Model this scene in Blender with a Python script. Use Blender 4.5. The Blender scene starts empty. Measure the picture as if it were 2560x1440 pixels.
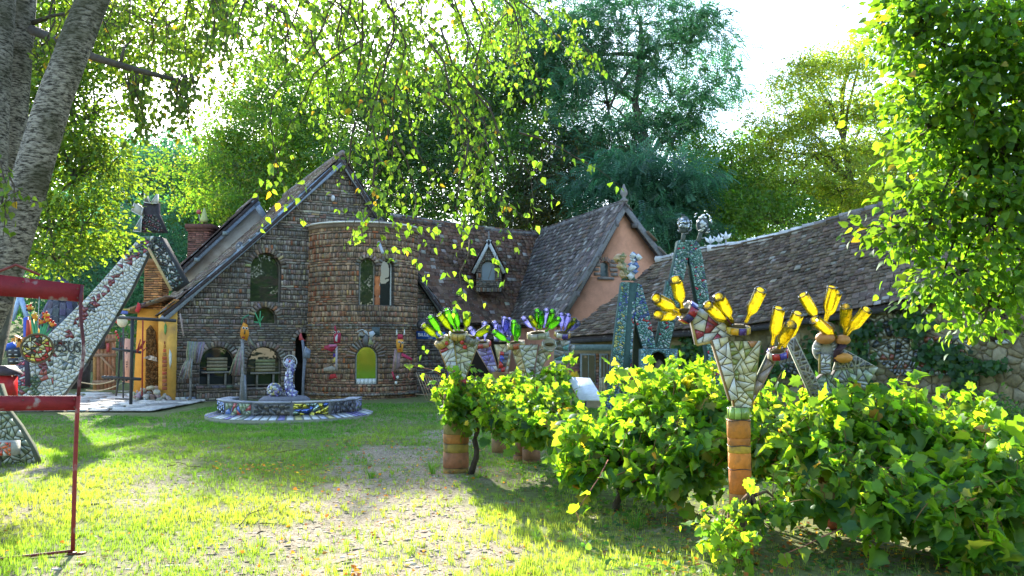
import bpy, math, random
import numpy as np
from mathutils import Vector, Matrix
R = math.radians
rng = np.random.default_rng(11)
random.seed(11)
sc = bpy.context.scene
col = sc.collection

# ------------------------------------------------------------------ camera, sky, sun, exposure
F, CX, CY, EYE = 2130.0, 1280.0, 720.0, 1.7
TH = math.atan(140.0 / F)
cam_data = bpy.data.cameras.new('camera')
cam_data.sensor_width = 36.0
cam_data.lens = 36.0 * F / 2560.0
cam_data.clip_start = 0.05
cam_data.clip_end = 2000.0
cam = bpy.data.objects.new('camera', cam_data)
col.objects.link(cam)
cam.location = (0, 0, EYE)
cam.rotation_euler = (math.pi / 2 + TH, 0, 0)
sc.camera = cam

SUN_AZ, SUN_EL = R(18.0), R(25.5)          # to the left of straight ahead, behind the houses
S = Vector((-math.sin(SUN_AZ) * math.cos(SUN_EL), math.cos(SUN_AZ) * math.cos(SUN_EL), math.sin(SUN_EL)))
world = bpy.data.worlds.new('World')
sc.world = world
world.use_nodes = True
wn = world.node_tree
wn.nodes.clear()
sky = wn.nodes.new('ShaderNodeTexSky')
sky.sky_type = 'NISHITA'
sky.sun_disc = False
sky.sun_elevation = SUN_EL
sky.sun_rotation = -SUN_AZ
sky.altitude = 100
sky.air_density = 1.0
sky.dust_density = 0.6
bg = wn.nodes.new('ShaderNodeBackground')
bg.inputs['Strength'].default_value = 0.15
wo = wn.nodes.new('ShaderNodeOutputWorld')
wn.links.new(sky.outputs[0], bg.inputs[0])
wn.links.new(bg.outputs[0], wo.inputs[0])
sun_data = bpy.data.lights.new('sun', 'SUN')
sun_data.energy = 4.0
sun_data.angle = R(0.55)
sun_data.color = (1.0, 0.94, 0.84)
sun = bpy.data.objects.new('sun', sun_data)
col.objects.link(sun)
sun.rotation_euler = S.to_track_quat('Z', 'Y').to_euler()
sc.view_settings.view_transform = 'Standard'
sc.view_settings.look = 'None'
sc.view_settings.gamma = 1.0
sc.view_settings.use_curve_mapping = False
sc.view_settings.exposure = 2.25
sc.cycles.use_denoising = True
sc.cycles.max_bounces = 7
sc.cycles.diffuse_bounces = 3
sc.cycles.glossy_bounces = 3
sc.cycles.transmission_bounces = 5
sc.cycles.transparent_max_bounces = 6
sc.cycles.caustics_reflective = False
sc.cycles.caustics_refractive = False

# ------------------------------------------------------------------ helpers
def ray(px, py):
    u, v = (px - CX) / F, (CY - py) / F
    return Vector((u, math.cos(TH) - v * math.sin(TH), math.sin(TH) + v * math.cos(TH)))
def P(px, py, Y):
    d = ray(px, py)
    return Vector((0, 0, EYE)) + d * (Y / d.y)
def G(px, py):
    d = ray(px, py)
    return Vector((0, 0, EYE)) + d * (-EYE / d.z)

WORLD = {}
def put(o, parent=None):
    col.objects.link(o)
    if parent is not None:
        o.parent = parent
        w = WORLD.get(parent.name)
        if w is not None:
            o.matrix_parent_inverse = w.inverted()
    return o
def tag(o, label, cat, group=None, kind=None):
    if label: o['label'] = label
    if cat: o['category'] = cat
    if group: o['group'] = group
    if kind: o['kind'] = kind
    return o
def thing(name, label, cat, loc, group=None):
    o = bpy.data.objects.new(name, None)
    o.empty_display_size = 0.1
    o.location = loc
    col.objects.link(o)
    WORLD[o.name] = Matrix.Translation(Vector(loc))
    return tag(o, label, cat, group)

def np_mesh(name, V, faces_flat, totals, colors=None, smooth=False):
    me = bpy.data.meshes.new(name)
    V = np.asarray(V, np.float32); faces_flat = np.asarray(faces_flat, np.int32); totals = np.asarray(totals, np.int32)
    me.vertices.add(len(V)); me.vertices.foreach_set('co', V.ravel())
    me.loops.add(len(faces_flat)); me.loops.foreach_set('vertex_index', faces_flat)
    starts = np.zeros(len(totals), np.int32); starts[1:] = np.cumsum(totals)[:-1]
    me.polygons.add(len(totals)); me.polygons.foreach_set('loop_start', starts)
    try: me.polygons.foreach_set('loop_total', totals)
    except Exception: pass
    if smooth: me.polygons.foreach_set('use_smooth', np.ones(len(totals), bool))
    me.update(calc_edges=True)
    at = me.color_attributes.new('Col', 'FLOAT_COLOR', 'CORNER')
    if colors is None: c = np.ones((len(faces_flat), 4), np.float32)
    else:
        c = np.ones((len(faces_flat), 4), np.float32); c[:, :3] = np.repeat(np.asarray(colors, np.float32), totals, axis=0)
    at.data.foreach_set('color', c.ravel())
    return me

class MB:
    def __init__(s): s.v, s.f, s.c = [], [], []
    def add(s, vs, fs, c=(1, 1, 1)):
        k = len(s.v)
        s.v += [tuple(x) for x in vs]
        for f in fs: s.f.append(tuple(i + k for i in f)); s.c.append(c)
        return s
    def box(s, c, size, rot=None, col=(1, 1, 1)):
        h = Vector(size) / 2; m = rot if rot is not None else Matrix.Identity(3)
        vs = [Vector(c) + m @ Vector((x * h.x, y * h.y, z * h.z)) for x in (-1, 1) for y in (-1, 1) for z in (-1, 1)]
        return s.add(vs, [(0, 1, 3, 2), (4, 6, 7, 5), (0, 4, 5, 1), (2, 3, 7, 6), (0, 2, 6, 4), (1, 5, 7, 3)], col)
    def prism(s, pts, vec, col=(1, 1, 1), top=1.0):
        pts = [Vector(p) for p in pts]; n = len(pts); vec = Vector(vec)
        cen = sum(pts, Vector()) / n
        up = [cen + (p - cen) * top + vec for p in pts]
        fs = [tuple(range(n))[::-1], tuple(range(n, 2 * n))] + [(i, (i + 1) % n, n + (i + 1) % n, n + i) for i in range(n)]
        return s.add(pts + up, fs, col)
    def tube(s, pts, rad, n=8, col=(1, 1, 1)):
        pts = [Vector(p) for p in pts]
        if not hasattr(rad, '__len__'): rad = [rad] * len(pts)
        vs = []; ref = Vector((0.13, 0.21, 1)).normalized()
        for i, p in enumerate(pts):
            t = (pts[min(i + 1, len(pts) - 1)] - pts[max(i - 1, 0)]).normalized()
            if abs(t.dot(ref)) > 0.95: a = t.cross(Vector((1, 0.1, 0))).normalized()
            else: a = t.cross(ref).normalized()
            b = t.cross(a)
            vs += [p + (a * math.cos(k * 2 * math.pi / n) + b * math.sin(k * 2 * math.pi / n)) * rad[i] for k in range(n)]
        fs = []
        for i in range(len(pts) - 1):
            for k in range(n):
                fs.append((i * n + k, i * n + (k + 1) % n, (i + 1) * n + (k + 1) % n, (i + 1) * n + k))
        fs.append(tuple(range(n))[::-1]); fs.append(tuple(range((len(pts) - 1) * n, len(pts) * n)))
        return s.add(vs, fs, col)
    def lathe(s, prof, n=16, M=None, col=(1, 1, 1), a0=0):
        M = M or Matrix.Identity(4); vs = []
        for r, z in prof:
            vs += [M @ Vector((r * math.cos(a0 + k * 2 * math.pi / n), r * math.sin(a0 + k * 2 * math.pi / n), z)) for k in range(n)]
        fs = []
        for i in range(len(prof) - 1):
            for k in range(n): fs.append((i * n + k, i * n + (k + 1) % n, (i + 1) * n + (k + 1) % n, (i + 1) * n + k))
        fs.append(tuple(range(n))[::-1]); fs.append(tuple(range((len(prof) - 1) * n, len(prof) * n)))
        return s.add(vs, fs, col)
    def ball(s, c, r, col=(1, 1, 1), n=10, m=6):
        r = r if hasattr(r, '__len__') else (r, r, r)
        M = Matrix.Translation(Vector(c)) @ Matrix.Diagonal((r[0], r[1], r[2], 1))
        return s.lathe([(max(.02, math.sin(math.pi * i / m)), -math.cos(math.pi * i / m)) for i in range(m + 1)], n, M, col)
    def mesh(s, name, smooth=False):
        return np_mesh(name, s.v, [i for f in s.f for i in f], [len(f) for f in s.f], s.c, smooth)
    def build(s, name, mat, parent=None, smooth=False, kind=None):
        me = s.mesh(name, smooth); me.materials.append(mat)
        o = put(bpy.data.objects.new(name, me), parent)
        if kind: o['kind'] = kind
        return o

# ------------------------------------------------------------------ materials
def nodes(name):
    m = bpy.data.materials.new(name); m.use_nodes = True
    nt = m.node_tree; nt.nodes.clear()
    return m, nt, (lambda t, **k: _n(nt, t, **k)), nt.links.new
def _n(nt, t, **k):
    n = nt.nodes.new('ShaderNode' + t)
    for a, b in k.items(): setattr(n, a, b)
    return n
def tint(nt, N, L, var=0.25, scale=6.0, detail=4.0):
    a = N('Attribute'); a.attribute_name = 'Col'
    o = N('ObjectInfo')
    m1 = N('MixRGB', blend_type='MULTIPLY'); m1.inputs[0].default_value = 1
    L(a.outputs['Color'], m1.inputs[1]); L(o.outputs['Color'], m1.inputs[2])
    g = N('NewGeometry')
    nz = N('TexNoise'); nz.inputs['Scale'].default_value = scale; nz.inputs['Detail'].default_value = detail
    nz.inputs['Roughness'].default_value = 0.65
    L(g.outputs['Position'], nz.inputs['Vector'])
    mr = N('MapRange'); mr.inputs[1].default_value = 0.25; mr.inputs[2].default_value = 0.75
    mr.inputs[3].default_value = 1 - var; mr.inputs[4].default_value = 1 + var
    L(nz.outputs['Fac'], mr.inputs[0])
    m2 = N('MixRGB', blend_type='MULTIPLY'); m2.inputs[0].default_value = 1
    L(m1.outputs[0], m2.inputs[1]); L(mr.outputs[0], m2.inputs[2])
    return m2.outputs[0], g, nz
def piece_mat(name, rough=0.85, var=0.25, scale=6.0, bump=0.3, bscale=40.0, metallic=0.0, spec=0.4, stain=None, coat=0.0):
    m, nt, N, L = nodes(name)
    c, g, nz = tint(nt, N, L, var, scale)
    if stain:
        n3 = N('TexNoise'); n3.inputs['Scale'].default_value = stain[1]; n3.inputs['Detail'].default_value = 6
        L(g.outputs['Position'], n3.inputs['Vector'])
        cr = N('ValToRGB'); cr.color_ramp.elements[0].position = stain[2]; cr.color_ramp.elements[1].position = stain[3]
        if len(stain) > 4: cr.color_ramp.elements[1].color = (stain[4],) * 3 + (1,)
        L(n3.outputs['Fac'], cr.inputs[0])
        mx = N('MixRGB'); L(cr.outputs[0], mx.inputs[0]); L(c, mx.inputs[1]); mx.inputs[2].default_value = (*stain[0], 1)
        c = mx.outputs[0]
    b = N('BsdfPrincipled'); L(c, b.inputs['Base Color'])
    b.inputs['Roughness'].default_value = rough; b.inputs['Metallic'].default_value = metallic
    b.inputs['Specular IOR Level'].default_value = spec
    if coat: b.inputs['Coat Weight'].default_value = coat; b.inputs['Coat Roughness'].default_value = 0.08
    if bump:
        n2 = N('TexNoise'); n2.inputs['Scale'].default_value = bscale; n2.inputs['Detail'].default_value = 5
        L(g.outputs['Position'], n2.inputs['Vector'])
        bp = N('Bump'); bp.inputs['Strength'].default_value = bump; bp.inputs['Distance'].default_value = 0.02
        L(n2.outputs['Fac'], bp.inputs['Height']); L(bp.outputs[0], b.inputs['Normal'])
    o = N('OutputMaterial'); L(b.outputs[0], o.inputs[0])
    return m
def leaf_mat(name, trans=0.5, tcol=(2.2, 1.9, 0.6), gloss=0.08, veins=0.0):
    m, nt, N, L = nodes(name)
    c, g, nz = tint(nt, N, L, 0.2, 9.0, 2.0)
    d = N('BsdfDiffuse'); L(c, d.inputs['Color'])
    t = N('BsdfTranslucent')
    mt = N('MixRGB', blend_type='MULTIPLY'); mt.inputs[0].default_value = 1
    L(c, mt.inputs[1]); mt.inputs[2].default_value = (*tcol, 1); L(mt.outputs[0], t.inputs['Color'])
    mx = N('MixShader'); mx.inputs[0].default_value = trans; L(d.outputs[0], mx.inputs[1]); L(t.outputs[0], mx.inputs[2])
    gl = N('BsdfGlossy'); gl.inputs['Roughness'].default_value = 0.5; gl.inputs['Color'].default_value = (0.9, 0.95, 1, 1)
    m2 = N('MixShader'); m2.inputs[0].default_value = gloss; L(mx.outputs[0], m2.inputs[1]); L(gl.outputs[0], m2.inputs[2])
    o = N('OutputMaterial'); L(m2.outputs[0], o.inputs[0])
    return m
def bottle_mat(name, c, tc):
    m, nt, N, L = nodes(name)
    g = N('NewGeometry'); nz = N('TexNoise'); nz.inputs['Scale'].default_value = 45; nz.inputs['Detail'].default_value = 6
    L(g.outputs['Position'], nz.inputs['Vector'])
    mr = N('MapRange'); mr.inputs[1].default_value = .3; mr.inputs[2].default_value = .7; mr.inputs[3].default_value = .35; mr.inputs[4].default_value = 1.15
    L(nz.outputs['Fac'], mr.inputs[0])
    mm = N('MixRGB', blend_type='MULTIPLY'); mm.inputs[0].default_value = 1; mm.inputs[1].default_value = (*tc, 1); L(mr.outputs[0], mm.inputs[2])
    t = N('BsdfTranslucent'); L(mm.outputs[0], t.inputs['Color'])
    tr = N('BsdfTransparent'); lw = N('LayerWeight'); lw.inputs[0].default_value = .35
    ce = N('MixRGB'); L(lw.outputs['Facing'], ce.inputs[0]); ce.inputs[1].default_value = (*c, 1); ce.inputs[2].default_value = (*[q * q * .35 for q in c], 1); L(ce.outputs[0], tr.inputs['Color'])
    mx = N('MixShader'); mx.inputs[0].default_value = 0.42; L(tr.outputs[0], mx.inputs[1]); L(t.outputs[0], mx.inputs[2])
    gl = N('BsdfGlossy'); gl.inputs['Roughness'].default_value = 0.06
    fr = N('Fresnel'); fr.inputs['IOR'].default_value = 1.5
    m2 = N('MixShader'); L(fr.outputs[0], m2.inputs[0]); L(mx.outputs[0], m2.inputs[1]); L(gl.outputs[0], m2.inputs[2])
    o = N('OutputMaterial'); L(m2.outputs[0], o.inputs[0])
    return m
STONE = piece_mat('stone_and_brick', 0.92, 0.35, 9.0, 0.7, 55.0, spec=0.25, stain=((0.055, 0.05, 0.045), 0.9, 0.48, 0.72, 0.6))
MORTAR = piece_mat('mortar', 0.95, 0.3, 5.0, 0.6, 60.0, spec=0.2)
TILE = piece_mat('roof_tile', 0.8, 0.3, 3.0, 0.5, 60.0, spec=0.18, stain=((0.30, 0.28, 0.25), 14.0, 0.62, 0.74))
CERAMIC = piece_mat('glazed_ceramic', 0.22, 0.1, 12.0, 0.05, 30.0, spec=0.5, coat=0.4)
MIRROR = piece_mat('mirror_shard', 0.06, 0.05, 4.0, 0.0, metallic=1.0)
GROUT = piece_mat('grout', 0.95, 0.25, 14.0, 0.4, 80.0, spec=0.2)
WOOD = piece_mat('weathered_wood', 0.85, 0.35, 14.0, 0.4, 70.0, spec=0.25)
PAINT = piece_mat('old_paint', 0.55, 0.2, 10.0, 0.15, 50.0, spec=0.4)
PLASTER = piece_mat('lime_plaster', 0.95, 0.22, 2.2, 0.35, 30.0, spec=0.15, stain=((0.22, 0.13, 0.08), 1.7, 0.58, 0.85))
RUST = piece_mat('rusty_red_steel', 0.6, 0.3, 7.0, 0.25, 60.0, spec=0.4, stain=((0.32, 0.25, 0.24), 7.0, 0.58, 0.66))
IRON = piece_mat('black_iron', 0.5, 0.3, 10.0, 0.2, 60.0, spec=0.5)
BARK = piece_mat('bark', 0.95, 0.45, 6.0, 0.9, 25.0, spec=0.15)
LEAF = leaf_mat('leaf', 0.55, (2.5, 2.6, 0.6), 0.02)
LEAFB = leaf_mat('blue_green_leaf', 0.5, (1.3, 1.9, 1.25), 0.03)
LEAFN = leaf_mat('near_leaf', 0.6, (2.4, 2.3, 0.6), 0.02)
VINEM = leaf_mat('vine_leaf', 0.62, (2.8, 2.5, 0.5), 0.02)
GRASSM = leaf_mat('grass_blade', 0.5, (2.3, 2.2, 0.65), 0.02)
def glass_pane(name, c, rough=0.015, metallic=0.0, ior=1.6):
    m, nt, N, L = nodes(name)
    b = N('BsdfPrincipled'); b.inputs['Base Color'].default_value = (*c, 1); b.inputs['Roughness'].default_value = rough
    b.inputs['Metallic'].default_value = metallic; b.inputs['IOR'].default_value = ior
    g = N('NewGeometry'); nz = N('TexNoise'); nz.inputs['Scale'].default_value = 2.5; L(g.outputs['Position'], nz.inputs['Vector'])
    bp = N('Bump'); bp.inputs['Strength'].default_value = 0.05; bp.inputs['Distance'].default_value = 0.05
    L(nz.outputs['Fac'], bp.inputs['Height']); L(bp.outputs[0], b.inputs['Normal'])
    o = N('OutputMaterial'); L(b.outputs[0], o.inputs[0]); return m
PANE = glass_pane('window_glass', (0.02, 0.025, 0.02))
PANEG = glass_pane('reflected_green_glass', (0.62, 0.88, 0.22), 0.10, 1.0)  # green of the reflected trees put into the mirror pane's tint
BOT = {'yellow': bottle_mat('yellow_bottle_glass', (1.0, 0.90, 0.25), (1.0, 0.84, 0.06)),
       'green': bottle_mat('green_bottle_glass', (0.50, 0.85, 0.20), (0.24, 0.72, 0.06)),
       'olive': bottle_mat('olive_bottle_glass', (0.6, 0.7, 0.12), (0.5, 0.62, 0.04)),
       'blue': bottle_mat('blue_bottle_glass', (0.72, 0.75, 1.0), (0.46, 0.48, 1.0))}

# ------------------------------------------------------------------ repeated pieces
UNITBOX = (np.array([(x, y, z) for x in (-.5, .5) for y in (0., 1.) for z in (0., 1.)]),
           [(0, 1, 3, 2), (4, 6, 7, 5), (0, 4, 5, 1), (2, 3, 7, 6), (0, 2, 6, 4), (1, 5, 7, 3)])
def pieces(parent, name, mass, protos, M, idx, colr, mat, n=300, smooth=False):
    """the n that show largest become objects of their own (shared meshes), the rest one joined part"""
    M = np.asarray(M, float); m = len(M)
    if m == 0: return
    idx = np.zeros(m, int) if idx is None else np.asarray(idx)
    colr = np.ones((m, 3)) if colr is None else np.asarray(colr, float)
    pos = M[:, :3, 3] + 0.3 * M[:, :3, 1]
    d = np.maximum(pos[:, 1], 0.3)
    px = CX + F * pos[:, 0] / d; py = 860 - F * (pos[:, 2] - EYE) / d
    size = np.linalg.norm(M[:, :3, 0], axis=1) * np.linalg.norm(M[:, :3, 1], axis=1) / d ** 2
    score = np.where((px > 0) & (px < 2560) & (py > 0) & (py < 1440), size, size * 1e-4)
    order = np.argsort(-score); pick, rest = order[:n], order[n:]
    mes = []
    for k, (V, Fc) in enumerate(protos):
        me = np_mesh(name, V, [i for f in Fc for i in f], [len(f) for f in Fc], None, smooth); me.materials.append(mat); mes.append(me)
    for i in pick:
        o = bpy.data.objects.new(name, mes[idx[i]]); o.matrix_basis = Matrix(M[i].tolist()); o.color = (*colr[i], 1); put(o, parent)
    if len(rest):
        Vs, Fs, Ts, Cs, off = [], [], [], [], 0
        for k, (V, Fc) in enumerate(protos):
            r = rest[idx[rest] == k]
            if not len(r): continue
            W = np.einsum('mij,vj->mvi', M[r, :3, :3], V) + M[r, None, :3, 3]
            flat = np.array([i for f in Fc for i in f]); tot = np.array([len(f) for f in Fc])
            Fs.append((flat[None] + (np.arange(len(r)) * len(V))[:, None] + off).ravel()); Ts.append(np.tile(tot, len(r)))
            Cs.append(np.repeat(colr[r], len(tot), axis=0)); Vs.append(W.reshape(-1, 3)); off += len(r) * len(V)
        me = np_mesh(mass, np.concatenate(Vs), np.concatenate(Fs), np.concatenate(Ts), np.concatenate(Cs), smooth)
        me.materials.append(mat); o = put(bpy.data.objects.new(mass, me), parent); o['kind'] = 'stuff'
def basis(x, y, z, p):
    m = np.eye(4); m[:3, 0] = x; m[:3, 1] = y; m[:3, 2] = z; m[:3, 3] = p; return m
def jitcol(c, n, v=0.2, h=0.08):
    c = np.asarray(c, float); g = rng.normal(1, v, (n, 1)) * rng.normal(1, h, (n, 3)); return np.clip(c * g, 0.005, 0.95)
def pickcol(pal, w, n, v=0.18, h=0.06):
    pal = np.asarray(pal, float); w = np.asarray(w, float); k = rng.choice(len(pal), n, p=w / w.sum())
    return np.clip(pal[k] * rng.normal(1, v, (n, 1)) * rng.normal(1, h, (n, 3)), 0.005, 0.95)

# ------------------------------------------------------------------ mosaics
def clip(poly, a, b, c):
    out = []
    for i in range(len(poly)):
        p, q = poly[i], poly[(i + 1) % len(poly)]
        dp, dq = a * p[0] + b * p[1] - c, a * q[0] + b * q[1] - c
        if dp <= 0: out.append(p)
        if dp * dq < 0:
            t = dp / (dp - dq); out.append((p[0] + t * (q[0] - p[0]), p[1] + t * (q[1] - p[1])))
    return out
def inside(poly, x, y):
    r = False
    for i in range(len(poly)):
        (x1, y1), (x2, y2) = poly[i], poly[i - 1]
        if (y1 > y) != (y2 > y) and x < (x2 - x1) * (y - y1) / (y2 - y1) + x1: r = not r
    return r
def cells(poly, n, gap, relax=0.42, rs=None):
    rs = rs or random
    xs = [p[0] for p in poly]; ys = [p[1] for p in poly]
    area = abs(sum(poly[i - 1][0] * poly[i][1] - poly[i][0] * poly[i - 1][1] for i in range(len(poly)))) / 2
    dmin = relax * math.sqrt(area / max(n, 1)); pts = []; tries = 0
    while len(pts) < n and tries < n * 60:
        tries += 1; x, y = rs.uniform(min(xs), max(xs)), rs.uniform(min(ys), max(ys))
        if inside(poly, x, y) and all((x - a) ** 2 + (y - b) ** 2 > dmin * dmin for a, b in pts): pts.append((x, y))
    A = np.array(pts); res = []
    for i, (x, y) in enumerate(pts):
        d = ((A - A[i]) ** 2).sum(1); near = np.argsort(d)[1:15]; c = list(poly)
        for j in near:
            qx, qy = A[j]; a, b = qx - x, qy - y; l = math.hypot(a, b)
            c = clip(c, a / l, b / l, ((qx * qx + qy * qy - x * x - y * y) / 2) / l - gap / 2)
            if len(c) < 3: break
        if len(c) >= 3: res.append(c)
    return res
def area2(c): return abs(sum(c[i - 1][0] * c[i][1] - c[i][0] * c[i - 1][1] for i in range(len(c)))) / 2
def shatter(poly, n, gap):
    """broken china: split the outline again and again along random straight cracks"""
    ps = [(area2(poly), list(poly))]
    for _ in range(n * 3):
        if len(ps) >= n: break
        ps.sort(key=lambda q: -q[0] * 1.0); k = min(len(ps) - 1, int(abs(random.gauss(0, .12)) * len(ps))); a, c = ps[k]
        mx, my = sum(p[0] for p in c) / len(c), sum(p[1] for p in c) / len(c)
        far = max(c, key=lambda p: (p[0] - mx) ** 2 + (p[1] - my) ** 2); ang = math.atan2(far[1] - my, far[0] - mx) + random.gauss(0, .45)
        nx, ny = math.cos(ang), math.sin(ang); f = random.gauss(0, .10) * math.sqrt(a); cc = nx * mx + ny * my + f
        A, B = clip(c, nx, ny, cc), clip(c, -nx, -ny, -cc)
        if len(A) > 2 and len(B) > 2 and min(area2(A), area2(B)) > .18 * a: ps[k] = (area2(A), A); ps.append((area2(B), B))
    out = []
    for a, c in ps:
        s = sum(c[i - 1][0] * c[i][1] - c[i][0] * c[i - 1][1] for i in range(len(c))); sg = 1 if s > 0 else -1; q = list(c)
        for i in range(len(c)):
            (x1, y1), (x2, y2) = c[i - 1], c[i]; l = math.hypot(x2 - x1, y2 - y1)
            if l < 1e-5: continue
            nx, ny = sg * (y2 - y1) / l, -sg * (x2 - x1) / l; q = clip(q, nx, ny, nx * x1 + ny * y1 - gap / 2)
            if len(q) < 3: break
        if len(q) >= 3 and area2(q) > 1e-6: out.append(q)
    return out
def plane_of(p0, p1, p2):
    u = (p1 - p0).normalized(); n = u.cross(p2 - p0).normalized()
    if n.y > 0: n = -n
    return u, n.cross(u), n
def mosaic(parent, poly3, n, palette, weights=None, gap=0.007, thick=0.01, mat=None, single=True, name='mosaic_piece', colfn=None, lift=0.0, mass='mosaic_pieces', var=0.08):
    """poly3: convex planar outline in world space, facing the camera; shards lie on it"""
    o = poly3[0]; u, v, nn = plane_of(poly3[0], poly3[1], poly3[2])
    poly = [((p - o).dot(u), (p - o).dot(v)) for p in poly3]
    mat = mat or CERAMIC; mb = MB()
    for c in shatter(poly, int(n * 1.15), gap):
        cx, cy = sum(p[0] for p in c) / len(c), sum(p[1] for p in c) / len(c)
        w = o + u * cx + v * cy
        k = colfn(w) if colfn else None
        if k is None: k = random.choices(palette, weights)[0]
        g = random.gauss(1, var); k = tuple(max(.004, min(.95, q * g)) for q in k)
        pts = [o + u * p[0] + v * p[1] + nn * lift for p in c]
        if single: MB().prism(pts, nn * thick * random.uniform(.7, 1.4), k, 0.985).build(name, mat, parent)
        else: mb.prism(pts, nn * thick * random.uniform(.7, 1.4), k, 0.96)
    if not single and mb.v: mb.build(mass, mat, parent, kind='stuff')
def pxpoly(pts, Y): return [P(x, y, Y if not hasattr(Y, '__len__') else Y[i]) for i, (x, y) in enumerate(pts)]
def panel(parent, pts, Y, thick, n=0, palette=None, weights=None, core=(0.12, 0.11, 0.10), name='panel', coremat=None, single=True, gap=0.006, mat=None, colfn=None, back=None):
    q = pxpoly(pts, Y); u, v, nn = plane_of(q[0], q[1], q[2])
    b = MB().prism([p - nn * thick for p in q], nn * thick, core).build(name, coremat or GROUT, parent)
    if n: mosaic(parent, q, n, palette, weights, gap, 0.008, mat, single, colfn=colfn)
    return b
def text_mesh(body, extrude):
    cu = bpy.data.curves.new('lettering', 'FONT'); cu.body = body; cu.size = 1.0; cu.extrude = extrude; cu.align_x = 'CENTER'; cu.align_y = 'CENTER'
    o = bpy.data.objects.new('lettering', cu); col.objects.link(o)
    me = bpy.data.meshes.new_from_object(o.evaluated_get(bpy.context.evaluated_depsgraph_get()))
    bpy.data.objects.remove(o); return me
TEXTS = {b: text_mesh(b, e) for b, e in (('JESUS', .025), ('BILLETTERIE', .025))}
def text(body, size, origin, u, v, mat, parent, name='lettering'):
    me = TEXTS[body]; me.materials.clear(); me.materials.append(mat); o = bpy.data.objects.new(name, me); n = u.cross(v) * size; u = u * size; v = v * size
    o.matrix_basis = Matrix(((u.x, v.x, n.x, origin.x), (u.y, v.y, n.y, origin.y), (u.z, v.z, n.z, origin.z), (0, 0, 0, 1)))
    return put(o, parent)
def flat_mat(name, c, rough=0.5):
    m, nt, N, L = nodes(name); b = N('BsdfPrincipled'); b.inputs['Base Color'].default_value = (*c, 1); b.inputs['Roughness'].default_value = rough
    g = N('NewGeometry'); nz = N('TexNoise'); nz.inputs['Scale'].default_value = 30; L(g.outputs['Position'], nz.inputs['Vector'])
    mr = N('MapRange'); mr.inputs[3].default_value = rough - .1; mr.inputs[4].default_value = rough + .15; L(nz.outputs['Fac'], mr.inputs[0]); L(mr.outputs[0], b.inputs['Roughness'])
    o = N('OutputMaterial'); L(b.outputs[0], o.inputs[0]); return m
# ================================================================== ground
def vnoise(x, y, f, seed=0):
    """smooth value noise on arrays"""
    x = np.asarray(x, float) * f; y = np.asarray(y, float) * f
    xi, yi = np.floor(x), np.floor(y); fx, fy = x - xi, y - yi
    fx = fx * fx * (3 - 2 * fx); fy = fy * fy * (3 - 2 * fy)
    def h(a, b):
        s = np.sin(a * 127.1 + b * 311.7 + seed * 74.7) * 43758.5453; return s - np.floor(s)
    return (h(xi, yi) * (1 - fx) + h(xi + 1, yi) * fx) * (1 - fy) + (h(xi, yi + 1) * (1 - fx) + h(xi + 1, yi + 1) * fx) * fy
def gz(x, y):
    x = np.asarray(x, float); y = np.asarray(y, float)
    z = 0.10 * (vnoise(x, y, 0.35, 1) - .5) + 0.05 * (vnoise(x, y, 1.1, 2) - .5) + 0.02 * (vnoise(x, y, 4, 3) - .5)
    z = z * np.clip((26 - y) / 8, 0.15, 1)
    z = z + np.clip(y - 44, 0, 60) * 0.16 + np.clip(-x - 9, 0, 30) * np.clip((y - 24) / 20, 0, 1) * 0.05
    # worn ruts in the path
    z = z - 0.05 * np.exp(-((x + 1.6 - (y - 7) * 0.04) / 0.28) ** 2) * np.clip((11 - y) / 3, 0, 1)
    return z
def path_mask(x, y):
    """1 = bare stony earth, 0 = turf"""
    x = np.asarray(x, float); y = np.asarray(y, float)
    c = -1.45 + 0.10 * np.sin(y * .8) + np.clip(y - 12, 0, 8) * 0.06
    w = np.interp(y, [4, 6.5, 9, 11, 14, 17, 19], [1.5, 1.45, 1.2, 1.0, 0.9, 0.5, 0.1])
    m = np.clip(1.35 - np.abs(x - c) / np.maximum(w, .05), 0, 1)
    n = vnoise(x, y, 1.3, 5) * .55 + vnoise(x, y, 3.7, 6) * .3 + vnoise(x, y, 9, 7) * .15
    a = np.clip((m * 0.72 + n * 1.9 - 1.22) * 2.4, 0, 1)
    p2 = vnoise(x, y, .75, 31) * .6 + vnoise(x, y, 2.6, 32) * .4          # bare patches in the sunny turf
    return np.maximum(a * .9, np.clip((p2 - .58) * 5, 0, .7) * np.clip((13.5 - y) / 3, 0, 1) * np.clip((1.2 - x) / 1.5, 0, 1))
def axis(a, b, c, d, fine, coarse):
    l = np.arange(a, b, coarse); m = np.arange(b, c, fine); r = np.arange(c, d + coarse, coarse); return np.concatenate([l, m, r])
gx = axis(-90, -12, 10, 90, 0.2, 3.0); gy = axis(-40, 4, 26, 150, 0.2, 3.0)
XX, YY = np.meshgrid(gx, gy); nx_, ny_ = len(gx), len(gy)
V = np.stack([XX.ravel(), YY.ravel(), gz(XX, YY).ravel()], 1)
ii = (np.arange(ny_ - 1)[:, None] * nx_ + np.arange(nx_ - 1)[None]).ravel()
Fq = np.stack([ii, ii + 1, ii + nx_ + 1, ii + nx_], 1)
me = np_mesh('ground', V, Fq.ravel(), np.full(len(Fq), 4), None, True)
am = me.attributes.new('bare', 'FLOAT', 'POINT'); am.data.foreach_set('value', path_mask(XX, YY).ravel().astype(np.float32))
m, nt, N, L = nodes('earth_and_turf')
g = N('NewGeometry'); at = N('Attribute'); at.attribute_name = 'bare'
n1 = N('TexNoise'); n1.inputs['Scale'].default_value = 9; n1.inputs['Detail'].default_value = 8; n1.inputs['Roughness'].default_value = .7
vo = N('TexVoronoi'); vo.inputs['Scale'].default_value = 62; vo.feature = 'F1'
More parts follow.
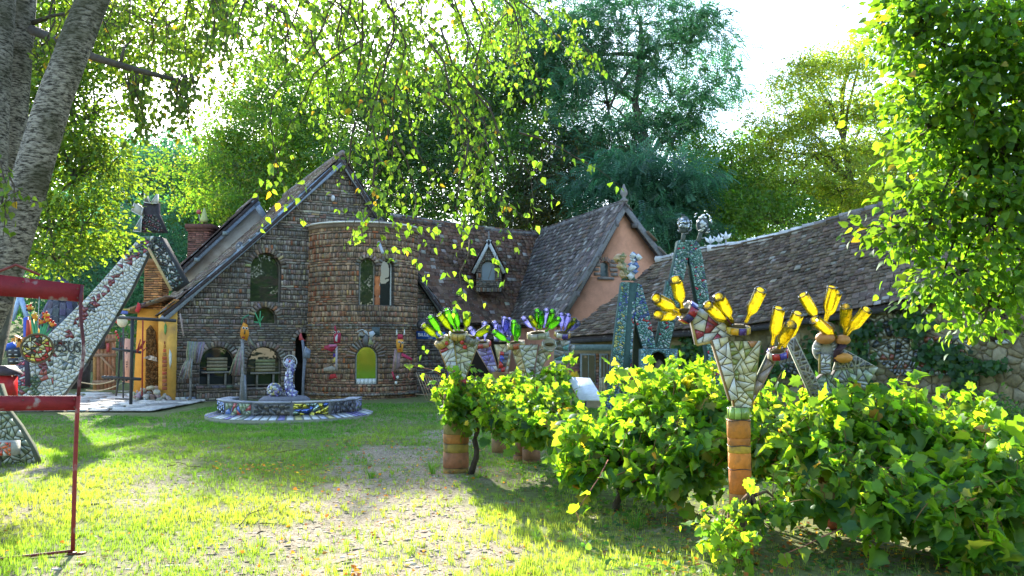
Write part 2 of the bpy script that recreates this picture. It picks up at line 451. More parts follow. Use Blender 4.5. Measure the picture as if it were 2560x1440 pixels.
n2 = N('TexNoise'); n2.inputs['Scale'].default_value = 2.2; n2.inputs['Detail'].default_value = 5
for q in (n1, vo, n2): L(g.outputs['Position'], q.inputs['Vector'])
soil = N('ValToRGB'); e = soil.color_ramp.elements
e[0].position, e[0].color = .3, (0.10, 0.10, 0.04, 1); e[1].position, e[1].color = .72, (0.22, 0.25, 0.09, 1)
L(n1.outputs['Fac'], soil.inputs[0])
grav = N('ValToRGB'); e = grav.color_ramp.elements
e[0].position, e[0].color = .28, (0.15, 0.105, 0.065, 1); e[1].position, e[1].color = .70, (0.46, 0.39, 0.29, 1)
mixv = N('MixRGB'); mixv.inputs[0].default_value = .45; L(n1.outputs['Fac'], mixv.inputs[1]); L(vo.outputs['Color'], mixv.inputs[2])
L(mixv.outputs[0], grav.inputs[0])
mm = N('MixRGB'); L(at.outputs['Fac'], mm.inputs[0]); L(soil.outputs[0], mm.inputs[1]); L(grav.outputs[0], mm.inputs[2])
b = N('BsdfPrincipled'); b.inputs['Roughness'].default_value = 1; b.inputs['Specular IOR Level'].default_value = .1; L(mm.outputs[0], b.inputs['Base Color'])
bp = N('Bump'); bp.inputs['Strength'].default_value = .9; bp.inputs['Distance'].default_value = .03; L(mixv.outputs[0], bp.inputs['Height']); L(bp.outputs[0], b.inputs['Normal'])
o_ = N('OutputMaterial'); L(b.outputs[0], o_.inputs[0])
me.materials.append(m)
ground = tag(put(bpy.data.objects.new('ground', me)), 'grassy yard with a worn stony path towards the brick house', 'ground', kind='structure')

# ================================================================== masonry
BRICK_PAL = [(0.19, 0.155, 0.12), (0.25, 0.205, 0.158), (0.145, 0.12, 0.097), (0.225, 0.14, 0.098), (0.31, 0.265, 0.205), (0.205, 0.19, 0.165), (0.29, 0.125, 0.06), (0.31, 0.25, 0.13)]
BRICK_W = [8, 6, 4, 2, 2, 3, 0.3, 0.5]
def courses(z0, z1, soldier=0.22):
    z = z0; out = []
    while z < z1:
        k = random.random()
        h = random.uniform(0.15, 0.19) if k < soldier else random.uniform(0.062, 0.085)
        out.append((z, min(z + h, z1 + .02), k < soldier)); z += h
    return out
def subtract(iv, cuts):
    for a, b in cuts:
        nv = []
        for p, q in iv:
            if b <= p or a >= q: nv.append((p, q)); continue
            if a > p: nv.append((p, a))
            if b < q: nv.append((b, q))
        iv = nv
    return iv
def opening_cut(o, z):
    s0, s1, zb, zs, zt = o
    if z < zb or z > zt: return None
    if z <= zs: return (s0, s1)
    w = (s1 - s0) / 2 * math.sqrt(max(0, 1 - ((z - zs) / (zt - zs)) ** 2)); c = (s0 + s1) / 2
    return (c - w, c + w) if w > .01 else None
def masonry(parent, place, span, openings, z0, z1, proud=0.0, pal=BRICK_PAL, w=BRICK_W, n=300, soldier=.22, bl=(0.09, 0.29), depth=0.3, step=None, mortar=(0.075, 0.064, 0.052), colfn=None):
    """place(s, z) -> (point, tangent, normal); span(z) -> (a, b) along the wall"""
    wall = MB(); Ms, Cs = [], []
    for za, zb, sold in courses(z0, z1, soldier):
        zm = (za + zb) / 2; a, b = span(zm)
        if b - a < .05: continue
        cuts = [c for c in (opening_cut(o, zm) for o in openings) if c]
        for p, q in subtract([(a, b)], cuts):
            if q - p < .03: continue
            k = 1 if step is None else max(1, int((q - p) / step))
            for t in range(k):
                u0, u1 = p + (q - p) * t / k, p + (q - p) * (t + 1) / k
                A, t0, n0 = place(u0, za); B, t1, n1 = place(u1, za); up = Vector((0, 0, zb - za))
                vs = [A - n0 * depth, A, B, B - n1 * depth]; vs += [x + up for x in vs]
                wall.add(vs, [(0, 1, 2, 3), (7, 6, 5, 4), (0, 4, 5, 1), (1, 5, 6, 2), (2, 6, 7, 3), (3, 7, 4, 0)], mortar)
            s = p
            while s < q - .02:
                l = random.uniform(0.06, 0.085) if sold else random.uniform(*bl)
                if q - s - l < .05: l = q - s
                c, t, nn = place(s + l / 2, za); gp = 0.012
                d = random.uniform(0.008, 0.035)
                tilt = random.gauss(0, .04); hj = random.uniform(.78, 1.0)
                M = basis(np.array(t) * (l - gp) + np.array((0, 0, 1)) * tilt * l, np.array((0, 0, 1)) * (zb - za - gp) * hj - np.array(t) * tilt * (zb - za), np.array(nn) * (d + .03), np.array(c + Vector((0, 0, gp / 2)) - nn * .03))
                Ms.append(M); s += l
                Cs.append(colfn(s, za) if colfn else None)
    o = wall.build('wall', MORTAR, parent)
    cc = pickcol(pal, w, len(Ms), .13, .04)
    for i, c in enumerate(Cs):
        if c is not None: cc[i] = c
    pieces(o, 'brick', 'bricks', [UNITBOX], np.array(Ms), None, cc, STONE, n)
    return o
def voussoirs(parent, place, o, h=0.16, pal=BRICK_PAL, n=None, pr=0.05):
    s0, s1, zb, zs, zt = o; c = (s0 + s1) / 2; rx = (s1 - s0) / 2; rz = zt - zs
    n = n or max(7, int(math.pi * (rx + rz) / 2 / 0.085)); Ms = []
    for i in range(n):
        a = math.pi * (i + .5) / n; ca, sa = math.cos(a), math.sin(a)
        p, t, nn = place(c - ca * rx, zs + sa * rz); up = Vector((0, 0, 1))
        rad = (-t * ca * rz + up * sa * rx).normalized(); tan = rad.cross(nn)
        l = math.pi * math.hypot(rx * sa, rz * ca) / n
        Ms.append(basis(np.array(tan) * (l * .88), np.array(rad) * h * random.uniform(.9, 1.1), np.array(nn) * (.06 + pr), np.array(p - nn * .06)))
    pieces(parent, 'arch_brick', 'arch_bricks', [UNITBOX], np.array(Ms), None, pickcol(pal, BRICK_W, n), STONE, 300)
def tile_roof(parent, surf, W, H, tw=0.17, ex=0.15, pal=None, wts=None, n=300, sub=14, thick=0.10, jit=1.0, skip=None):
    """surf(u, v): u along the eave, v up the slope"""
    pal = pal or [(0.085, 0.062, 0.055), (0.12, 0.085, 0.075), (0.06, 0.05, 0.05), (0.30, 0.29, 0.28), (0.16, 0.10, 0.08)]
    wts = wts or [6, 5, 4, 0.8, 1.5]
    mb = MB(); nu = nv = sub; grid = [[surf(i / nu, j / nv) for i in range(nu + 1)] for j in range(nv + 1)]
    nn = (grid[0][-1] - grid[0][0]).cross(grid[-1][0] - grid[0][0]).normalized()
    if nn.z < 0: nn = -nn
    vs = [p - nn * .035 for r in grid for p in r] + [p - nn * (thick + .035) for r in grid for p in r]; k = (nu + 1) * (nv + 1); fs = []
    for j in range(nv):
        for i in range(nu):
            a = j * (nu + 1) + i; q = (a, a + 1, a + nu + 2, a + nu + 1)
            if skip and skip((i + .5) / nu, (j + .5) / nv): continue
            fs.append(q); fs.append(tuple(x + k for x in q[::-1]))
    for i in range(nu): fs.append((i, i + k, i + 1 + k, i + 1)); a = nv * (nu + 1) + i; fs.append((a, a + 1, a + 1 + k, a + k))
    for j in range(nv): a = j * (nu + 1); fs.append((a, a + nu + 1, a + nu + 1 + k, a + k)); a += nu; fs.append((a, a + k, a + nu + 1 + k, a + nu + 1))
    roof = mb.add(vs, fs, (0.05, 0.04, 0.04)).build('roof', TILE, parent)
    rows, cn = int(H / ex), int(W / tw); Ms = []
    for j in range(rows):
        ph = random.uniform(0, 1)
        for i in range(cn):
            u, v = (i + ph + random.gauss(0, .03)) / cn, j / rows
            if u > 1 or (skip and skip(u, v)): continue
            p = surf(u, v); du = (surf(min(1, u + .02), v) - surf(max(0, u - .02), v)).normalized(); dv = (surf(u, min(1, v + .03)) - surf(u, max(0, v - .03))).normalized()
            n_ = du.cross(dv).normalized()
            if n_.z < 0: n_ = -n_
            a = random.gauss(.125, .03 * jit); r = random.gauss(0, .014 * jit)
            y = dv * math.cos(a) - n_ * math.sin(a) + du * r; x = du - dv * r + n_ * random.gauss(0, .016 * jit)
            p = p + n_ * (.022 + abs(random.gauss(0, .006 * jit)))
            Ms.append(basis(np.array(x) * tw * .99, np.array(y) * ex * 1.5, np.array(n_) * random.uniform(.018, .03), np.array(p)))
    pieces(roof, 'roof_tile', 'roof_tiles', [UNITBOX], np.array(Ms), None, pickcol(pal, wts, len(Ms), .13, .04), TILE, n)
    return roof
def ridge_tiles(parent, a, b, n, r=0.09, c=(0.2, 0.17, 0.16), zfn=None):
    a, b = Vector(a), Vector(b); d = (b - a).normalized()
    for i in range(n):
        p0, p1 = a.lerp(b, i / n), a.lerp(b, (i + 1.06) / n)
        if zfn: p0.z = zfn(i / n); p1.z = zfn((i + 1) / n) 
        g = random.uniform(.7, 1.3); k = tuple(x * g for x in c)
        MB().tube([p0, p1], [r * random.uniform(.95, 1.12), r * .88], 8, k).build('ridge_tile', TILE, parent)
def arch_poly(o, inset=0.0, n=12):
    s0, s1, zb, zs, zt = o; c = (s0 + s1) / 2; rx = (s1 - s0) / 2 - inset; rz = zt - zs - inset
    return [(s0 + inset, zb + inset), (s1 - inset, zb + inset)] + [(c + rx * math.cos(math.pi * i / n), zs + rz * math.sin(math.pi * i / n)) for i in range(n + 1)]
def window_fill(parent, place, o, depth=0.12, pane=PANE, frame=0.035, framecol=(0.16, 0.14, 0.11), label=None, bars=()):
    """frame ring and a pane, set back in the opening"""
    mb = MB(); A = arch_poly(o); B = arch_poly(o, frame); n = len(A)
    def w(p, d): q, t, nn = place(p[0], p[1]); return q - nn * d
    vs = [w(p, depth) for p in A] + [w(p, depth) for p in B] + [w(p, depth + .05) for p in A] + [w(p, depth + .05) for p in B]
    fs = []
    for i in range(n):
        j = (i + 1) % n; fs += [(i, j, n + j, n + i), (n + i, n + j, 3 * n + j, 3 * n + i), (2 * n + i, 3 * n + i, 3 * n + j, 2 * n + j)]
    win = mb.add(vs, fs, framecol).build('window_frame', WOOD, parent)
    for (a, b) in bars:
        MB().tube([w(a, depth), w(b, depth)], .014, 4, framecol).build('glazing_bar', WOOD, win)
    MB().add([w(p, depth + .03) for p in arch_poly(o, frame * .5)], [tuple(range(n))]).build('pane', pane, win)
    return win

# ================================================================== main house with gable and round tower
HL = Vector((-10.0, 25.3, 0)); PHI = R(27)
AX = Vector((math.cos(PHI), math.sin(PHI), 0)); NW = Vector((math.sin(PHI), -math.cos(PHI), 0)); UP = Vector((0, 0, 1))
def HW(s, z, d=0.0): return HL + AX * s + NW * d + UP * z
def Hs(px, py):
    d = ray(px, py); o = Vector((0, 0, EYE)); t = (HL - o).dot(NW) / d.dot(NW); q = o + d * t - HL
    return q.dot(AX), q.z
def hplace(s, z): return HW(s, z), AX, NW
def hop(x0, x1, yt, yb, spring=None):
    s0, _ = Hs(x0, yb); s1, _ = Hs(x1, yb); zb = Hs((x0 + x1) / 2, yb)[1]; zt = Hs((x0 + x1) / 2, yt)[1]
    zs = max(zb, zt - (s1 - s0) / 2) if spring is None else Hs((x0 + x1) / 2, spring)[1]
    return (s0, s1, zb, zs, zt)
s_pk, z_pk = Hs(850, 398); s_r, z_r = Hs(1110, 790); z_l = Hs(438, 762)[1]
house = thing('brick_house', 'rambling dark brick house with tall gable and round tower', 'house', HW(5, 0))
big = hop(625, 702, 632, 756); moon = hop(634, 692, 768, 810); arL = hop(497, 586, 866, 964); arR = hop(615, 702, 866, 964); door = hop(736, 778, 832, 1003)
def hspan(z):
    a = 0 if z < z_l else s_pk * (z - z_l) / (z_pk - z_l); b = s_r if z < z_r else s_r - (s_r - s_pk) * (z - z_r) / (z_pk - z_r)
    return a, b
gable = masonry(house, hplace, hspan, [big, moon, arL, arR, door], -0.1, z_pk - .08)
for o in (big, moon, arL, arR): voussoirs(gable, hplace, o)
voussoirs(gable, hplace, door, .13)
window_fill(house, hplace, big, 0.22); window_fill(house, hplace, moon, 0.18)
for o in (arL, arR):
    c = (o[0] + o[1]) / 2
    window_fill(house, hplace, o, 0.16, bars=[((o[0] + .05, o[2] + .55), (o[1] - .05, o[2] + .55))])
# closed body behind the gable: side walls, back wall, near-black backing sheet painting the room's shade
LEN = 8.5
body = MB()
bk = lambda s, z, d: HL + AX * s - NW * d + UP * z
for s in (0.0, s_r - .2):
    zt = z_l if s < 1 else z_r
    body.add([bk(s, -.1, .3), bk(s + .2, -.1, .3), bk(s + .2, -.1, LEN), bk(s, -.1, LEN), bk(s, zt, .3), bk(s + .2, zt, .3), bk(s + .2, zt, LEN), bk(s, zt, LEN)],
             [(3, 2, 1, 0), (4, 5, 6, 7), (0, 1, 5, 4), (1, 2, 6, 5), (2, 3, 7, 6), (3, 0, 4, 7)], (0.30, 0.20, 0.13))
body.add([bk(0, -.1, LEN), bk(s_r, -.1, LEN), bk(s_r, z_r, LEN), bk(s_pk, z_pk, LEN), bk(0, z_l, LEN)], [(0, 1, 2, 3, 4)], (0.3, 0.2, 0.13))
body.build('side_wall', PLASTER, house)
MB().add([bk(.3, -.05, .9), bk(s_r - .3, -.05, .9), bk(s_r - .3, 3.4, .9), bk(.3, 3.4, .9)], [(0, 1, 2, 3)], (0.03, 0.028, 0.025)).build('dark_room_backing', PLASTER, house)
# main roof
OV = 0.28
def rf(s0, z0, s1, z1):
    def f(u, v):
        s, z = s0 + (s1 - s0) * v, z0 + (z1 - z0) * v
        sag = -0.10 * math.sin(math.pi * v) - .05 * math.sin(5 * u + 3 * v)
        return HL + AX * s - NW * (-OV + (LEN + OV) * u) + UP * (z + .10 + sag)
    return f
ll = math.hypot(s_pk, z_pk - z_l)
tile_roof(house, rf(-.42, z_l - .38, s_pk, z_pk), LEN + OV, ll + .5, pal=[(0.16, 0.12, 0.095), (0.22, 0.17, 0.13), (0.11, 0.085, 0.075), (0.36, 0.33, 0.29), (0.15, 0.20, 0.08)], wts=[6, 5, 3, 1.5, .8])
tile_roof(house, rf(s_r + .25, z_r - .34, s_pk, z_pk), LEN + OV, math.hypot(s_r - s_pk, z_pk - z_r) + .4, n=120)
ridge_tiles(house, HW(s_pk, z_pk + .16, OV), HW(s_pk, z_pk + .12, -LEN), 26)
# painted barge boards under the verge
def board(parent, a, b, w, t, c, name='barge_board', mat=WOOD, dn=NW):
    a, b = Vector(a), Vector(b); u = (b - a).normalized(); v = u.cross(dn).normalized()
    if v.z < 0: v = -v
    q = [a, b, b - v * w, a - v * w]
    return MB().prism([p for p in q], dn * t, c).build(name, mat, parent)
BLUEGREY = (0.24, 0.29, 0.36)
board(house, HW(-.45, z_l - .40, OV - .05), HW(s_pk, z_pk + .02, OV - .05), .20, .04, BLUEGREY)
board(house, HW(-.30, z_l - .36, OV - .12), HW(s_pk, z_pk - .13, OV - .12), .12, .04, (0.13, 0.14, 0.15), 'barge_strip')
board(house, HW(s_pk, z_pk + .02, OV - .05), HW(s_r + .25, z_r - .34, OV - .05), .16, .04, (0.16, 0.17, 0.17))
for t in (.12, .32, .52, .72, .9):
    a = HW(-.2 + (s_pk + .2) * t, z_l - .28 + (z_pk - z_l + .2) * t, OV - .04); MB().box(a - NW * .2 - UP * .16, (.10, .42, .12), Matrix.Rotation(PHI, 3, 'Z'), (0.15, 0.14, 0.13)).build('rafter_end', WOOD, house)
# rear gable, parallel to the front one
rb = 4.4
def rearw(px, py, back=rb):
    d = ray(px, py); o = Vector((0, 0, EYE)); B = HL - NW * back; t = (B - o).dot(NW) / d.dot(NW); return o + d * t
pk, lw, rw = rearw(640, 497), rearw(440, 682), rearw(668, 540)
for (a, b_, nm) in ((lw, pk, 'barge_board'), (pk, rw, 'barge_board')): board(house, a, b_, .22, .05, BLUEGREY, nm)
MB().prism([lw - UP * .2 - NW * .3, pk - UP * .25 - NW * .3, rw - UP * .2 - NW * .3, rearw(690, 640) - NW * .3, rearw(470, 760) - NW * .3], -NW * .3, (0.42, 0.36, 0.29)).build('rear_gable_wall', PLASTER, house)
def rr(u, v): return (lw - UP * .05 + AX * -.1).lerp(pk + UP * .05, v) - NW * (u * 4.0) + NW * .1
tile_roof(house, rr, 4, (pk - lw).length, n=60, sub=6)
ridge_tiles(house, pk + UP * .06 + NW * .1, pk + UP * .06 - NW * 4, 12)
for t in (.25, .6): MB().box(lw.lerp(pk, t) - UP * .22, (.18, .35, .12), Matrix.Rotation(PHI, 3, 'Z'), (0.2, 0.24, 0.24)).build('rafter_end', WOOD, house)

# round tower
TC = HW(Hs(905, 900)[0], 0, 0.0); TR = 135 * TC.y / F * 1.004; TZ = 5.42
def tplace_r(r):
    def f(s, z):
        a = s / TR; n_ = Vector((math.sin(a), -math.cos(a), 0)); return TC + n_ * r + UP * z, Vector((math.cos(a), math.sin(a), 0)), n_
    return f
def tang(px):
    """angle on the tower (0 = straight at -Y) of the surface point seen at image column px"""
    dx, dy = (px - CX) / F, 1.0; l = math.hypot(dx, dy); dx /= l; dy /= l
    b = dx * TC.x + dy * TC.y; disc = b * b - (TC.x ** 2 + TC.y ** 2 - TR * TR); t = b - math.sqrt(max(disc, 0))
    return math.atan2(dx * t - TC.x, -(dy * t - TC.y))
def tpt(px): return tang(px) * TR
def tz(px, py):
    a = tang(px); q = TC + Vector((math.sin(a), -math.cos(a), 0)) * TR; d = ray(px, py); t = q.y / d.y; return EYE + d.z * t
def top_(x0, x1, yt, yb, arch=True):
    c = (x0 + x1) / 2; s0, s1 = tpt(x0), tpt(x1); zb, zt = tz(c, yb), tz(c, yt); zs = zt - (s1 - s0) / 2 if arch else zt - .002
    return (s0, s1, zb, zs, zt)
wl = top_(896, 938, 645, 766); wr = top_(951, 985, 648, 766); wm = top_(937, 952, 690, 766, False); lo = top_(889, 946, 865, 963)
BAND = tz(905, 815)
def tcol(s, z):
    a = s / TR
    if z > 2.6 and z < 5 and a < -.35 and random.random() < .26: return np.array((0.30, 0.115, 0.055)) * random.uniform(.6, 1.15)
    if z > BAND and z < BAND + .5 and random.random() < .12: return np.array((0.30, 0.14, 0.07)) * random.uniform(.7, 1.1)
    if z < .75 and z > .2 and random.random() < .3: return np.array((0.28, 0.14, 0.09)) * random.uniform(.5, 1.1)
    return None
TOWER_PAL = [tuple(c * k for c, k in zip(p, (1.38, 1.1, .85))) for p in BRICK_PAL]
tower = masonry(house, tplace_r(TR), lambda z: (-1.72 * TR, 1.6 * TR), [wl, wr, wm, lo], -.1, TZ, pal=TOWER_PAL, step=.16, soldier=.4, bl=(.11, .2), colfn=tcol)
for o in (wl, wr): voussoirs(tower, tplace_r(TR), o, .12)
voussoirs(tower, tplace_r(TR), lo, .24, n=15)
tp = tplace_r(TR)
window_fill(house, tp, wl, .16, framecol=(0.22, 0.21, 0.18)); window_fill(house, tp, wr, .16, framecol=(0.5, 0.5, 0.45))
window_fill(house, tp, lo, .10, PANEG, framecol=(0.30, 0.30, 0.26))
# clay baluster between the two upper lights
q, t_, n_ = tp((wl[1] + wr[0]) / 2, wl[2]); hh = wl[3] - wl[2] + .12
MB().lathe([(.06, 0), (.085, .02), (.085, hh * .2), (.06, hh * .23), (.09, hh * .28), (.095, hh * .45), (.065, hh * .5), (.09, hh * .56), (.085, hh * .72), (.06, hh * .77), (.08, hh * .85), (.085, hh * .97), (.06, hh)], 14, Matrix.Translation(q - n_ * .10), (0.50, 0.17, 0.06)).build('clay_baluster', STONE, house)
for i in range(5):
    s = lo[0] + .03 + (lo[1] - lo[0] - .06) * (i + .5) / 5; q, t_, n_ = tp(s, lo[2])
    MB().box(q + UP * .10 - n_ * .06, ((lo[1] - lo[0]) / 5 - .025, .03, .19), Matrix.Rotation(s / TR, 3, 'Z'), (0.62, 0.64, 0.60)).build('sill_tile', CERAMIC, house)
# cornice, string course, plinth courses
def ring(name, r0, r1, z0, z1, c, mat):
    mb = MB(); n = 48; A = [-1.75 + 3.4 * i / n for i in range(n + 1)]
    vs = []
    for a in A:
        d = Vector((math.sin(a), -math.cos(a), 0)); vs += [TC + d * r0 + UP * z0, TC + d * r1 + UP * z0, TC + d * r1 + UP * z1, TC + d * r0 + UP * z1]
    fs = []
    for i in range(n):
        for k in range(4): fs.append((i * 4 + k, i * 4 + (k + 1) % 4, i * 4 + 4 + (k + 1) % 4, i * 4 + 4 + k))
    return mb.add(vs, fs, c).build(name, mat, house)
ring('tower_cap', TR - .5, TR + .13, TZ + .02, TZ + .06, (0.62, 0.60, 0.54), PLASTER)
ring('corbel_course', TR - .02, TR + .06, TZ - .12, TZ + .015, (0.20, 0.145, 0.10), STONE)
for z, e in ((BAND, .07), (BAND - .08, .04), (.12, .10)):
    Ms = []; n = 62
    for i in range(n):
        s = (-1.7 + 3.3 * (i + .5) / n) * TR; c, t_, nn = tp(s, z)
        Ms.append(basis(np.array(t_) * (3.3 * TR / n - .012), np.array((0, 0, random.uniform(.06, .075))), np.array(nn) * (e + random.uniform(0, .02)), np.array(c)))
    pieces(tower, 'band_brick', 'band_bricks', [UNITBOX], np.array(Ms), None, pickcol(BRICK_PAL, BRICK_W, n), STONE, 300)
MB().lathe([(TR - .05, TZ - .3), (TR - .05, TZ + .03), (.05, TZ + .5)], 40, Matrix.Translation(Vector((TC.x, TC.y, 0))), (0.10, 0.08, 0.07)).build('tower_roof', TILE, house)

# ================================================================== ticket wing with dormer
R0, R1 = Vector((-4.42, 31.05, 6.36)), Vector((1.6, 34.1, 6.05))
wing = thing('ticket_wing', 'low wing with steep dark tiled roof and one dormer beside the tower', 'building', (-.5, 30, 0))
E0, E1 = R0 + NW * 2.5, R1 + NW * 2.5; E0.z = E1.z = 2.42
def wsurf(u, v):
    p = E0.lerp(E1, u).lerp(R0.lerp(R1, u), v); p.z += -.16 * math.sin(math.pi * v) - .08 * math.sin(math.pi * u) * v; return p
PURP = [(0.14, 0.083, 0.055), (0.17, 0.105, 0.072), (0.105, 0.066, 0.048), (0.30, 0.265, 0.225), (0.15, 0.075, 0.045)]
wroof = tile_roof(wing, wsurf, (E1 - E0).length, (R0 - E0).length, tw=.18, ex=.16, pal=PURP, wts=[6, 5, 4, 1.3, 2], jit=1.3)
def wback(u, v): p = wsurf(u, v); q = R0.lerp(R1, u); return Vector((2 * q.x - p.x, 2 * q.y - p.y, p.z))
tile_roof(wing, wback, (E1 - E0).length, (R0 - E0).length, tw=.4, ex=.4, pal=PURP, wts=[6, 5, 4, 1, 2], n=0)
ridge_tiles(wing, R0 + UP * .05, R1 + UP * .0, 22, .10, (0.17, 0.16, 0.16), lambda t: R0.z + (R1.z - R0.z) * t + .05 - .08 * math.sin(math.pi * t))
wA, wB = E0 - NW * .45, E1 - NW * .45; wd = (wB - wA).normalized(); wlen = (wB - wA).length
def wplace(s, z): return Vector((wA.x, wA.y, 0)) + wd * s + UP * z, wd, NW
dd = Vector((0, 0, EYE))
def ws(px):
    d = ray(px, 900); t = (Vector((wA.x, wA.y, 0)) - dd).dot(NW) / d.dot(NW); return (dd + d * t - Vector((wA.x, wA.y, EYE + d.z * t))).dot(wd)
tdoor = (max(-1.2, ws(1046)), ws(1094), -.1, 2.0, 2.02); wop = (ws(1150), ws(1290), .5, 1.7, 1.9)
masonry(wing, wplace, lambda z: (-1.3, wlen), [tdoor, wop], -.1, 2.6, n=150)
MB().add([wplace(-1.3, -.1)[0] - NW * 1.0, wplace(wlen, -.1)[0] - NW * 1.0, wplace(wlen, 2.6)[0] - NW * 1.0, wplace(-1.3, 2.6)[0] - NW * 1.0], [(0, 1, 2, 3)], (0.03, 0.03, 0.035)).build('dark_room_backing', PLASTER, wing)  # near-black sheet standing in for the shade inside the doorway
for px, c in ((1079, (0.42, 0.03, 0.04)), (1117, (0.06, 0.16, 0.55))):
    q = wplace(ws(px), 0)[0] + NW * .1; MB().tube([q, q + UP * 2.0], .05, 8, c).build('door_post', PAINT, wing)
window_fill(wing, wplace, wop, .15)
# dormer
dpx = lambda x, y, Y: P(x, y, Y)
DY = 30.0
dorm = MB()
dz0 = dpx(1222, 712, DY).z; dzt = dpx(1222, 606, DY).z; dxl, dxr = dpx(1190, 690, DY), dpx(1253, 690, DY); dc = dpx(1222, 690, DY)
def dplace(s, z): return Vector((dc.x, DY, z)) + Vector((s, 0, 0)), Vector((1, 0, 0)), Vector((0, -1, 0))
hw_ = (dxr.x - dxl.x) / 2; zsp = dpx(1222, 668, DY).z
dwo = (-.26 - .02, .24, dz0 + .14, dz0 + .62, dz0 + .86)
masonry(wing, dplace, lambda z: (-hw_ * min(1, (dzt - z) / (dzt - zsp)), hw_ * min(1, (dzt - z) / (dzt - zsp))), [dwo], dz0 - .25, dzt - .05, n=120, depth=.25, bl=(.08, .16))
voussoirs(wing, dplace, dwo, .09, n=13); window_fill(wing, dplace, dwo, .10, glass_pane('dusty_window_glass', (0.09, 0.13, 0.17), .25))
for sg in (-1, 1):
    a, b_ = Vector((dc.x, DY - .12, dzt + .10)), Vector((dc.x + sg * (hw_ + .16), DY - .12, zsp - .20)); board(wing, a, b_, .11, .05, (0.42, 0.43, 0.40), 'dormer_board', WOOD, Vector((0, -1, 0)))
    def ds(u, v, sg=sg): p = (b_ + UP * .06).lerp(a + UP * .06, v); return p + Vector((0, 1.9 * u, 0))
    tile_roof(wing, ds, 1.9, (a - b_).length, tw=.15, ex=.13, pal=PURP, wts=[6, 5, 4, 1.5, 1], n=60, sub=4)
MB().lathe([(.03, 0), (.05, .06), (.02, .12), (.04, .2), (.01, .3)], 8, Matrix.Translation(Vector((dc.x, DY - .1, dzt + .1))), (0.2, 0.19, 0.18)).build('dormer_finial', STONE, wing)

# ================================================================== pink cross gable
gb = thing('pink_gable_house', 'pink plastered gable with grey tiled roof and small arched window', 'building', (3.4, 27, 0))
PB, PA = P(1553, 520, 27.0), None
gd = Vector((.3316, -.943, 0)); gl_ = Vector((-.943, -.3316, 0)); glen = 7.2
PA = PB - gd * glen
wl_, wr_ = 2.25, 3.2; zE = 2.42
def gleft(u, v):
    base = PB + gl_ * (wl_ + .1); base.z = zE - .1; p = base.lerp(PB + UP * .12, v) - gd * (u * glen - .25)
    p.z += -.14 * math.sin(math.pi * v) + .14 * (u - .15) * (v) * 0 ; return p
def gright(u, v):
    base = PB - gl_ * (wr_ + .1); base.z = zE - .1; return base.lerp(PB + UP * .12, v) - gd * (u * glen - .25)
GREY = [(0.125, 0.108, 0.098), (0.16, 0.14, 0.125), (0.095, 0.082, 0.076), (0.30, 0.28, 0.25), (0.17, 0.12, 0.09)]
groof = tile_roof(gb, gleft, glen, math.hypot(wl_, PB.z - zE), tw=.17, ex=.15, pal=GREY, wts=[6, 5, 4, 1.5, 1])
tile_roof(gb, gright, glen, math.hypot(wr_, PB.z - zE), tw=.35, ex=.3, pal=GREY, wts=[6, 5, 4, 1, 1], n=0)
ridge_tiles(gb, PB + gd * .25 + UP * .16, PA + UP * .1, 24, .10, (0.20, 0.19, 0.19))
def gplace(s, z): return Vector((PB.x, PB.y, 0)) - gl_ * s + UP * z, -gl_, gd
go_c = None
d = ray(1513, 700); t = (Vector((PB.x, PB.y, 0)) - dd).dot(gd) / d.dot(gd); q = dd + d * t; gs = (q - PB).dot(-gl_)
gz0, gz1 = EYE + (ray(1513, 692).z) * t, EYE + ray(1513, 652).z * t
gw = (gs - .17, gs + .17, gz0, gz1 - .17, gz1)
def gpoly():
    a = [(-wl_ + .12, -.1), (wr_ - .12, -.1), (wr_ - .12, zE), (0, PB.z - .05), (-wl_ + .12, zE)]; return a
# wall in horizontal strips around the window
wm_ = MB(); z = -.1; dzs = .06
while z < PB.z - .08:
    zz = z + dzs / 2
    k = 1 if zz < zE else (PB.z - .05 - zz) / (PB.z - .05 - zE)
    iv = [((-wl_ + .12) * k, (wr_ - .12) * k)]; c = opening_cut(gw, zz)
    for a, b_ in subtract(iv, [c] if c else []):
        A, B = gplace(a, z)[0], gplace(b_, z)[0]; vs = [A - gd * .3, A, B, B - gd * .3]; vs += [x + UP * dzs for x in vs]
        wm_.add(vs, [(0, 4, 5, 1), (1, 5, 6, 2), (2, 6, 7, 3), (3, 7, 4, 0)], (0.58, 0.285, 0.18))
    z += dzs
wm_.build('gable_wall', PLASTER, gb)
MB().add([gplace(-wl_ + .12, -.1)[0] - gd * .0, gplace(-wl_ + .12, -.1)[0] - gd * glen, gplace(-wl_ + .12, zE)[0] - gd * glen, gplace(-wl_ + .12, zE)[0]], [(0, 1, 2, 3)], (0.5, 0.25, 0.17)).build('side_wall', PLASTER, gb)
voussoirs(gb, gplace, gw, .13, n=11, pr=.02)
for sg in (-1, 1):
    for k in range(4):
        zc = gz0 + .08 + k * .14; p, t_, nn = gplace(gs + sg * random.uniform(.27, .34), zc)
        MB().box(p + nn * .02, (random.uniform(.16, .26), .06, .10), Matrix.Rotation(math.atan2(t_.y, t_.x), 3, 'Z'), (0.24, 0.2, 0.17)).build('surround_stone', STONE, gb)
p, t_, nn = gplace(gs, gz0 - .05); MB().box(p + nn * .03, (.55, .1, .08), Matrix.Rotation(math.atan2(t_.y, t_.x), 3, 'Z'), (0.2, 0.18, 0.16)).build('window_sill', STONE, gb)
window_fill(gb, gplace, gw, .12, glass_pane('shutter_glass', (0.05, 0.08, 0.08), .2))
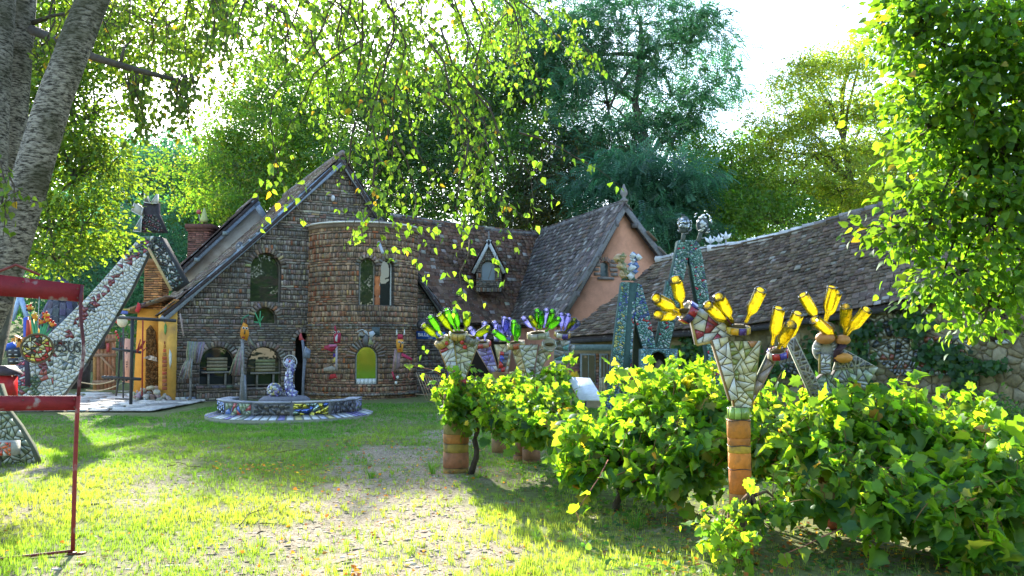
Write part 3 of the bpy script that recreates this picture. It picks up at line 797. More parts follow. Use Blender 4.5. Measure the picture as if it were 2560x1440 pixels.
for sg, w_ in ((-1, wl_), (1, wr_)):
    a = PB + gd * .22 + UP * .14; b_ = PB - gl_ * sg * (w_ + .1) + gd * .22; b_.z = zE - .1
    board(gb, a, b_, .17, .05, (0.16, 0.155, 0.15), 'barge_board', WOOD, gd)
    for t in (.12, .38, .7):
        MB().box(a.lerp(b_, t) - UP * .24 - gd * .1, (.13, .3, .16), Matrix.Rotation(math.atan2(t_.y, t_.x), 3, 'Z'), (0.13, 0.12, 0.12)).build('purlin_end', WOOD, gb)
MB().lathe([(.12, 0), (.14, .06), (.06, .12), (.05, .16), (.12, .26), (.11, .36), (.05, .48), (.015, .58)], 10, Matrix.Translation(PB + gd * .2 + UP * .16), (0.20, 0.19, 0.18)).build('finial', STONE, gb)
# lead flashing in the valley
fl = [P(1341 - 36 * k / 9, 596 + 190 * k / 9, 31.6 - 2.6 * k / 9) for k in range(10)]

# ================================================================== barn on the right
barn = thing('long_barn', 'long low stone barn with sagging dark tiled roof behind the vines', 'barn', (6.5, 20, 0))
def lin(xs, ys): return lambda t: float(np.interp(t, xs, ys))
ez = lin([-.05, 0, .455, .696, .831, 1, 1.5], [1.85, 1.87, 2.12, 2.45, 2.69, 2.98, 3.35])
rz_ = lin([-.05, .117, .244, .36, .486, .6, .731, .867, 1.5], [3.95, 4.04, 4.25, 4.36, 4.58, 4.85, 5.15, 5.35, 5.6])
bperp = Vector((.534, .845, 0)); B0, BD = Vector((1.5, 22.5, 0)), Vector((8.7, -5.5, 0))
T0, T1 = -.02, 1.45
def bsurf(u, v):
    t = T0 + (T1 - T0) * u + .14 * v * (1 - u) ** 3; e = B0 + BD * t; r = e + bperp * 3.0; e.z = ez(t); r.z = rz_(t); p = e.lerp(r, v)
    p.z += -.10 * math.sin(math.pi * v) + .05 * math.sin(t * 9 + v * 4) * math.sin(math.pi * v); return p
BLEN = BD.length * (T1 - T0)
BARNT = [(0.12, 0.088, 0.06), (0.155, 0.116, 0.08), (0.088, 0.065, 0.047), (0.25, 0.225, 0.185), (0.17, 0.125, 0.09)]
tile_roof(barn, bsurf, BLEN, 3.9, tw=.155, ex=.128, pal=BARNT, wts=[6, 5, 4, .5, 2], sub=24, jit=1.3)
def bback(u, v): p = bsurf(u, v); t = T0 + (T1 - T0) * u + .14 * v * (1 - u) ** 3; r = B0 + BD * t + bperp * 3; return Vector((2 * r.x - p.x, 2 * r.y - p.y, p.z))
tile_roof(barn, bback, BLEN, 3.9, tw=.5, ex=.4, pal=BARNT, wts=[6, 5, 4, 1, 2], n=0, sub=20)
for i in range(44):
    a, b_ = bsurf(i / 44, 1), bsurf((i + 1.05) / 44, 1); k = random.uniform(.7, 1.3); pale = i < 16 and random.random() < .7
    c = tuple(x * k for x in ((0.50, 0.49, 0.47) if pale else (0.18, 0.165, 0.16)))
    MB().tube([a + UP * .05, b_ + UP * .05], [.11 * random.uniform(.85, 1.2), .09], 8, c).build('ridge_tile', TILE, barn)
bn = Vector((-.534, -.845, 0)); bd_ = BD.normalized()
wofs = .35
def bwall(t, z): p = B0 + BD * t - bn * wofs; p.z = z; return p
# core wall following the eave
mbw = MB(); n = 26
for i in range(n):
    t0, t1 = T0 + (T1 - T0) * i / n, T0 + (T1 - T0) * (i + 1) / n
    vs = [bwall(t0, -.1), bwall(t1, -.1), bwall(t1, ez(t1) + .12), bwall(t0, ez(t0) + .12)]; vs += [p - bn * .4 for p in vs]
    mbw.add(vs, [(0, 1, 2, 3), (7, 6, 5, 4)], (0.24, 0.20, 0.115))
mbw.add([bwall(T0, -.1), bwall(T0, ez(T0)), bwall(T0, ez(T0)) - bn * 5.4, bwall(T0, -.1) - bn * 5.4], [(0, 1, 2, 3)], (0.22, 0.17, 0.1))
bw = mbw.build('wall', MORTAR, barn)
# rubble stones standing a little out of the lime mortar
poly = [(3.4, 0), (12.0, 0), (12.0, 2.9), (3.4, 2.4)]; wst = MB()
cnt = 0
for c in cells(poly, 640, .012, .3):
    cx, cy = sum(p[0] for p in c) / len(c), sum(p[1] for p in c) / len(c); t = cx / BD.length
    if cy > ez(t) - .1 or (t < .36 and cy > .7): continue
    k = random.choice([(0.30, 0.25, 0.14), (0.27, 0.22, 0.12), (0.36, 0.31, 0.20), (0.24, 0.20, 0.13), (0.30, 0.27, 0.15)]); g = random.uniform(.7, 1.1)
    pts = [bwall(p[0] / BD.length, p[1]) for p in c]
    cnt += cx > 5.2
    args = (pts, bn * random.uniform(.006, .04), tuple(x * g for x in k), random.uniform(.78, .95))
    if cx > 5.2 and cnt < 300: MB().prism(*args).build('stone', STONE, bw)
    else: wst.prism(*args)
wst.build('stones', STONE, bw, kind='stuff')
# timber lintel and shuttered windows at the far end
for (x0, x1, y0, y1, nm, c) in ((1430, 1540, 862, 880, 'lintel', (0.11, 0.16, 0.15)),):
    a, b_ = P(x0, 871, 22.0), P(x1, 866, 21.6); MB().box((a + b_) / 2, ((b_ - a).length, .12, .15), Matrix.Rotation(math.atan2(BD.y, BD.x), 3, 'Z'), c).build(nm, WOOD, barn)
def bpt(px, py, lift=.0):
    d = ray(px, py); Q = bwall(0, 0) + bn * lift; t = (Q - dd).dot(bn) / d.dot(bn); return dd + d * t
for (x0, x1, y0, y1) in ((1452, 1490, 884, 960), (1500, 1520, 884, 960)):
    q = [bpt(x0, y1, .02), bpt(x1, y1, .02), bpt(x1, y0, .02), bpt(x0, y0, .02)]
    MB().prism(q, bn * .05, (0.22, 0.25, 0.24)).build('window_frame', WOOD, barn)
    xm = (x0 + x1) / 2
    for (a, b_) in ((x0 + 3, xm - 1), (xm + 1, x1 - 3)):
        MB().add([bpt(a, y1 - 4, .075), bpt(b_, y1 - 4, .075), bpt(b_, y0 + 4, .075), bpt(a, y0 + 4, .075)], [(0, 1, 2, 3)]).build('pane', PANE, barn)
for x0, x1 in ((1422, 1450), (1491, 1499), (1522, 1560)):
    for k in range(12):
        y = 884 + k * 8; MB().prism([bpt(x0 + random.uniform(0, 3), y + 7, .0), bpt(x1, y + 7, .0), bpt(x1, y, .0), bpt(x0, y, .0)], bn * random.uniform(.03, .06), tuple(x * random.uniform(.6, 1.2) for x in (0.3, 0.17, 0.11))).build('brick', STONE, barn)
# eave board
for i in range(13):
    u0, u1 = i / 13, (i + 1) / 13; a, b_ = bsurf(u0, 0), bsurf(u1, 0)
    MB().prism([a - UP * .16, b_ - UP * .16, b_ - UP * .06, a - UP * .06], -bn * .03, (0.045, 0.042, 0.04)).build('eave_board', WOOD, barn)
# broken china mosaic on the barn wall
WHITE, CREAM, SAGE, CHAR, RED, BLUE, TEAL, YEL = (0.62, 0.62, 0.57), (0.62, 0.56, 0.34), (0.27, 0.31, 0.19), (0.06, 0.07, 0.075), (0.42, 0.03, 0.03), (0.06, 0.08, 0.42), (0.08, 0.26, 0.25), (0.62, 0.45, 0.05)
def bmos(pts, n, pal, w=None):
    mosaic(barn, [bpt(x, y, .085) for x, y in pts], n, [tuple(q * .62 for q in p) for p in pal], w, .02, .02, single=True)
bmos([(2120, 785), (2330, 770), (2330, 830), (2130, 850)], 60, [(0.4, 0.4, 0.3), (0.22, 0.25, 0.18), CHAR, (0.5, 0.48, 0.36)], [5, 3, 2, 3])
bmos([(2150, 850), (2440, 835), (2420, 900), (2160, 900)], 75, [(0.42, 0.42, 0.33), (0.2, 0.22, 0.18), CHAR, (0.30, 0.09, 0.05), (0.5, 0.44, 0.2)], [5, 3, 2, 1.2, .6])
bmos([(2190, 900), (2400, 900), (2370, 940), (2240, 940)], 50, [(0.42, 0.42, 0.36), (0.16, 0.18, 0.2), (0.11, 0.13, 0.15), (0.3, 0.09, 0.05)], [5, 3, 2, .8])
bmos([(1950, 905), (2010, 900), (2005, 935), (1950, 938)], 16, [(0.3, 0.32, 0.28), CHAR], [3, 1])
bmos([(2485, 850), (2535, 845), (2540, 858), (2490, 862)], 4, [(0.6, 0.62, 0.58)])
# dark raised plate painting a niche's shade, with a small clay relief
nq = [bpt(2490 + 28 * math.cos(a), 815 + 40 * math.sin(a), .04) for a in [2 * math.pi * k / 14 for k in range(14)]]
MB().prism(nq, bn * .05, (0.06, 0.045, 0.03), .9).build('niche', MORTAR, barn)
MB().tube([bpt(2500, 842, .12), bpt(2498, 815, .13), bpt(2505, 795, .12)], [.07, .09, .05], 8, (0.25, 0.15, 0.09)).build('clay_relief', STONE, barn, True)
# ================================================================== bottle trees
BOTTLE_PROF = [(.014, 0), (.0165, .004), (.0155, .012), (.0165, .068), (.024, .088), (.036, .108), (.0455, .132), (.0475, .165), (.0475, .297), (.045, .308), (.038, .309), (.028, .296), (.006, .280)]
BME = {}
for k, mt in BOT.items():
    me = MB().lathe(BOTTLE_PROF, 18).mesh('bottle', True); me.materials.append(mt); BME[k] = me
def bottle(parent, kind, mouth, base, Y, toward=-1, dy=0, s=1.05):
    A, B = P(mouth[0], mouth[1], Y), P(base[0], base[1], Y); d = B - A; l = d.length; Ln = .308 * s
    if l < Ln: d.y += toward * math.sqrt(Ln * Ln - l * l)
    q = d.to_track_quat('Z', 'Y').to_matrix().to_4x4()
    A.y += dy
    o = bpy.data.objects.new('bottle', BME[kind]); o.matrix_basis = Matrix.Translation(A) @ q @ Matrix.Rotation(random.uniform(0, 6), 4, 'Z') @ Matrix.Scale(s, 4); put(o, parent)
    MB().tube([A - d.normalized() * .06, A + d.normalized() * .09], .005, 5, (0.12, 0.09, 0.07)).build('spike', IRON, parent)
def cup(parent, px, py, Y, r, h, axis, cols, n=8, fill=(0.10, 0.07, 0.03)):
    c = P(px, py, Y); q = Vector(axis).normalized().to_track_quat('Z', 'Y').to_matrix().to_4x4(); M = Matrix.Translation(c) @ q
    core = MB().lathe([(r * .95, -h / 2), (r * .95, h / 2), (r * .8, h / 2 - .01), (r * .3, h / 2 - .015)], n, M, (0.3, 0.27, 0.2), math.pi / n).build('cup', GROUT, parent)
    MB().ball(M @ Vector((0, 0, h / 2 - .01)), (r * .75, r * .75, .025), fill, 9, 4).build('moss', GROUT, core)
    for k in range(n):
        a = 2 * math.pi * k / n; L_ = 2 * r * math.tan(math.pi / n) * .9
        MT = M @ Matrix.Rotation(a, 4, 'Z') @ Matrix.Translation((r * .97, 0, 0))
        vs = [MT @ Vector((x, y, z)) for x in (-.004, .008) for y in (-L_ / 2, L_ / 2) for z in (-h * .44, h * .44)]
        MB().add(vs, UNITBOX[1], tuple(x * random.uniform(.85, 1.1) for x in cols[k % len(cols)])).build('tile', CERAMIC, core)
def branch(parent, base, tip, w0, w1, Y, depth=.09, pal=None, wts=None, n=12, edge=(0.34, 0.24, 0.10), Yt=None, gap=.006, core=(0.15, 0.13, 0.09)):
    """tapering board from the trunk to a cup, china pieces on its face, timber edging"""
    (x0, y0), (x1, y1) = base, tip; dx, dy = x1 - x0, y1 - y0; l = math.hypot(dx, dy); nx, ny = -dy / l, dx / l
    pts = [(x0 + nx * w0 / 2, y0 + ny * w0 / 2), (x0 - nx * w0 / 2, y0 - ny * w0 / 2), (x1 - nx * w1 / 2, y1 - ny * w1 / 2), (x1 + nx * w1 / 2, y1 + ny * w1 / 2)]
    Yt = Yt or Y
    q = pxpoly(pts, [Y, Y, Yt, Yt]); u, v, nn = plane_of(q[0], q[1], q[2])
    b = MB().prism([p - nn * depth for p in q], nn * depth, core).build('branch', GROUT, parent)
    for a, c in ((0, 3), (1, 2)):
        A, C = q[a], q[c]; MB().tube([A - nn * .02, C - nn * .02], .013, 4, tuple(x * random.uniform(.7, 1.2) for x in edge)).build('edging', WOOD, b)
    mosaic(b, q, n, pal, wts, gap, .008, single=True)
    return b
def post(parent, px, y_top, y_bot, Y, r, cols, lean=0, name='drum'):
    top = P(px + lean, y_top, Y); zt = top.z; base = P(px, 860, Y); x0 = base.x; zb = float(gz(x0, Y)) - .05
    z = zb; i = 0
    while z < zt - .01:
        h = min(random.choice([.06, .09, .12, .15, .2]), zt - z)
        if zt - z - h < .05: h = zt - z
        f = (z - zb) / (zt - zb); x = x0 + (top.x - x0) * f; rr = r * random.uniform(.95, 1.03)
        MB().lathe([(rr * .965, 0), (rr, .004), (rr * random.uniform(.985, 1.015), h * .5), (rr, h - .005), (rr * .965, h)], 18, Matrix.Translation((x, Y, z)), tuple(c * random.uniform(.75, 1.15) for c in cols[i % len(cols)])).build(name, TERRA, parent, True)
        if i % 2 == 0: MB().tube([Vector((x + math.cos(q) * (rr * 1.0 + .002), Y + math.sin(q) * (rr * 1.0 + .002), z + h * .97 + .006 * math.sin(3 * q))) for q in [k * math.pi / 9 for k in range(19)]], .0035, 4, (0.05, 0.04, 0.03)).build('binding_wire', IRON, parent)
        z += h; i += 1
    return Vector((x0, Y, zb)), top
TERRA = piece_mat('terracotta_drum', 0.7, 0.3, 9.0, 0.4, 45.0, spec=0.3, stain=((0.13, 0.085, 0.045), 7.0, 0.50, 0.68, .8))
BR = [WHITE, CREAM, SAGE, (0.42, 0.40, 0.20)]
def band_tiles(parent, c, r, z0, h, cols, n=10):
    for k in range(n):
        a = 2 * math.pi * k / n; L_ = 2 * r * math.tan(math.pi / n) * .92; MT = Matrix.Translation((c.x, c.y, z0)) @ Matrix.Rotation(a, 4, 'Z') @ Matrix.Translation((r, 0, 0))
        MB().add([MT @ Vector((x, y, z)) for x in (-.01, .006) for y in (-L_ / 2, L_ / 2) for z in (0, h)], UNITBOX[1], tuple(x * random.uniform(.8, 1.1) for x in cols[k % len(cols)])).build('collar_tile', CERAMIC, parent)

# --- big yellow one in front
Y = 6.9
t = thing('bottle_tree', 'nearest mosaic bottle tree with nine yellow bottles on an orange drum post', 'sculpture', (P(1846, 860, Y).x, Y, 0), 'mosaic bottle trees')
b0, tp_ = post(t, 1846, 1048, 1385, Y, .092, [(0.50, 0.16, 0.025), (0.66, 0.24, 0.03), (0.60, 0.28, 0.04), (0.42, 0.16, 0.03)])
MB().lathe([(.075, 0), (.075, .10)], 10, Matrix.Translation((tp_.x, Y, tp_.z)), (0.12, 0.13, 0.06)).build('collar', GROUT, t)
band_tiles(t, tp_, .078, tp_.z + .005, .09, [(0.24, 0.36, 0.06), (0.32, 0.45, 0.10), (0.20, 0.30, 0.05)], 10)
b = branch(t, (1858, 1020), (1856, 852), 40, 92, Y, .10, [CREAM, (0.60, 0.58, 0.40), (0.27, 0.31, 0.09), (0.50, 0.24, 0.12), (0.58, 0.55, 0.44)], [5, 4, 4, .8, 2], 34, core=(0.22, 0.21, 0.08))
b = branch(t, (1836, 1000), (1800, 845), 18, 40, Y - .05, .10, [WHITE, (0.58, 0.55, 0.50), CREAM], [5, 3, 1], 11)
b = panel(t, [(1728, 800), (1750, 770), (1830, 795), (1838, 835), (1815, 848), (1742, 862)], Y, .09, 14, [WHITE, (0.62, 0.60, 0.55), (0.30, 0.04, 0.06)], [6, 3, 1.2], name='branch')
for a, c in (((1742, 862), (1815, 848)), ((1728, 800), (1742, 862))): MB().tube([P(*a, Y - .01), P(*c, Y - .01)], .012, 4, (0.42, 0.32, 0.12)).build('edging', WOOD, b)
b = branch(t, (1868, 1015), (1932, 890), 14, 22, Y + .05, .06, [(0.35, 0.28, 0.25), (0.3, 0.22, 0.16)], None, 5, (0.3, 0.22, 0.15))
RBY = [(0.42, 0.02, 0.04), (0.05, 0.03, 0.22), (0.48, 0.05, 0.04), (0.04, 0.03, 0.16)]
cup(t, 1720, 781, Y, .085, .075, (-.8, -.25, .45), RBY); cup(t, 1845, 824, Y, .09, .06, (0, -.25, 1), [(0.62, 0.36, 0.03), (0.06, 0.03, 0.22), (0.66, 0.45, 0.06)], 9); cup(t, 1944, 884, Y, .075, .06, (-.2, -.4, 1), [(0.45, 0.03, 0.03), (0.08, 0.05, 0.40), (0.6, 0.55, 0.4)], 8)
for m_, bs in (((1706, 772), (1677, 703)), ((1700, 778), (1629, 749)), ((1700, 786), (1633, 790)), ((1832, 806), (1782, 744)), ((1826, 816), (1757, 765)), ((1864, 806), (1886, 728)), ((1930, 862), (1935, 771)), ((1944, 876), (1953, 812)), ((1960, 868), (1979, 784))):
    bottle(t, 'yellow', m_, bs, Y)
# --- second yellow one
Y = 8.0
t = thing('bottle_tree', 'yellow bottle tree with grey tile arms and leather cups in the vines', 'sculpture', (P(2068, 860, Y).x, Y, 0), 'mosaic bottle trees')
b0, tp_ = post(t, 2068, 1010, 1300, Y, .11, [(0.40, 0.13, 0.025), (0.32, 0.11, 0.03), (0.45, 0.17, 0.04)])
GRN = [(0.26, 0.33, 0.25), (0.34, 0.38, 0.34), (0.20, 0.27, 0.17)]
b = panel(t, [(2045, 1010), (2090, 1010), (2130, 940), (2060, 935), (2030, 960)], Y, .10, 14, GRN, None, name='branch')
b = panel(t, [(2075, 955), (2130, 955), (2160, 975), (2196, 918), (2150, 905), (2090, 925)], Y - .02, .08, 14, GRN + [(0.2, 0.22, 0.22)], None, name='branch')
panel(t, [(2085, 925), (2192, 917), (2110, 872), (2098, 885)], Y - .04, .05, 14, [(0.05, 0.055, 0.05), (0.08, 0.085, 0.075)], None, core=(0.36, 0.36, 0.3), name='branch', gap=.016)
b = branch(t, (2050, 1000), (1978, 848), 30, 22, Y - .05, .07, [(0.07, 0.06, 0.05), (0.11, 0.09, 0.07)], None, 26, (0.36, 0.33, 0.26), core=(0.38, 0.36, 0.3), gap=.016)
b = branch(t, (2064, 935), (2064, 885), 25, 25, Y - .06, .06, [(0.42, 0.42, 0.42), (0.30, 0.31, 0.32), WHITE], None, 9)
MB().lathe([(.125, -.03), (.13, 0), (.125, .03)], 20, Matrix.Translation(P(2066, 874, Y)) @ Matrix.Rotation(R(90), 4, 'X'), (0.33, 0.33, 0.30)).build('wheel_disc', GROUT, t)
for k in range(14):
    a = 2 * math.pi * k / 14; c = P(2066, 874, Y - .035); MB().box(c + Vector((math.cos(a) * .085, 0, math.sin(a) * .085)), (.05, .012, .022), Matrix.Rotation(-a, 3, 'Y'), random.choice([(0.10, 0.11, 0.12), (0.4, 0.42, 0.42), (0.2, 0.22, 0.22)])).build('mosaic_piece', CERAMIC, t)
for (x, y, w, h, c) in ((2063, 845, .15, .06, (0.45, 0.20, 0.07)), (2107, 850, .11, .05, (0.5, 0.24, 0.08)), (2108, 895, .14, .05, (0.55, 0.25, 0.05))):
    MB().ball(P(x, y, Y - .06), (w * .62, .08, h), c, 12, 6).build('cup', PAINT, t, True)
MB().tube([P(2092, 905, Y - .05), P(2095, 880, Y - .06), P(2106, 860, Y - .06)], [.03, .045, .05], 8, (0.06, 0.03, 0.05)).build('cup_stem', PAINT, t, True)
for m_, bs, dy in (((2060, 808), (2007, 736), .1), ((2072, 802), (2079, 717), .1), ((2082, 806), (2094, 729), .2), ((2107, 842), (2090, 768), -.05), ((2116, 838), (2142, 776), 0), ((2092, 848), (2019, 800), -.05)):
    bottle(t, 'yellow', m_, bs, Y, dy=dy, s=1.12)
MB().ball(P(2068, 818, Y + .1), (.08, .07, .05), (0.12, 0.09, 0.05), 10, 5).build('cup', GROUT, t)
MB().tube([P(2068, 840, Y + .1), P(2064, 818, Y + .1)], .03, 6, (0.1, 0.1, 0.08)).build('cup_stem', GROUT, t)
# --- green one on a broad drum, left end of the hedge
Y = 11.5
t = thing('bottle_tree', 'green bottle tree with white china arms on a broad post at hedge end', 'sculpture', (P(1141, 860, Y).x, Y, 0), 'mosaic bottle trees')
post(t, 1141, 975, 1175, Y, .17, [(0.36, 0.17, 0.05), (0.30, 0.17, 0.07), (0.42, 0.2, 0.05)])
LT = [(0.55, 0.53, 0.40), (0.50, 0.50, 0.44), (0.25, 0.26, 0.15)]
branch(t, (1147, 950), (1168, 845), 28, 60, Y, .1, LT, [4, 4, 1], 20)
branch(t, (1138, 950), (1112, 850), 16, 42, Y - .05, .1, [(0.5, 0.5, 0.5), (0.56, 0.55, 0.5), (0.35, 0.04, 0.06)], [5, 4, 1], 13, (0.45, 0.30, 0.10))
branch(t, (1152, 950), (1184, 855), 12, 24, Y + .1, .08, [(0.2, 0.19, 0.15), (0.28, 0.26, 0.2)], None, 8, (0.3, 0.26, 0.17))
YT = [(0.50, 0.38, 0.10), (0.45, 0.33, 0.08), (0.55, 0.46, 0.2)]
cup(t, 1107, 855, Y, .10, .11, (-.55, -.3, .75), YT, 8); cup(t, 1146, 838, Y, .12, .10, (.05, -.3, 1), YT, 9); cup(t, 1176, 850, Y, .09, .10, (.4, -.2, .8), [(0.18, 0.18, 0.16)], 8)
for x, y in ((1155, 856), (1162, 868), (1116, 858)): MB().ball(P(x, y, Y - .09), (.03, .015, .03), (0.45, 0.02, 0.02), 8, 5).build('mosaic_piece', CERAMIC, t)
for x in (1140, 1159): MB().box(P(x, 957, Y - .16), (.07, .03, .09), None, (0.5, 0.02, 0.02)).build('collar_tile', CERAMIC, t)
for kd, m_, bs in (('olive', (1097, 847), (1064, 815)), ('green', (1106, 838), (1078, 793)), ('olive', (1133, 832), (1100, 786)), ('green', (1140, 826), (1118, 774)), ('green', (1148, 826), (1138, 781)), ('olive', (1162, 826), (1174, 786)), ('olive', (1180, 845), (1222, 820))): bottle(t, kd, m_, bs, Y, s=1.1)
# --- the blue and green ones behind
def small_tree(label, px, ybot, Y, arms, cups, bots, pcols=((0.30, 0.15, 0.06), (0.24, 0.13, 0.06)), r=.13):
    t = thing('bottle_tree', label, 'sculpture', (P(px, 860, Y).x, Y, 0), 'mosaic bottle trees')
    post(t, px, ybot, 1200, Y, r, list(pcols))
    for a in arms: branch(t, *a)
    for c in cups: cup(t, *c)
    for kd, m_, bs in bots: bottle(t, kd, m_, bs, Y, s=1.12)
    return t
VI = [(0.20, 0.16, 0.45), (0.30, 0.27, 0.5), (0.5, 0.5, 0.55)]
small_tree('small bottle tree with two blue bottles on one leaning violet arm', 1250, 930, 13.4,
    [((1236, 930), (1208, 868), 20, 34, 13.4, .08, VI, [3, 2, 1], 12, (0.35, 0.3, 0.22)), ((1250, 945), (1262, 880), 14, 22, 13.4, .08, [RED, BLUE, (0.10, 0.10, 0.12)], None, 10, (0.33, 0.22, 0.13))],
    [(1207, 860, 13.4, .12, .08, (-.1, -.3, 1), [(0.42, 0.06, 0.05), (0.35, 0.2, 0.12), (0.5, 0.48, 0.4)])],
    [('blue', (1200, 854), (1178, 822)), ('blue', (1212, 853), (1213, 808))])
small_tree('bottle tree with a cluster of pale blue bottles behind the green ones', 1262, 930, 14.6,
    [((1262, 930), (1258, 860), 18, 44, 14.6, .08, [(0.5, 0.46, 0.3), (0.3, 0.28, 0.24)], None, 10, (0.3, 0.2, 0.12))],
    [(1256, 846, 14.6, .14, .08, (0, -.2, 1), [(0.4, 0.4, 0.3), (0.12, 0.12, 0.3)])],
    [('blue', (1250, 842), (1237, 806)), ('blue', (1256, 842), (1249, 818)), ('blue', (1259, 838), (1261, 794)), ('blue', (1265, 838), (1274, 797)), ('blue', (1262, 838), (1268, 802)), ('blue', (1272, 842), (1280, 822))])
small_tree('bottle tree with three green bottles and cream arms beside the grey one', 1306, 950, 12.6,
    [((1312, 950), (1293, 872), 15, 26, 12.6, .08, [(0.5, 0.44, 0.24), CREAM], None, 9, (0.34, 0.28, 0.13))],
    [(1291, 862, 12.6, .13, .09, (-.2, -.2, 1), [(0.35, 0.28, 0.12), (0.45, 0.12, 0.05), (0.4, 0.37, 0.27)])],
    [('green', (1273, 856), (1236, 830)), ('green', (1287, 851), (1285, 804)), ('green', (1293, 852), (1294, 818))])
small_tree('broad grey china bottle tree with green, blue and olive bottles', 1328, 955, 12.3,
    [((1330, 955), (1352, 865), 16, 52, 12.3, .1, [(0.42, 0.42, 0.36), (0.50, 0.50, 0.44), (0.24, 0.24, 0.18)], [3, 3, 1], 16, (0.25, 0.22, 0.15)), ((1326, 945), (1322, 862), 12, 48, 12.25, .08, [(0.50, 0.50, 0.44), (0.12, 0.11, 0.09)], [5, 1], 12, (0.25, 0.22, 0.15))],
    [(1345, 838, 12.3, .15, .09, (-.1, -.2, 1), [(0.38, 0.37, 0.32), (0.3, 0.28, 0.2)]), (1372, 862, 12.2, .10, .06, (.3, -.8, .4), [(0.5, 0.48, 0.4), (0.3, 0.3, 0.26)])],
    [('blue', (1338, 824), (1309, 797)), ('olive', (1342, 822), (1326, 796)), ('green', (1348, 820), (1342, 777)), ('green', (1352, 822), (1351, 784)), ('blue', (1360, 818), (1365, 776)), ('green', (1364, 816), (1379, 779)), ('green', (1364, 828), (1395, 798))])
small_tree('rearmost bottle tree with three blue bottles and one thin olive bottle', 1398, 940, 14.4,
    [((1396, 945), (1406, 850), 22, 38, 14.4, .08, [(0.35, 0.36, 0.36), (0.08, 0.22, 0.22), (0.12, 0.12, 0.1)], None, 14, (0.2, 0.2, 0.16)), ((1400, 940), (1428, 860), 12, 22, 14.5, .08, [(0.3, 0.31, 0.3), (0.15, 0.15, 0.14)], None, 8, (0.24, 0.2, 0.15))],
    [(1406, 836, 14.4, .13, .09, (.1, -.3, 1), [(0.10, 0.07, 0.32), (0.45, 0.30, 0.06), (0.5, 0.5, 0.45)])],
    [('blue', (1403, 828), (1402, 785)), ('blue', (1410, 828), (1419, 787)), ('blue', (1416, 830), (1443, 808)), ('olive', (1414, 828), (1434, 800))])

# ================================================================== turquoise mosaic arches
TE = [(0.10, 0.26, 0.21), (0.17, 0.34, 0.29), (0.06, 0.14, 0.13), (0.22, 0.36, 0.38), (0.38, 0.47, 0.45), (0.08, 0.11, 0.26), (0.52, 0.53, 0.50)]
def arch_leg(t, pts, Y, n, pal, w, thick=.35, colfn=None):
    q = pxpoly(pts, Y); u, v, nn = plane_of(q[0], q[1], q[2])
    b = MB().prism([p - nn * thick for p in q], nn * thick, (0.06, 0.11, 0.10)).build('leg', GROUT, t)
    mosaic(b, q, n, pal, w, .008, .010, single=False, colfn=colfn); return b
Y = 17.0
t = thing('mosaic_arch', 'slender turquoise and blue mosaic arch with two small figures on top', 'sculpture', (P(1580, 860, Y).x, Y, 0))
def cA(w):
    z = w.z; r = random.random()
    if 2.2 < z < 2.75 and r < .22: return (0.07, 0.11, 0.33)
    if 1.95 < z < 2.4 and w.x > P(1566, 800, Y).x and r < .24: return (0.38, 0.03, 0.03)
    if 1.5 < z < 2.9 and w.x < P(1560, 800, Y).x and r < .28: return (0.42, 0.40, 0.12)
    if .6 < z < 1.4 and w.x > P(1560, 800, Y).x and r < .14: return (0.35, 0.03, 0.10)
    return None
def bez(a, b, n=2): return [(a[0] + (b[0] - a[0]) * i / n, a[1] + (b[1] - a[1]) * i / n) for i in range(n + 1)]
arch_leg(t, [(1508, 1075), (1545, 1075), (1574, 705), (1554, 705)], Y, 300, TE, [5, 5, 3, 3, 2, 1, 1], .3, cA)
arch_leg(t, [(1545, 1075), (1572, 1075), (1585, 790), (1594, 708), (1574, 705)], [Y - .0, Y + .08, Y + .08, Y + .08, Y], 220, TE, [3, 4, 2, 4, 3, 3, 2], .3, cA)
MB().prism(pxpoly([(1572, 1075), (1610, 1075), (1606, 880), (1588, 790)], Y + .32), Vector((0, .05, 0)), (0.10, 0.11, 0.06)).build('recess', GROUT, t)
arch_leg(t, [(1604, 712), (1594, 708), (1585, 790), (1612, 890), (1642, 885), (1625, 790)], Y + .08, 130, TE, [3, 4, 2, 4, 3, 3, 2], .3, cA)
MB().prism(pxpoly([(1556, 700), (1590, 700), (1585, 688), (1558, 688)], Y - .05), Vector((0, .2, 0)), (0.06, 0.12, 0.09)).build('cap', CERAMIC, t)
f = thing('figurine', 'gold broken china figurine on the slender turquoise arch', 'figurine', P(1562, 690, Y), 'figures on the arches')
def china_figure(f, px, ybase, Y, h, cols, tilt=0, mat=CERAMIC):
    sc_ = Y / F; x = px
    for (dx, y0, y1, w, k) in ((0, ybase, ybase - h * .45, 22, 0), (tilt * .5, ybase - h * .40, ybase - h * .72, 18, 1), (tilt, ybase - h * .70, ybase - h, 24, 2)):
        c = P(x + dx, (y0 + y1) / 2, Y); b = MB()
        b.ball(c, (w * sc_ * .5, .09, abs(y0 - y1) * sc_ * .55), cols[k % len(cols)], 7, 4)
        o = b.build(('torso', 'neck', 'head')[k], mat, f)
        for j in range(7):
            a = random.uniform(0, 6.28); p = c + Vector((math.cos(a) * w * sc_ * .4, -.09, math.sin(a) * abs(y0 - y1) * sc_ * .4)); s = random.uniform(.05, .10)
            pts = [p + Vector((math.cos(q) * s * random.uniform(.6, 1), random.uniform(-.02, .02), math.sin(q) * s * random.uniform(.6, 1))) for q in (0, 1.6, 3.1, 4.7)]
            MB().prism(pts, Vector((0, -.012, 0)), random.choice(cols)).build('mosaic_piece', mat, o)
china_figure(f, 1560, 695, Y, 60, [(0.22, 0.24, 0.08), (0.16, 0.17, 0.06), (0.42, 0.28, 0.12), (0.30, 0.28, 0.15)], -12)
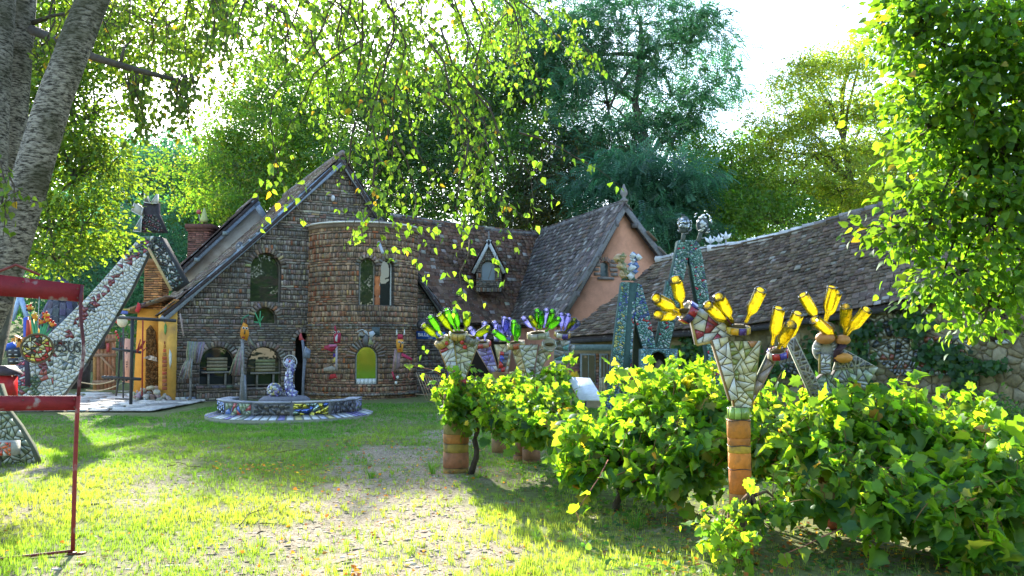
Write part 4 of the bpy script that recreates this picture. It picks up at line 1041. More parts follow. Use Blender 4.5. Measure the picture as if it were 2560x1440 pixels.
f = thing('figurine', 'blue headed white china figurine on the slender turquoise arch', 'figurine', P(1580, 695, Y), 'figures on the arches')
china_figure(f, 1578, 695, Y, 58, [(0.55, 0.58, 0.60), (0.50, 0.54, 0.58), (0.12, 0.18, 0.36), (0.60, 0.62, 0.62)], 8)
Y = 17.6
t = thing('mosaic_arch', 'tall turquoise mosaic arch with two mirrored heads on top', 'sculpture', (P(1720, 860, Y).x, Y, 0))
def cB(w):
    r = random.random()
    if r < .05: return (0.45, 0.02, 0.05)
    if w.x < P(1700, 700, Y).x and w.z > 2.4 and r < .10: return (0.55, 0.55, 0.5)
    return None
TB = [(0.12, 0.26, 0.19), (0.18, 0.33, 0.25), (0.06, 0.14, 0.11), (0.28, 0.40, 0.35), (0.48, 0.52, 0.48), (0.10, 0.13, 0.20)]
arch_leg(t, [(1636, 890), (1668, 890), (1722, 640), (1728, 600), (1697, 600), (1690, 640)], Y, 240, TB, [4, 5, 3, 3, 2, 1], .35, cB)
arch_leg(t, [(1745, 600), (1728, 600), (1722, 640), (1745, 760), (1775, 760), (1756, 640)], Y - .02, 150, TB, [4, 5, 3, 3, 2, 1], .35, cB)
arch_leg(t, [(1745, 760), (1775, 760), (1800, 900), (1800, 1075), (1775, 1075), (1770, 890)], Y, 120, TB, [4, 5, 3, 3, 2, 1], .35, cB)
arch_leg(t, [(1636, 890), (1668, 890), (1700, 760), (1668, 700)], Y + .1, 60, TB, [4, 5, 3, 3, 2, 1], .25, cB)
for i, (x, cols) in enumerate(((1711, [(0.5, 0.53, 0.56), (0.62, 0.65, 0.66), (0.3, 0.33, 0.36)]), (1748, [(0.66, 0.68, 0.66), (0.55, 0.58, 0.58), (0.72, 0.74, 0.72)]))):
    f = thing('mirrored_head', ('round mirrored head on the tall turquoise arch', 'spiky mirrored head with raised plates on the tall turquoise arch')[i], 'figurine', P(x, 598, Y), 'figures on the arches')
    MB().tube([P(x - 4 + i * 2, 604, Y), P(x + i * 6, 575, Y)], [.05, .04], 6, (0.12, 0.14, 0.13)).build('neck', GROUT, f)
    h = MB().ball(P(x + i * 8, 562, Y), (.13, .12, .19), (0.1, 0.12, 0.12), 9, 6).build('head', GROUT, f)
    for j in range(26):
        a = random.uniform(0, 6.28); e = random.uniform(-1, 1); d_ = Vector((math.cos(a) * math.sqrt(1 - e * e) * .14, -abs(math.sin(a)) * math.sqrt(1 - e * e) * .12, e * .20)); c = P(x + i * 8, 562, Y) + d_ * (1.05 if not i else random.uniform(1, 1.7))
        s = random.uniform(.03, .06); n0 = d_.normalized(); u0 = n0.cross(UP).normalized(); v0 = n0.cross(u0)
        MB().prism([c + u0 * math.cos(q) * s * random.uniform(.7, 1.2) + v0 * math.sin(q) * s * random.uniform(.7, 1.2) for q in (0, 1.5, 3.2, 4.6)], n0 * .008, random.choice(cols)).build('mirror_piece', MIRROR if random.random() < .55 else CERAMIC, h)
t = thing('mosaic_niche', 'low pale turquoise mosaic block with dark oval niche between the arches', 'sculpture', (P(1645, 860, 16.8).x, 16.8, 0))
Y = 16.8
for pts, n in (([(1600, 1070), (1622, 1070), (1618, 930), (1612, 872), (1602, 872)], 50), ([(1622, 905), (1630, 885), (1640, 872), (1612, 872), (1618, 930)], 30), ([(1640, 872), (1630, 885), (1646, 878), (1662, 885), (1672, 905), (1692, 872)], 45), ([(1672, 905), (1674, 930), (1672, 1070), (1688, 1070), (1694, 872)], 60), ([(1622, 960), (1635, 975), (1648, 978), (1672, 960), (1672, 1070), (1622, 1070)], 70)):
    q = pxpoly(pts, Y); MB().prism(q, Vector((0, .3, 0)), (0.12, 0.2, 0.2)).build('block', GROUT, t); 
    if n: mosaic(t, q, n, [(0.12, 0.30, 0.34), (0.20, 0.38, 0.42), (0.08, 0.2, 0.26), (0.34, 0.46, 0.46)], [4, 4, 2, 2], .01, .012, single=False)
MB().prism(pxpoly([(1618, 985), (1676, 985), (1676, 870), (1618, 870)], Y + .22), Vector((0, .06, 0)), (0.035, 0.03, 0.025)).build('niche_back', GROUT, t)
MB().ball(P(1648, 930, Y + .15), (.12, .08, .25), (0.16, 0.13, 0.09), 8, 5).build('niche_figure', STONE, t)

# ================================================================== slanted white information board
Y = 12.6
t = thing('information_board', 'white slanted information board on a post in the vines', 'board', (P(1470, 860, Y).x, Y, 0))
a, b_, c, d_ = P(1418, 942, Y + .25), P(1466, 942, Y + .25), P(1512, 1002, Y - .25), P(1455, 1002, Y - .25)
a, b_, c, d_ = P(1417, 942, Y + .2), P(1475, 945, Y + .2), P(1510, 1000, Y - .2), P(1450, 1000, Y - .2)
nn = (b_ - a).cross(d_ - a).normalized(); nn = nn if nn.z > 0 else -nn
MB().prism([d_, c, b_, a], -nn * .02, (0.72, 0.74, 0.80)).build('board', PAINT, t)
for k in range(5):
    v = .35 + k * .1; p, q = a.lerp(d_, v).lerp(b_.lerp(c, v), .3), a.lerp(d_, v).lerp(b_.lerp(c, v), .8); w = (d_ - a).normalized() * .006
    MB().prism([p, q, q + w, p + w], nn * .002, (0.55, 0.57, 0.64)).build('text_line', PAINT, t)
m0 = (a + b_ + c + d_) / 4; MB().tube([Vector((m0.x, m0.y, -.05)), m0 - nn * .02], .03, 8, (0.12, 0.11, 0.1)).build('post', IRON, t)
t = thing('wooden_stake', 'short split wooden stake beside the white information board', 'stake', (P(1505, 860, 13).x, 13, 0))
MB().tube([P(1500, 1000, 13), P(1502, 945, 13)], .025, 6, (0.34, 0.3, 0.2)).build('shaft', WOOD, t); MB().tube([P(1508, 1000, 13.02), P(1508, 943, 13.02)], .02, 6, (0.3, 0.27, 0.18)).build('shaft', WOOD, t)

# ================================================================== round mosaic fountain bench
FC = Vector((P(727, 1030, 20.3).x, 20.3, 0)); FR = 1.75
t = thing('mosaic_basin', 'round low basin of mirror and coloured tiles on the grass before the house', 'fountain', FC)
MB().lathe([(FR + .17, -.05), (FR + .17, .06), (FR - .12, .13), (FR - .3, .13)], 40, Matrix.Translation(FC), (0.26, 0.26, 0.20)).build('base_ring', GROUT, t)
npc = 64
for k in range(npc):
    a0, a1 = 2 * math.pi * k / npc + .012, 2 * math.pi * (k + 1) / npc - .012
    vs = []
    for a in (a0, a1):
        for r, z in ((FR + .17, .064), (FR - .11, .135)): vs.append(FC + Vector((math.cos(a) * r, math.sin(a) * r, z)))
    q = [vs[0], vs[2], vs[3], vs[1]]
    MB().prism(q, Vector((0, 0, .014)), random.choice([(0.62, 0.64, 0.68), (0.66, 0.68, 0.7), (0.42, 0.44, 0.55), (0.30, 0.33, 0.28), (0.22, 0.2, 0.42), (0.5, 0.46, 0.2), (0.6, 0.62, 0.62)])).build('rim_tile', CERAMIC, t)
for k in range(12):
    a = R(15) + math.pi / 6 * (k + .5)
    if math.sin(a) > .3: continue
    A0, A1 = a - math.pi / 12, a + math.pi / 12; e = lambda r, q: FC + Vector((math.cos(q) * r, math.sin(q) * r, .08))
    seg = MB().prism([e(FR - .1, A0), e(FR - .1, A1), e(FR - .36, A1), e(FR - .36, A0)], UP * .33, (0.16, 0.16, 0.17)).build('basin_wall', GROUT, t)
    MB().prism([e(FR - .08, A0 + .01) + UP * .33, e(FR - .08, A1 - .01) + UP * .33, e(FR - .38, A1 - .01) + UP * .33, e(FR - .38, A0 + .01) + UP * .33], UP * .025, random.choice([(0.40, 0.40, 0.42), (0.32, 0.33, 0.36), (0.45, 0.44, 0.42)])).build('coping_slab', STONE, seg)
MB().lathe([(.62, -.02), (.6, .40), (.5, .47)], 14, Matrix.Translation(Vector((P(712, 990, 20.2).x, 20.2, 0))), (0.15, 0.15, 0.17)).build('pedestal', GROUT, t)
PANELS = [([(0.16, 0.24, 0.42), (0.30, 0.36, 0.48), (0.10, 0.13, 0.2)], CERAMIC), ([(0.20, 0.26, 0.16), (0.12, 0.16, 0.12), (0.35, 0.05, 0.05), (0.08, 0.15, 0.4)], CERAMIC), ([(0.05, 0.05, 0.05), (0.08, 0.07, 0.06)], CERAMIC), ([(0.35, 0.45, 0.38), (0.5, 0.44, 0.08), (0.10, 0.16, 0.42), (0.24, 0.32, 0.26)], CERAMIC), ([(0.08, 0.08, 0.09), (0.05, 0.05, 0.07)], CERAMIC), ([(0.32, 0.30, 0.48), (0.48, 0.48, 0.56)], CERAMIC)]
rp = (FR - .1) * math.cos(math.pi / 12) + .012
for k in range(12):
    a = R(15) + math.pi / 6 * (k + .5); n_ = Vector((math.cos(a), math.sin(a), 0)); 
    if n_.y > .3: continue
    tt = Vector((-n_.y, n_.x, 0)); hw2 = (FR - .1) * math.sin(math.pi / 12) * .93; c = FC + n_ * (rp)
    q = [c - tt * hw2 + UP * .14, c + tt * hw2 + UP * .14, c + tt * hw2 + UP * .40, c - tt * hw2 + UP * .40]
    pal, mt = PANELS[k % 6]; mosaic(t, q, 16, pal, None, .012, .008, MIRROR if k % 6 in (0, 3, 5) else mt, single=True)
t = thing('serpent_sculpture', 'blue mirror mosaic swan neck with wire wheel head and ball on the basin', 'sculpture', Vector((P(730, 990, 20.2).x, 20.2, .47)))
Y = 20.2
neck = [(740, 990), (728, 985), (722, 965), (722, 945), (727, 925), (730, 912), (724, 905), (716, 910), (712, 920)]
nb = MB().tube([P(x, y, Y) for x, y in neck], [.13, .12, .10, .09, .085, .085, .085, .07, .04], 10, (0.12, 0.13, 0.30)).build('neck', CERAMIC, t, True)
NP = [P(x, y, Y) for x, y in neck]
for i in range(len(NP) - 2):
    for j in range(14):
        f_ = random.random(); a = random.uniform(math.pi * 1.02, math.pi * 1.98); c = NP[i].lerp(NP[i + 1], f_); tn = (NP[i + 1] - NP[i]).normalized(); si = tn.cross(Vector((0, 1, 0))).normalized(); r_ = .098 if i > 1 else .125
        n0 = (si * math.cos(a) + Vector((0, 1, 0)) * math.sin(a)).normalized(); c = c + n0 * r_; v0 = n0.cross(tn); s = random.uniform(.018, .032)
        MB().prism([c + tn * s * x + v0 * s * y for x, y in ((-1, -.8), (.9, -1), (1, .8), (-.8, 1))], n0 * .006, random.choice([(0.45, 0.47, 0.62), (0.62, 0.65, 0.72), (0.20, 0.18, 0.50)])).build('mirror_piece', CERAMIC, nb)
MB().ball(P(687, 976, Y), .18, (0.10, 0.10, 0.16), 16, 10).build('ball', CERAMIC, t, True)
for j in range(60):
    a, e = random.uniform(math.pi, 2 * math.pi), random.uniform(-.95, .95); n0 = Vector((math.cos(a) * math.sqrt(1 - e * e), math.sin(a) * math.sqrt(1 - e * e), e)); c = P(687, 976, Y) + n0 * .181; u0 = n0.cross(UP).normalized(); v0 = n0.cross(u0); s = .028
    MB().prism([c + u0 * s * x + v0 * s * y for x, y in ((-1, -.8), (.9, -1), (1, .8), (-.8, 1))], n0 * .006, random.choice([(0.62, 0.64, 0.72), (0.24, 0.2, 0.48), (0.45, 0.42, 0.15), (0.30, 0.34, 0.40)])).build('mirror_piece', CERAMIC, t)
wc = P(725, 905, Y - .05)
MB().tube([wc + Vector((math.cos(a) * .16, 0, math.sin(a) * .16)) for a in [2 * math.pi * k / 24 for k in range(25)]], .012, 5, (0.45, 0.46, 0.45)).build('wheel_rim', IRON, t)
for k in range(16):
    a = 2 * math.pi * k / 16; MB().tube([wc, wc + Vector((math.cos(a) * .16, 0, math.sin(a) * .16))], .004, 4, (0.4, 0.4, 0.4)).build('spoke', IRON, t)
MB().ball(wc + Vector((0, -.02, .01)), (.035, .03, .035), (0.45, 0.05, 0.05), 8, 5).build('hub', PAINT, t)
MB().tube([P(690, 985, Y), P(706, 984, Y), P(722, 992, Y)], [.06, .05, .07], 8, (0.10, 0.1, 0.14)).build('tail', CERAMIC, t, True)
# ================================================================== ticket office sign and wire fence
q = wplace(ws(1077), 0)[0]
Ys = 27.6
t = thing('ticket_sign', 'blue BILLETTERIE sign over the dark doorway by the tower', 'sign', P(1077, 846, Ys))
a, b_, c, d_ = P(1041, 847, Ys), P(1113, 849, Ys), P(1113, 830, Ys), P(1041, 828, Ys)
MB().prism([a, b_, c, d_], Vector((0, .05, 0)), (0.02, 0.09, 0.36)).build('sign_board', PAINT, t)
text('BILLETTERIE', .155, (a + b_ + c + d_) / 4 + Vector((0, -.006, .02)), Vector((1, 0, 0)), UP, flat_mat('white_lettering', (0.75, 0.76, 0.78)), t)
for k in range(3): MB().box((a + b_) / 2 + Vector((-.06 + k * .05, -.004, .035)), (.035, .004, .02), None, (0.6, 0.62, 0.66)).build('small_mark', PAINT, t)
for x in (1044, 1110): MB().tube([P(x, 832, Ys + .04), P(x, 812, Ys + .6)], .012, 5, (0.1, 0.1, 0.1)).build('bracket', IRON, t)
t = thing('wire_fence', 'rusty slanting wire fence between the tower and the bottle trees', 'fence', P(1085, 1000, 25.2))
for k in range(16):
    x = 1040 + k * 6.5; MB().tube([P(x, 930 + k * 1.2, 25.2), P(x + 26, 1000 + random.uniform(-3, 3), 25.0)], .010, 4, (0.34, 0.25, 0.15)).build('wire', IRON, t)
for y in (940, 985): MB().tube([P(1038, y, 25.2), P(1140, y + 8, 25.0)], .012, 4, (0.3, 0.22, 0.14)).build('rail', WOOD, t)
t = thing('wall_lamp', 'dark round lamp on the wall beside the blue sign', 'lamp', P(1057, 815, 27.3))
MB().lathe([(.02, 0), (.16, .03), (.19, .12), (.15, .2)], 14, Matrix.Translation(P(1057, 812, 27.3)) @ Matrix.Rotation(R(90), 4, 'X'), (0.03, 0.03, 0.03)).build('shade', IRON, t)
MB().tube([P(1057, 812, 27.3), P(1050, 806, 28.4)], .02, 5, (0.05, 0.05, 0.05)).build('arm', IRON, t)

# ================================================================== painted figures on the house
MASK_O = (0.62, 0.25, 0.02)
def eye_pair(parent, pts, Y, r=.045):
    for x, y in pts:
        c = P(x, y, Y); MB().lathe([(r, 0), (r, .01)], 12, Matrix.Translation(c) @ Matrix.Rotation(R(90), 4, 'X'), (0.6, 0.58, 0.5)).build('eye', PAINT, parent)
        MB().lathe([(r * .62, 0), (r * .62, .016)], 10, Matrix.Translation(c) @ Matrix.Rotation(R(90), 4, 'X'), (0.02, 0.02, 0.02)).build('pupil', PAINT, parent)
def plate(parent, pts, Y, thick, c, name, mat=None):
    q = pxpoly(pts, Y); u, v, nn = plane_of(q[0], q[1], q[2]); return MB().prism([p - nn * thick for p in q], nn * thick, c).build(name, mat or PAINT, parent)
def twig_dress(parent, pts, Y, n, c):
    """sheaf of grey twigs: top edge to hem"""
    (x0, y0), (x1, y1), (x2, y2), (x3, y3) = pts
    for k in range(n):
        f = k / (n - 1); a = P(x0 + (x1 - x0) * f, y0 + (y1 - y0) * f, Y - .03 * random.random()); b = P(x3 + (x2 - x3) * f, y3 + (y2 - y3) * f + random.uniform(-3, 3), Y - .05 * random.random())
        MB().tube([a, a.lerp(b, .5) + Vector((random.uniform(-.02, .02), -.03, 0)), b], [.016, .02, .013], 4, tuple(x * random.uniform(.7, 1.25) for x in c)).build('twig', WOOD, parent)
Y = 25.3
t = thing('broom_figure', 'orange masked scarecrow figure with grey twig skirt between arched windows', 'figure', P(607, 1000, Y))
MB().tube([P(607, 1003, Y), P(606, 850, Y)], .05, 8, (0.25, 0.25, 0.25)).build('pole', WOOD, t)
mk = plate(t, [(603, 845), (617, 852), (622, 835), (618, 812), (608, 806), (602, 822), (600, 838)], Y - .1, .05, MASK_O, 'mask')
eye_pair(mk, [(609, 820), (617, 821)], Y - .12, .04); plate(mk, [(609, 836), (613, 836), (614, 826), (610, 826)], Y - .115, .01, (0.12, 0.08, 0.03), 'nose'); plate(mk, [(605, 845), (612, 846), (611, 842), (606, 841)], Y - .115, .01, (0.2, 0.02, 0.02), 'mouth')
twig_dress(t, [(600, 868), (606, 868), (610, 935), (573, 937)], Y, 18, (0.30, 0.28, 0.25)); twig_dress(t, [(616, 838), (622, 842), (638, 866), (622, 862)], Y + .1, 8, (0.30, 0.28, 0.25))
plate(t, [(598, 1000), (616, 1000), (612, 938), (602, 938)], Y, .1, (0.28, 0.29, 0.32), 'leg_board', WOOD)
MB().tube([P(604, 808, Y - .08), P(607, 795, Y - .1), P(622, 787, Y - .1)], .02, 5, (0.05, 0.22, 0.12)).build('horn', PAINT, t)
t = thing('twig_star', 'green painted twig star hanging in front of the half moon window', 'ornament', P(649, 820, Y - .1))
for dx, dy in ((-12, -25), (2, -28), (9, -12), (3, 22), (-14, 6)): MB().tube([P(649, 806, Y - .1), P(649 + dx, 800 + dy * .8, Y - .15)], [.025, .012], 5, (0.06, 0.30, 0.14)).build('spike', PAINT, t)
t = thing('broom_figure', 'headless grey twig figure leaning at the house corner', 'figure', P(473, 1000, 24.9))
twig_dress(t, [(470, 853), (512, 856), (500, 905), (468, 905)], 24.8, 16, (0.29, 0.26, 0.25)); twig_dress(t, [(468, 895), (482, 895), (480, 945), (447, 946)], 24.8, 16, (0.28, 0.26, 0.24))
MB().tube([P(476, 1000, 24.85), P(477, 860, 24.85)], .03, 6, (0.22, 0.21, 0.2)).build('pole', WOOD, t); MB().tube([P(470, 1000, 24.85), P(476, 990, 24.85)], .03, 6, (0.2, 0.2, 0.19)).build('foot', WOOD, t)
MB().tube([P(459, 840, 24.9), P(450, 784, 24.9)], .025, 6, (0.36, 0.28, 0.24)).build('stick', WOOD, t)
# stone bench in front of the arches
t = thing('stone_bench', 'low brick bench under the left arched windows', 'bench', P(545, 1003, 24.9))
q0, q1 = HW(Hs(488, 1000)[0], 0), HW(Hs(596, 1000)[0], 0); L_ = (q1 - q0).length
def bplace(s, z): return q0 + AX * s + NW * .32 + UP * z, AX, NW
masonry(t, bplace, lambda z: (0, L_), [], -.05, .38, n=120, depth=.3)
for k in range(6): MB().box(q0 + AX * (L_ * (k + .5) / 6) + NW * .16 + UP * .42, (L_ / 6 - .015, .44, .07), Matrix.Rotation(PHI, 3, 'Z'), tuple(x * random.uniform(.7, 1.2) for x in (0.17, 0.15, 0.13))).build('coping_stone', STONE, t)
t = thing('plinth_tiles', 'strip of white and blue tiles along the foot of the house corner', 'tiles', P(468, 1008, 24.6))
for k in range(8):
    s = .1 + k * .16; MB().box(HW(s, .06, .07), (.145, .04, .15), Matrix.Rotation(PHI, 3, 'Z'), random.choice([(0.60, 0.60, 0.56), (0.20, 0.26, 0.34), (0.55, 0.56, 0.5)])).build('tile', CERAMIC, t)
# inside: bench and slatted chairs seen through the arches
for (x0, x1, y0, y1, lab) in ((518, 570, 893, 928, 'pale slatted bench back seen through the first arched window'), (640, 690, 898, 930, 'slatted bench back seen through the second arched window')):
    t = thing('slatted_bench', lab, 'bench', P((x0 + x1) / 2, 962, 25.7), 'benches behind the arched windows')
    ss0, z0 = Hs(x0, y1); ss1, z1 = Hs(x1, y0)
    for k in range(4): MB().box(HW((ss0 + ss1) / 2, z0 + (z1 - z0) * (k + .5) / 4, -.12), (ss1 - ss0, .03, (z1 - z0) / 4 - .02), Matrix.Rotation(PHI, 3, 'Z'), tuple(x * random.uniform(.85, 1.1) for x in (0.30, 0.28, 0.14))).build('slat', WOOD, t)
    MB().box(HW((ss0 + ss1) / 2, z0 - .04, -.08), (ss1 - ss0 + .3, .14, .05), Matrix.Rotation(PHI, 3, 'Z'), (0.22, 0.21, 0.18)).build('seat', WOOD, t)
    for s in (ss0 + .05, ss1 - .05): MB().box(HW(s, (z0 - .05) / 2 + .2, -.10), (.06, .06, z0 - .4), Matrix.Rotation(PHI, 3, 'Z'), (0.2, 0.19, 0.16)).build('leg', WOOD, t)
# little grey masks and lamps under the verge
for (px, py, lab) in ((597, 620, 'grey carved owl lamp under the long verge'), (771, 474, 'grey carved mask high under the verge'), (829, 497, 'small white bulb lamp on the upper gable wall')):
    s, z = Hs(px, py); c = HW(s, z, .16); w = lab.startswith('small'); t = thing('wall_ornament', lab, 'ornament', c, 'ornaments on the gable wall')
    k = (0.5, 0.5, 0.5) if w else (0.16, 0.17, 0.19)
    MB().ball(c, (.07, .06, .10) if w else (.14, .10, .18), k, 10, 7).build('head', STONE, t, True); MB().tube([c, HW(s, z + .1, 0)], .03, 6, (0.1, 0.1, 0.1)).build('bracket', IRON, t)
    if not w:
        for dx in (-.05, .05): MB().ball(c + AX * dx + NW * .09 + UP * .05, .03, (0.4, 0.4, 0.4), 8, 5).build('eye', PAINT, t)
        MB().ball(c + NW * .10 - UP * .03, (.02, .04, .04), (0.35, 0.34, 0.3), 6, 4).build('beak', PAINT, t)
# red coat figure in the dark doorway
t = thing('door_figure', 'thin figure with red hood standing in the dark doorway', 'figure', P(752, 1000, 25.6))
plate(t, [(747, 850), (764, 853), (756, 845), (752, 832), (748, 838)], 25.6, .05, (0.40, 0.06, 0.06), 'hood'); plate(t, [(757, 892), (761, 890), (765, 866), (763, 866)], 25.55, .03, (0.4, 0.4, 0.4), 'arm', WOOD)
MB().tube([P(757, 1000, 25.6), P(758, 950, 25.6), P(762, 900, 25.6), P(756, 850, 25.6)], [.05, .04, .06, .04], 6, (0.16, 0.17, 0.20)).build('body', WOOD, t)
plate(t, [(756, 892), (774, 896), (776, 876), (765, 868)], 25.5, .05, (0.18, 0.21, 0.26), 'sleeve', WOOD)
# tower figures
Y = 25.2
t = thing('wall_figure', 'crimson robot figure with wooden arm on the left of the tower', 'figure', P(840, 985, Y), 'painted figures on the tower')
RD = (0.30, 0.02, 0.045)
hd = plate(t, [(835, 858), (850, 857), (852, 834), (845, 826), (836, 830), (834, 845)], Y - .1, .06, RD, 'head'); plate(t, [(838, 834), (842, 832), (840, 820), (838, 812), (835, 818)], Y - .08, .05, RD, 'horn')
eye_pair(hd, [(837, 831), (846, 830)], Y - .11, .035); plate(hd, [(838, 852), (843, 855), (844, 835), (838, 843)], Y - .11, .012, (0.5, 0.5, 0.48), 'beak')
plate(t, [(810, 872), (830, 880), (842, 866), (842, 862), (822, 862), (810, 865)], Y - .15, .08, RD, 'arm'); plate(t, [(822, 868), (842, 866), (842, 861), (822, 861)], Y - .2, .03, (0.42, 0.10, 0.20), 'shoulder')
for pts, c in (([(838, 926), (843, 926), (843, 866), (839, 866)], (0.42, 0.36, 0.38)), ([(809, 928), (843, 927), (843, 921), (829, 915), (809, 920)], (0.28, 0.25, 0.2)), ([(833, 892), (838, 892), (838, 884), (833, 884)], (0.08, 0.04, 0.25)), ([(834, 905), (838, 905), (838, 893), (835, 895)], (0.5, 0.42, 0.08)), ([(822, 948), (842, 945), (838, 934), (826, 936)], (0.35, 0.03, 0.03))): plate(t, pts, Y - .12, .05, c, 'board', WOOD)
t = thing('wall_figure', 'orange masked devil figure with white horns on the right of the tower', 'figure', P(990, 985, 25.4), 'painted figures on the tower')
Y = 25.3
mk = plate(t, [(994, 881), (1006, 880), (1008, 862), (1008, 849), (991, 848), (990, 856)], Y - .1, .06, (0.62, 0.27, 0.03), 'mask'); eye_pair(mk, [(998, 855), (1006, 857)], Y - .11, .035)
plate(mk, [(999, 869), (1003, 869), (1003, 858), (1001, 858)], Y - .11, .01, (0.02, 0.02, 0.02), 'nose'); plate(mk, [(996, 876), (1001, 876), (1001, 873), (996, 873)], Y - .11, .01, (0.4, 0.02, 0.02), 'mouth')
plate(t, [(994, 848), (1007, 848), (1007, 836), (994, 835)], Y - .08, .06, (0.36, 0.02, 0.05), 'hat')
for x in (991, 1010): plate(t, [(x - 2, 838), (x + 3, 836), (x + 1, 822)], Y - .08, .03, (0.6, 0.6, 0.56), 'horn')
for k in range(4): plate(t, [(979 + k * 5, 930 - k * 3), (984 + k * 5, 927 - k * 3), (991 + k * 3.3, 876 + k), (987 + k * 3.3, 872 + k)], Y - .05 - .005 * (k % 2), .05, tuple(c * random.uniform(.8, 1.15) for c in (0.30, 0.25, 0.20)), 'plank', WOOD)
plate(t, [(1003, 890), (1028, 902), (1031, 896), (1005, 882)], Y - .1, .05, (0.36, 0.02, 0.07), 'arm'); plate(t, [(985, 950), (988, 948), (982, 928), (979, 931)], Y - .1, .05, (0.36, 0.02, 0.05), 'leg')
for x, y in ((994, 943), (990, 957)): MB().ball(P(x, y, Y - .12), (.04, .03, .05), (0.55, 0.55, 0.5), 8, 5).build('button', PAINT, t)
t = thing('bird_ornament', 'grey metal bird with spread wings over the green tower window', 'ornament', P(912, 865, 25.1)); Y = 25.0
for pts, c in (([(893, 838), (905, 848), (912, 840), (904, 828)], (0.20, 0.19, 0.16)), ([(925, 848), (938, 834), (932, 827), (922, 830)], (0.40, 0.44, 0.47)), ([(909, 862), (918, 862), (920, 840), (914, 832), (908, 842)], (0.12, 0.12, 0.12)), ([(897, 850), (909, 842), (900, 838)], (0.30, 0.31, 0.09)), ([(920, 862), (934, 860), (924, 845)], (0.24, 0.25, 0.10)), ([(909, 828), (918, 840), (922, 838), (913, 826)], (0.42, 0.44, 0.46))): plate(t, pts, Y, .04, c, 'wing_plate')
MB().tube([P(893, 829, Y), P(905, 824, Y), P(916, 828, Y), P(921, 840, Y)], .015, 5, (0.4, 0.42, 0.4)).build('wire', IRON, t)
t = thing('dark_plaque', 'small dark slate plaque above the bird on the tower', 'plaque', P(938, 830, 25.2)); plate(t, [(930, 838), (949, 839), (949, 818), (930, 817)], 25.2, .04, (0.05, 0.07, 0.07), 'slab')
t = thing('drain_pipe', 'short grey pipe poking out above the tower windows', 'pipe', P(950, 610, 25.4)); MB().tube([P(947, 606, 25.8), P(957, 632, 25.0)], .045, 8, (0.36, 0.38, 0.4)).build('pipe', PAINT, t)

# ================================================================== chimney stacks
def chimney(label, x0, x1, ytop, ybot, Y, c):
    t = thing('chimney', label, 'chimney', P((x0 + x1) / 2, ybot, Y)); a, b_ = P(x0, ybot, Y), P(x1, ytop, Y); w = b_.x - a.x
    cx = (a.x + b_.x) / 2; pal = [c, tuple(x * .7 for x in c), tuple(x * 1.3 for x in c)]
    for k, (u, o, ln) in enumerate(((Vector((1, 0, 0)), Vector((a.x, Y, 0)), w), (Vector((0, 1, 0)), Vector((b_.x, Y, 0)), w * .8), (Vector((0, 1, 0)), Vector((a.x, Y, 0)), w * .8))):
        nn = Vector((0, -1, 0)) if k == 0 else Vector((1 if k == 1 else -1, 0, 0)); masonry(t, (lambda s, z, u=u, o=o, nn=nn: (o + u * s + UP * z, u, nn)), (lambda z, ln=ln: (0, ln)), [], a.z, b_.z, pal=pal, w=[3, 2, 1], n=90, depth=.12, soldier=0)
    for e, z0, h in ((.06, b_.z, .10), (.10, b_.z + .10, .16)): MB().box((cx, Y + w * .4, z0 + h / 2), (w + 2 * e, w * .8 + 2 * e, h), None, tuple(x * .6 for x in c)).build('cap', STONE, t)
    return t, Vector((cx, Y + w * .4, b_.z + .26))
chimney('brick chimney at the rear gable with mossy cap', 468, 524, 578, 700, 31.0, (0.20, 0.09, 0.07))
t = thing('chimney_ornament', 'painted cone and red ball ornament on the rear chimney', 'ornament', P(500, 552, 31.2))
MB().lathe([(.13, 0), (.15, .1), (.02, .55)], 8, Matrix.Translation(P(510, 556, 31.2)), (0.34, 0.36, 0.13)).build('cone', PAINT, t); MB().ball(P(497, 530, 31.2), .09, (0.35, 0.07, 0.06), 10, 6).build('ball', PAINT, t); MB().tube([P(500, 556, 31.2), P(497, 532, 31.2)], .02, 5, (0.2, 0.2, 0.2)).build('stem', IRON, t)
chimney('sunlit mossy orange brick pillar behind the iron cross', 358, 408, 668, 830, 26.4, (0.42, 0.19, 0.07))

# ================================================================== orange plaster annex at the house corner
an = thing('orange_annex', 'ochre plaster annex with climbing brown moss at the house corner', 'building', P(390, 1000, 26))
ORA, ORB = (0.68, 0.30, 0.05), (0.72, 0.40, 0.09)
def wallbox(pts, Y0, depth, c, name, mat=PLASTER): q = pxpoly(pts, Y0); return MB().prism(q, Vector((-.25, depth, 0)), c).build(name, mat, an)
wallbox([(333, 985), (400, 1000), (402, 775), (345, 770)], 26.3, 1.6, ORA, 'wall')
w2 = wallbox([(396, 1000), (436, 1006), (441, 760), (396, 790)], 25.15, 1.6, ORB, 'pilaster')
lean = [P(405, 775, 25.0), P(443, 745, 25.0), P(380, 735, 27.5), P(335, 770, 27.5)]
for k in range(9):
    f = k / 9; a = lean[0].lerp(lean[1], f); MB().box(a.lerp(lean[1], .05) + Vector((0, .1, -.03)), (.12, .25, .06), None, tuple(x * random.uniform(.7, 1.2) for x in (0.45, 0.22, 0.09))).build('eave_brick', STONE, an)
    b_ = P(335 + 105 * f, 778 - 35 * f, 26.6); MB().box(b_, (.2, 1.4, .05), Matrix.Rotation(R(-25), 3, 'Y'), tuple(x * random.uniform(.7, 1.2) for x in (0.20, 0.15, 0.11))).build('roof_tile', TILE, an)
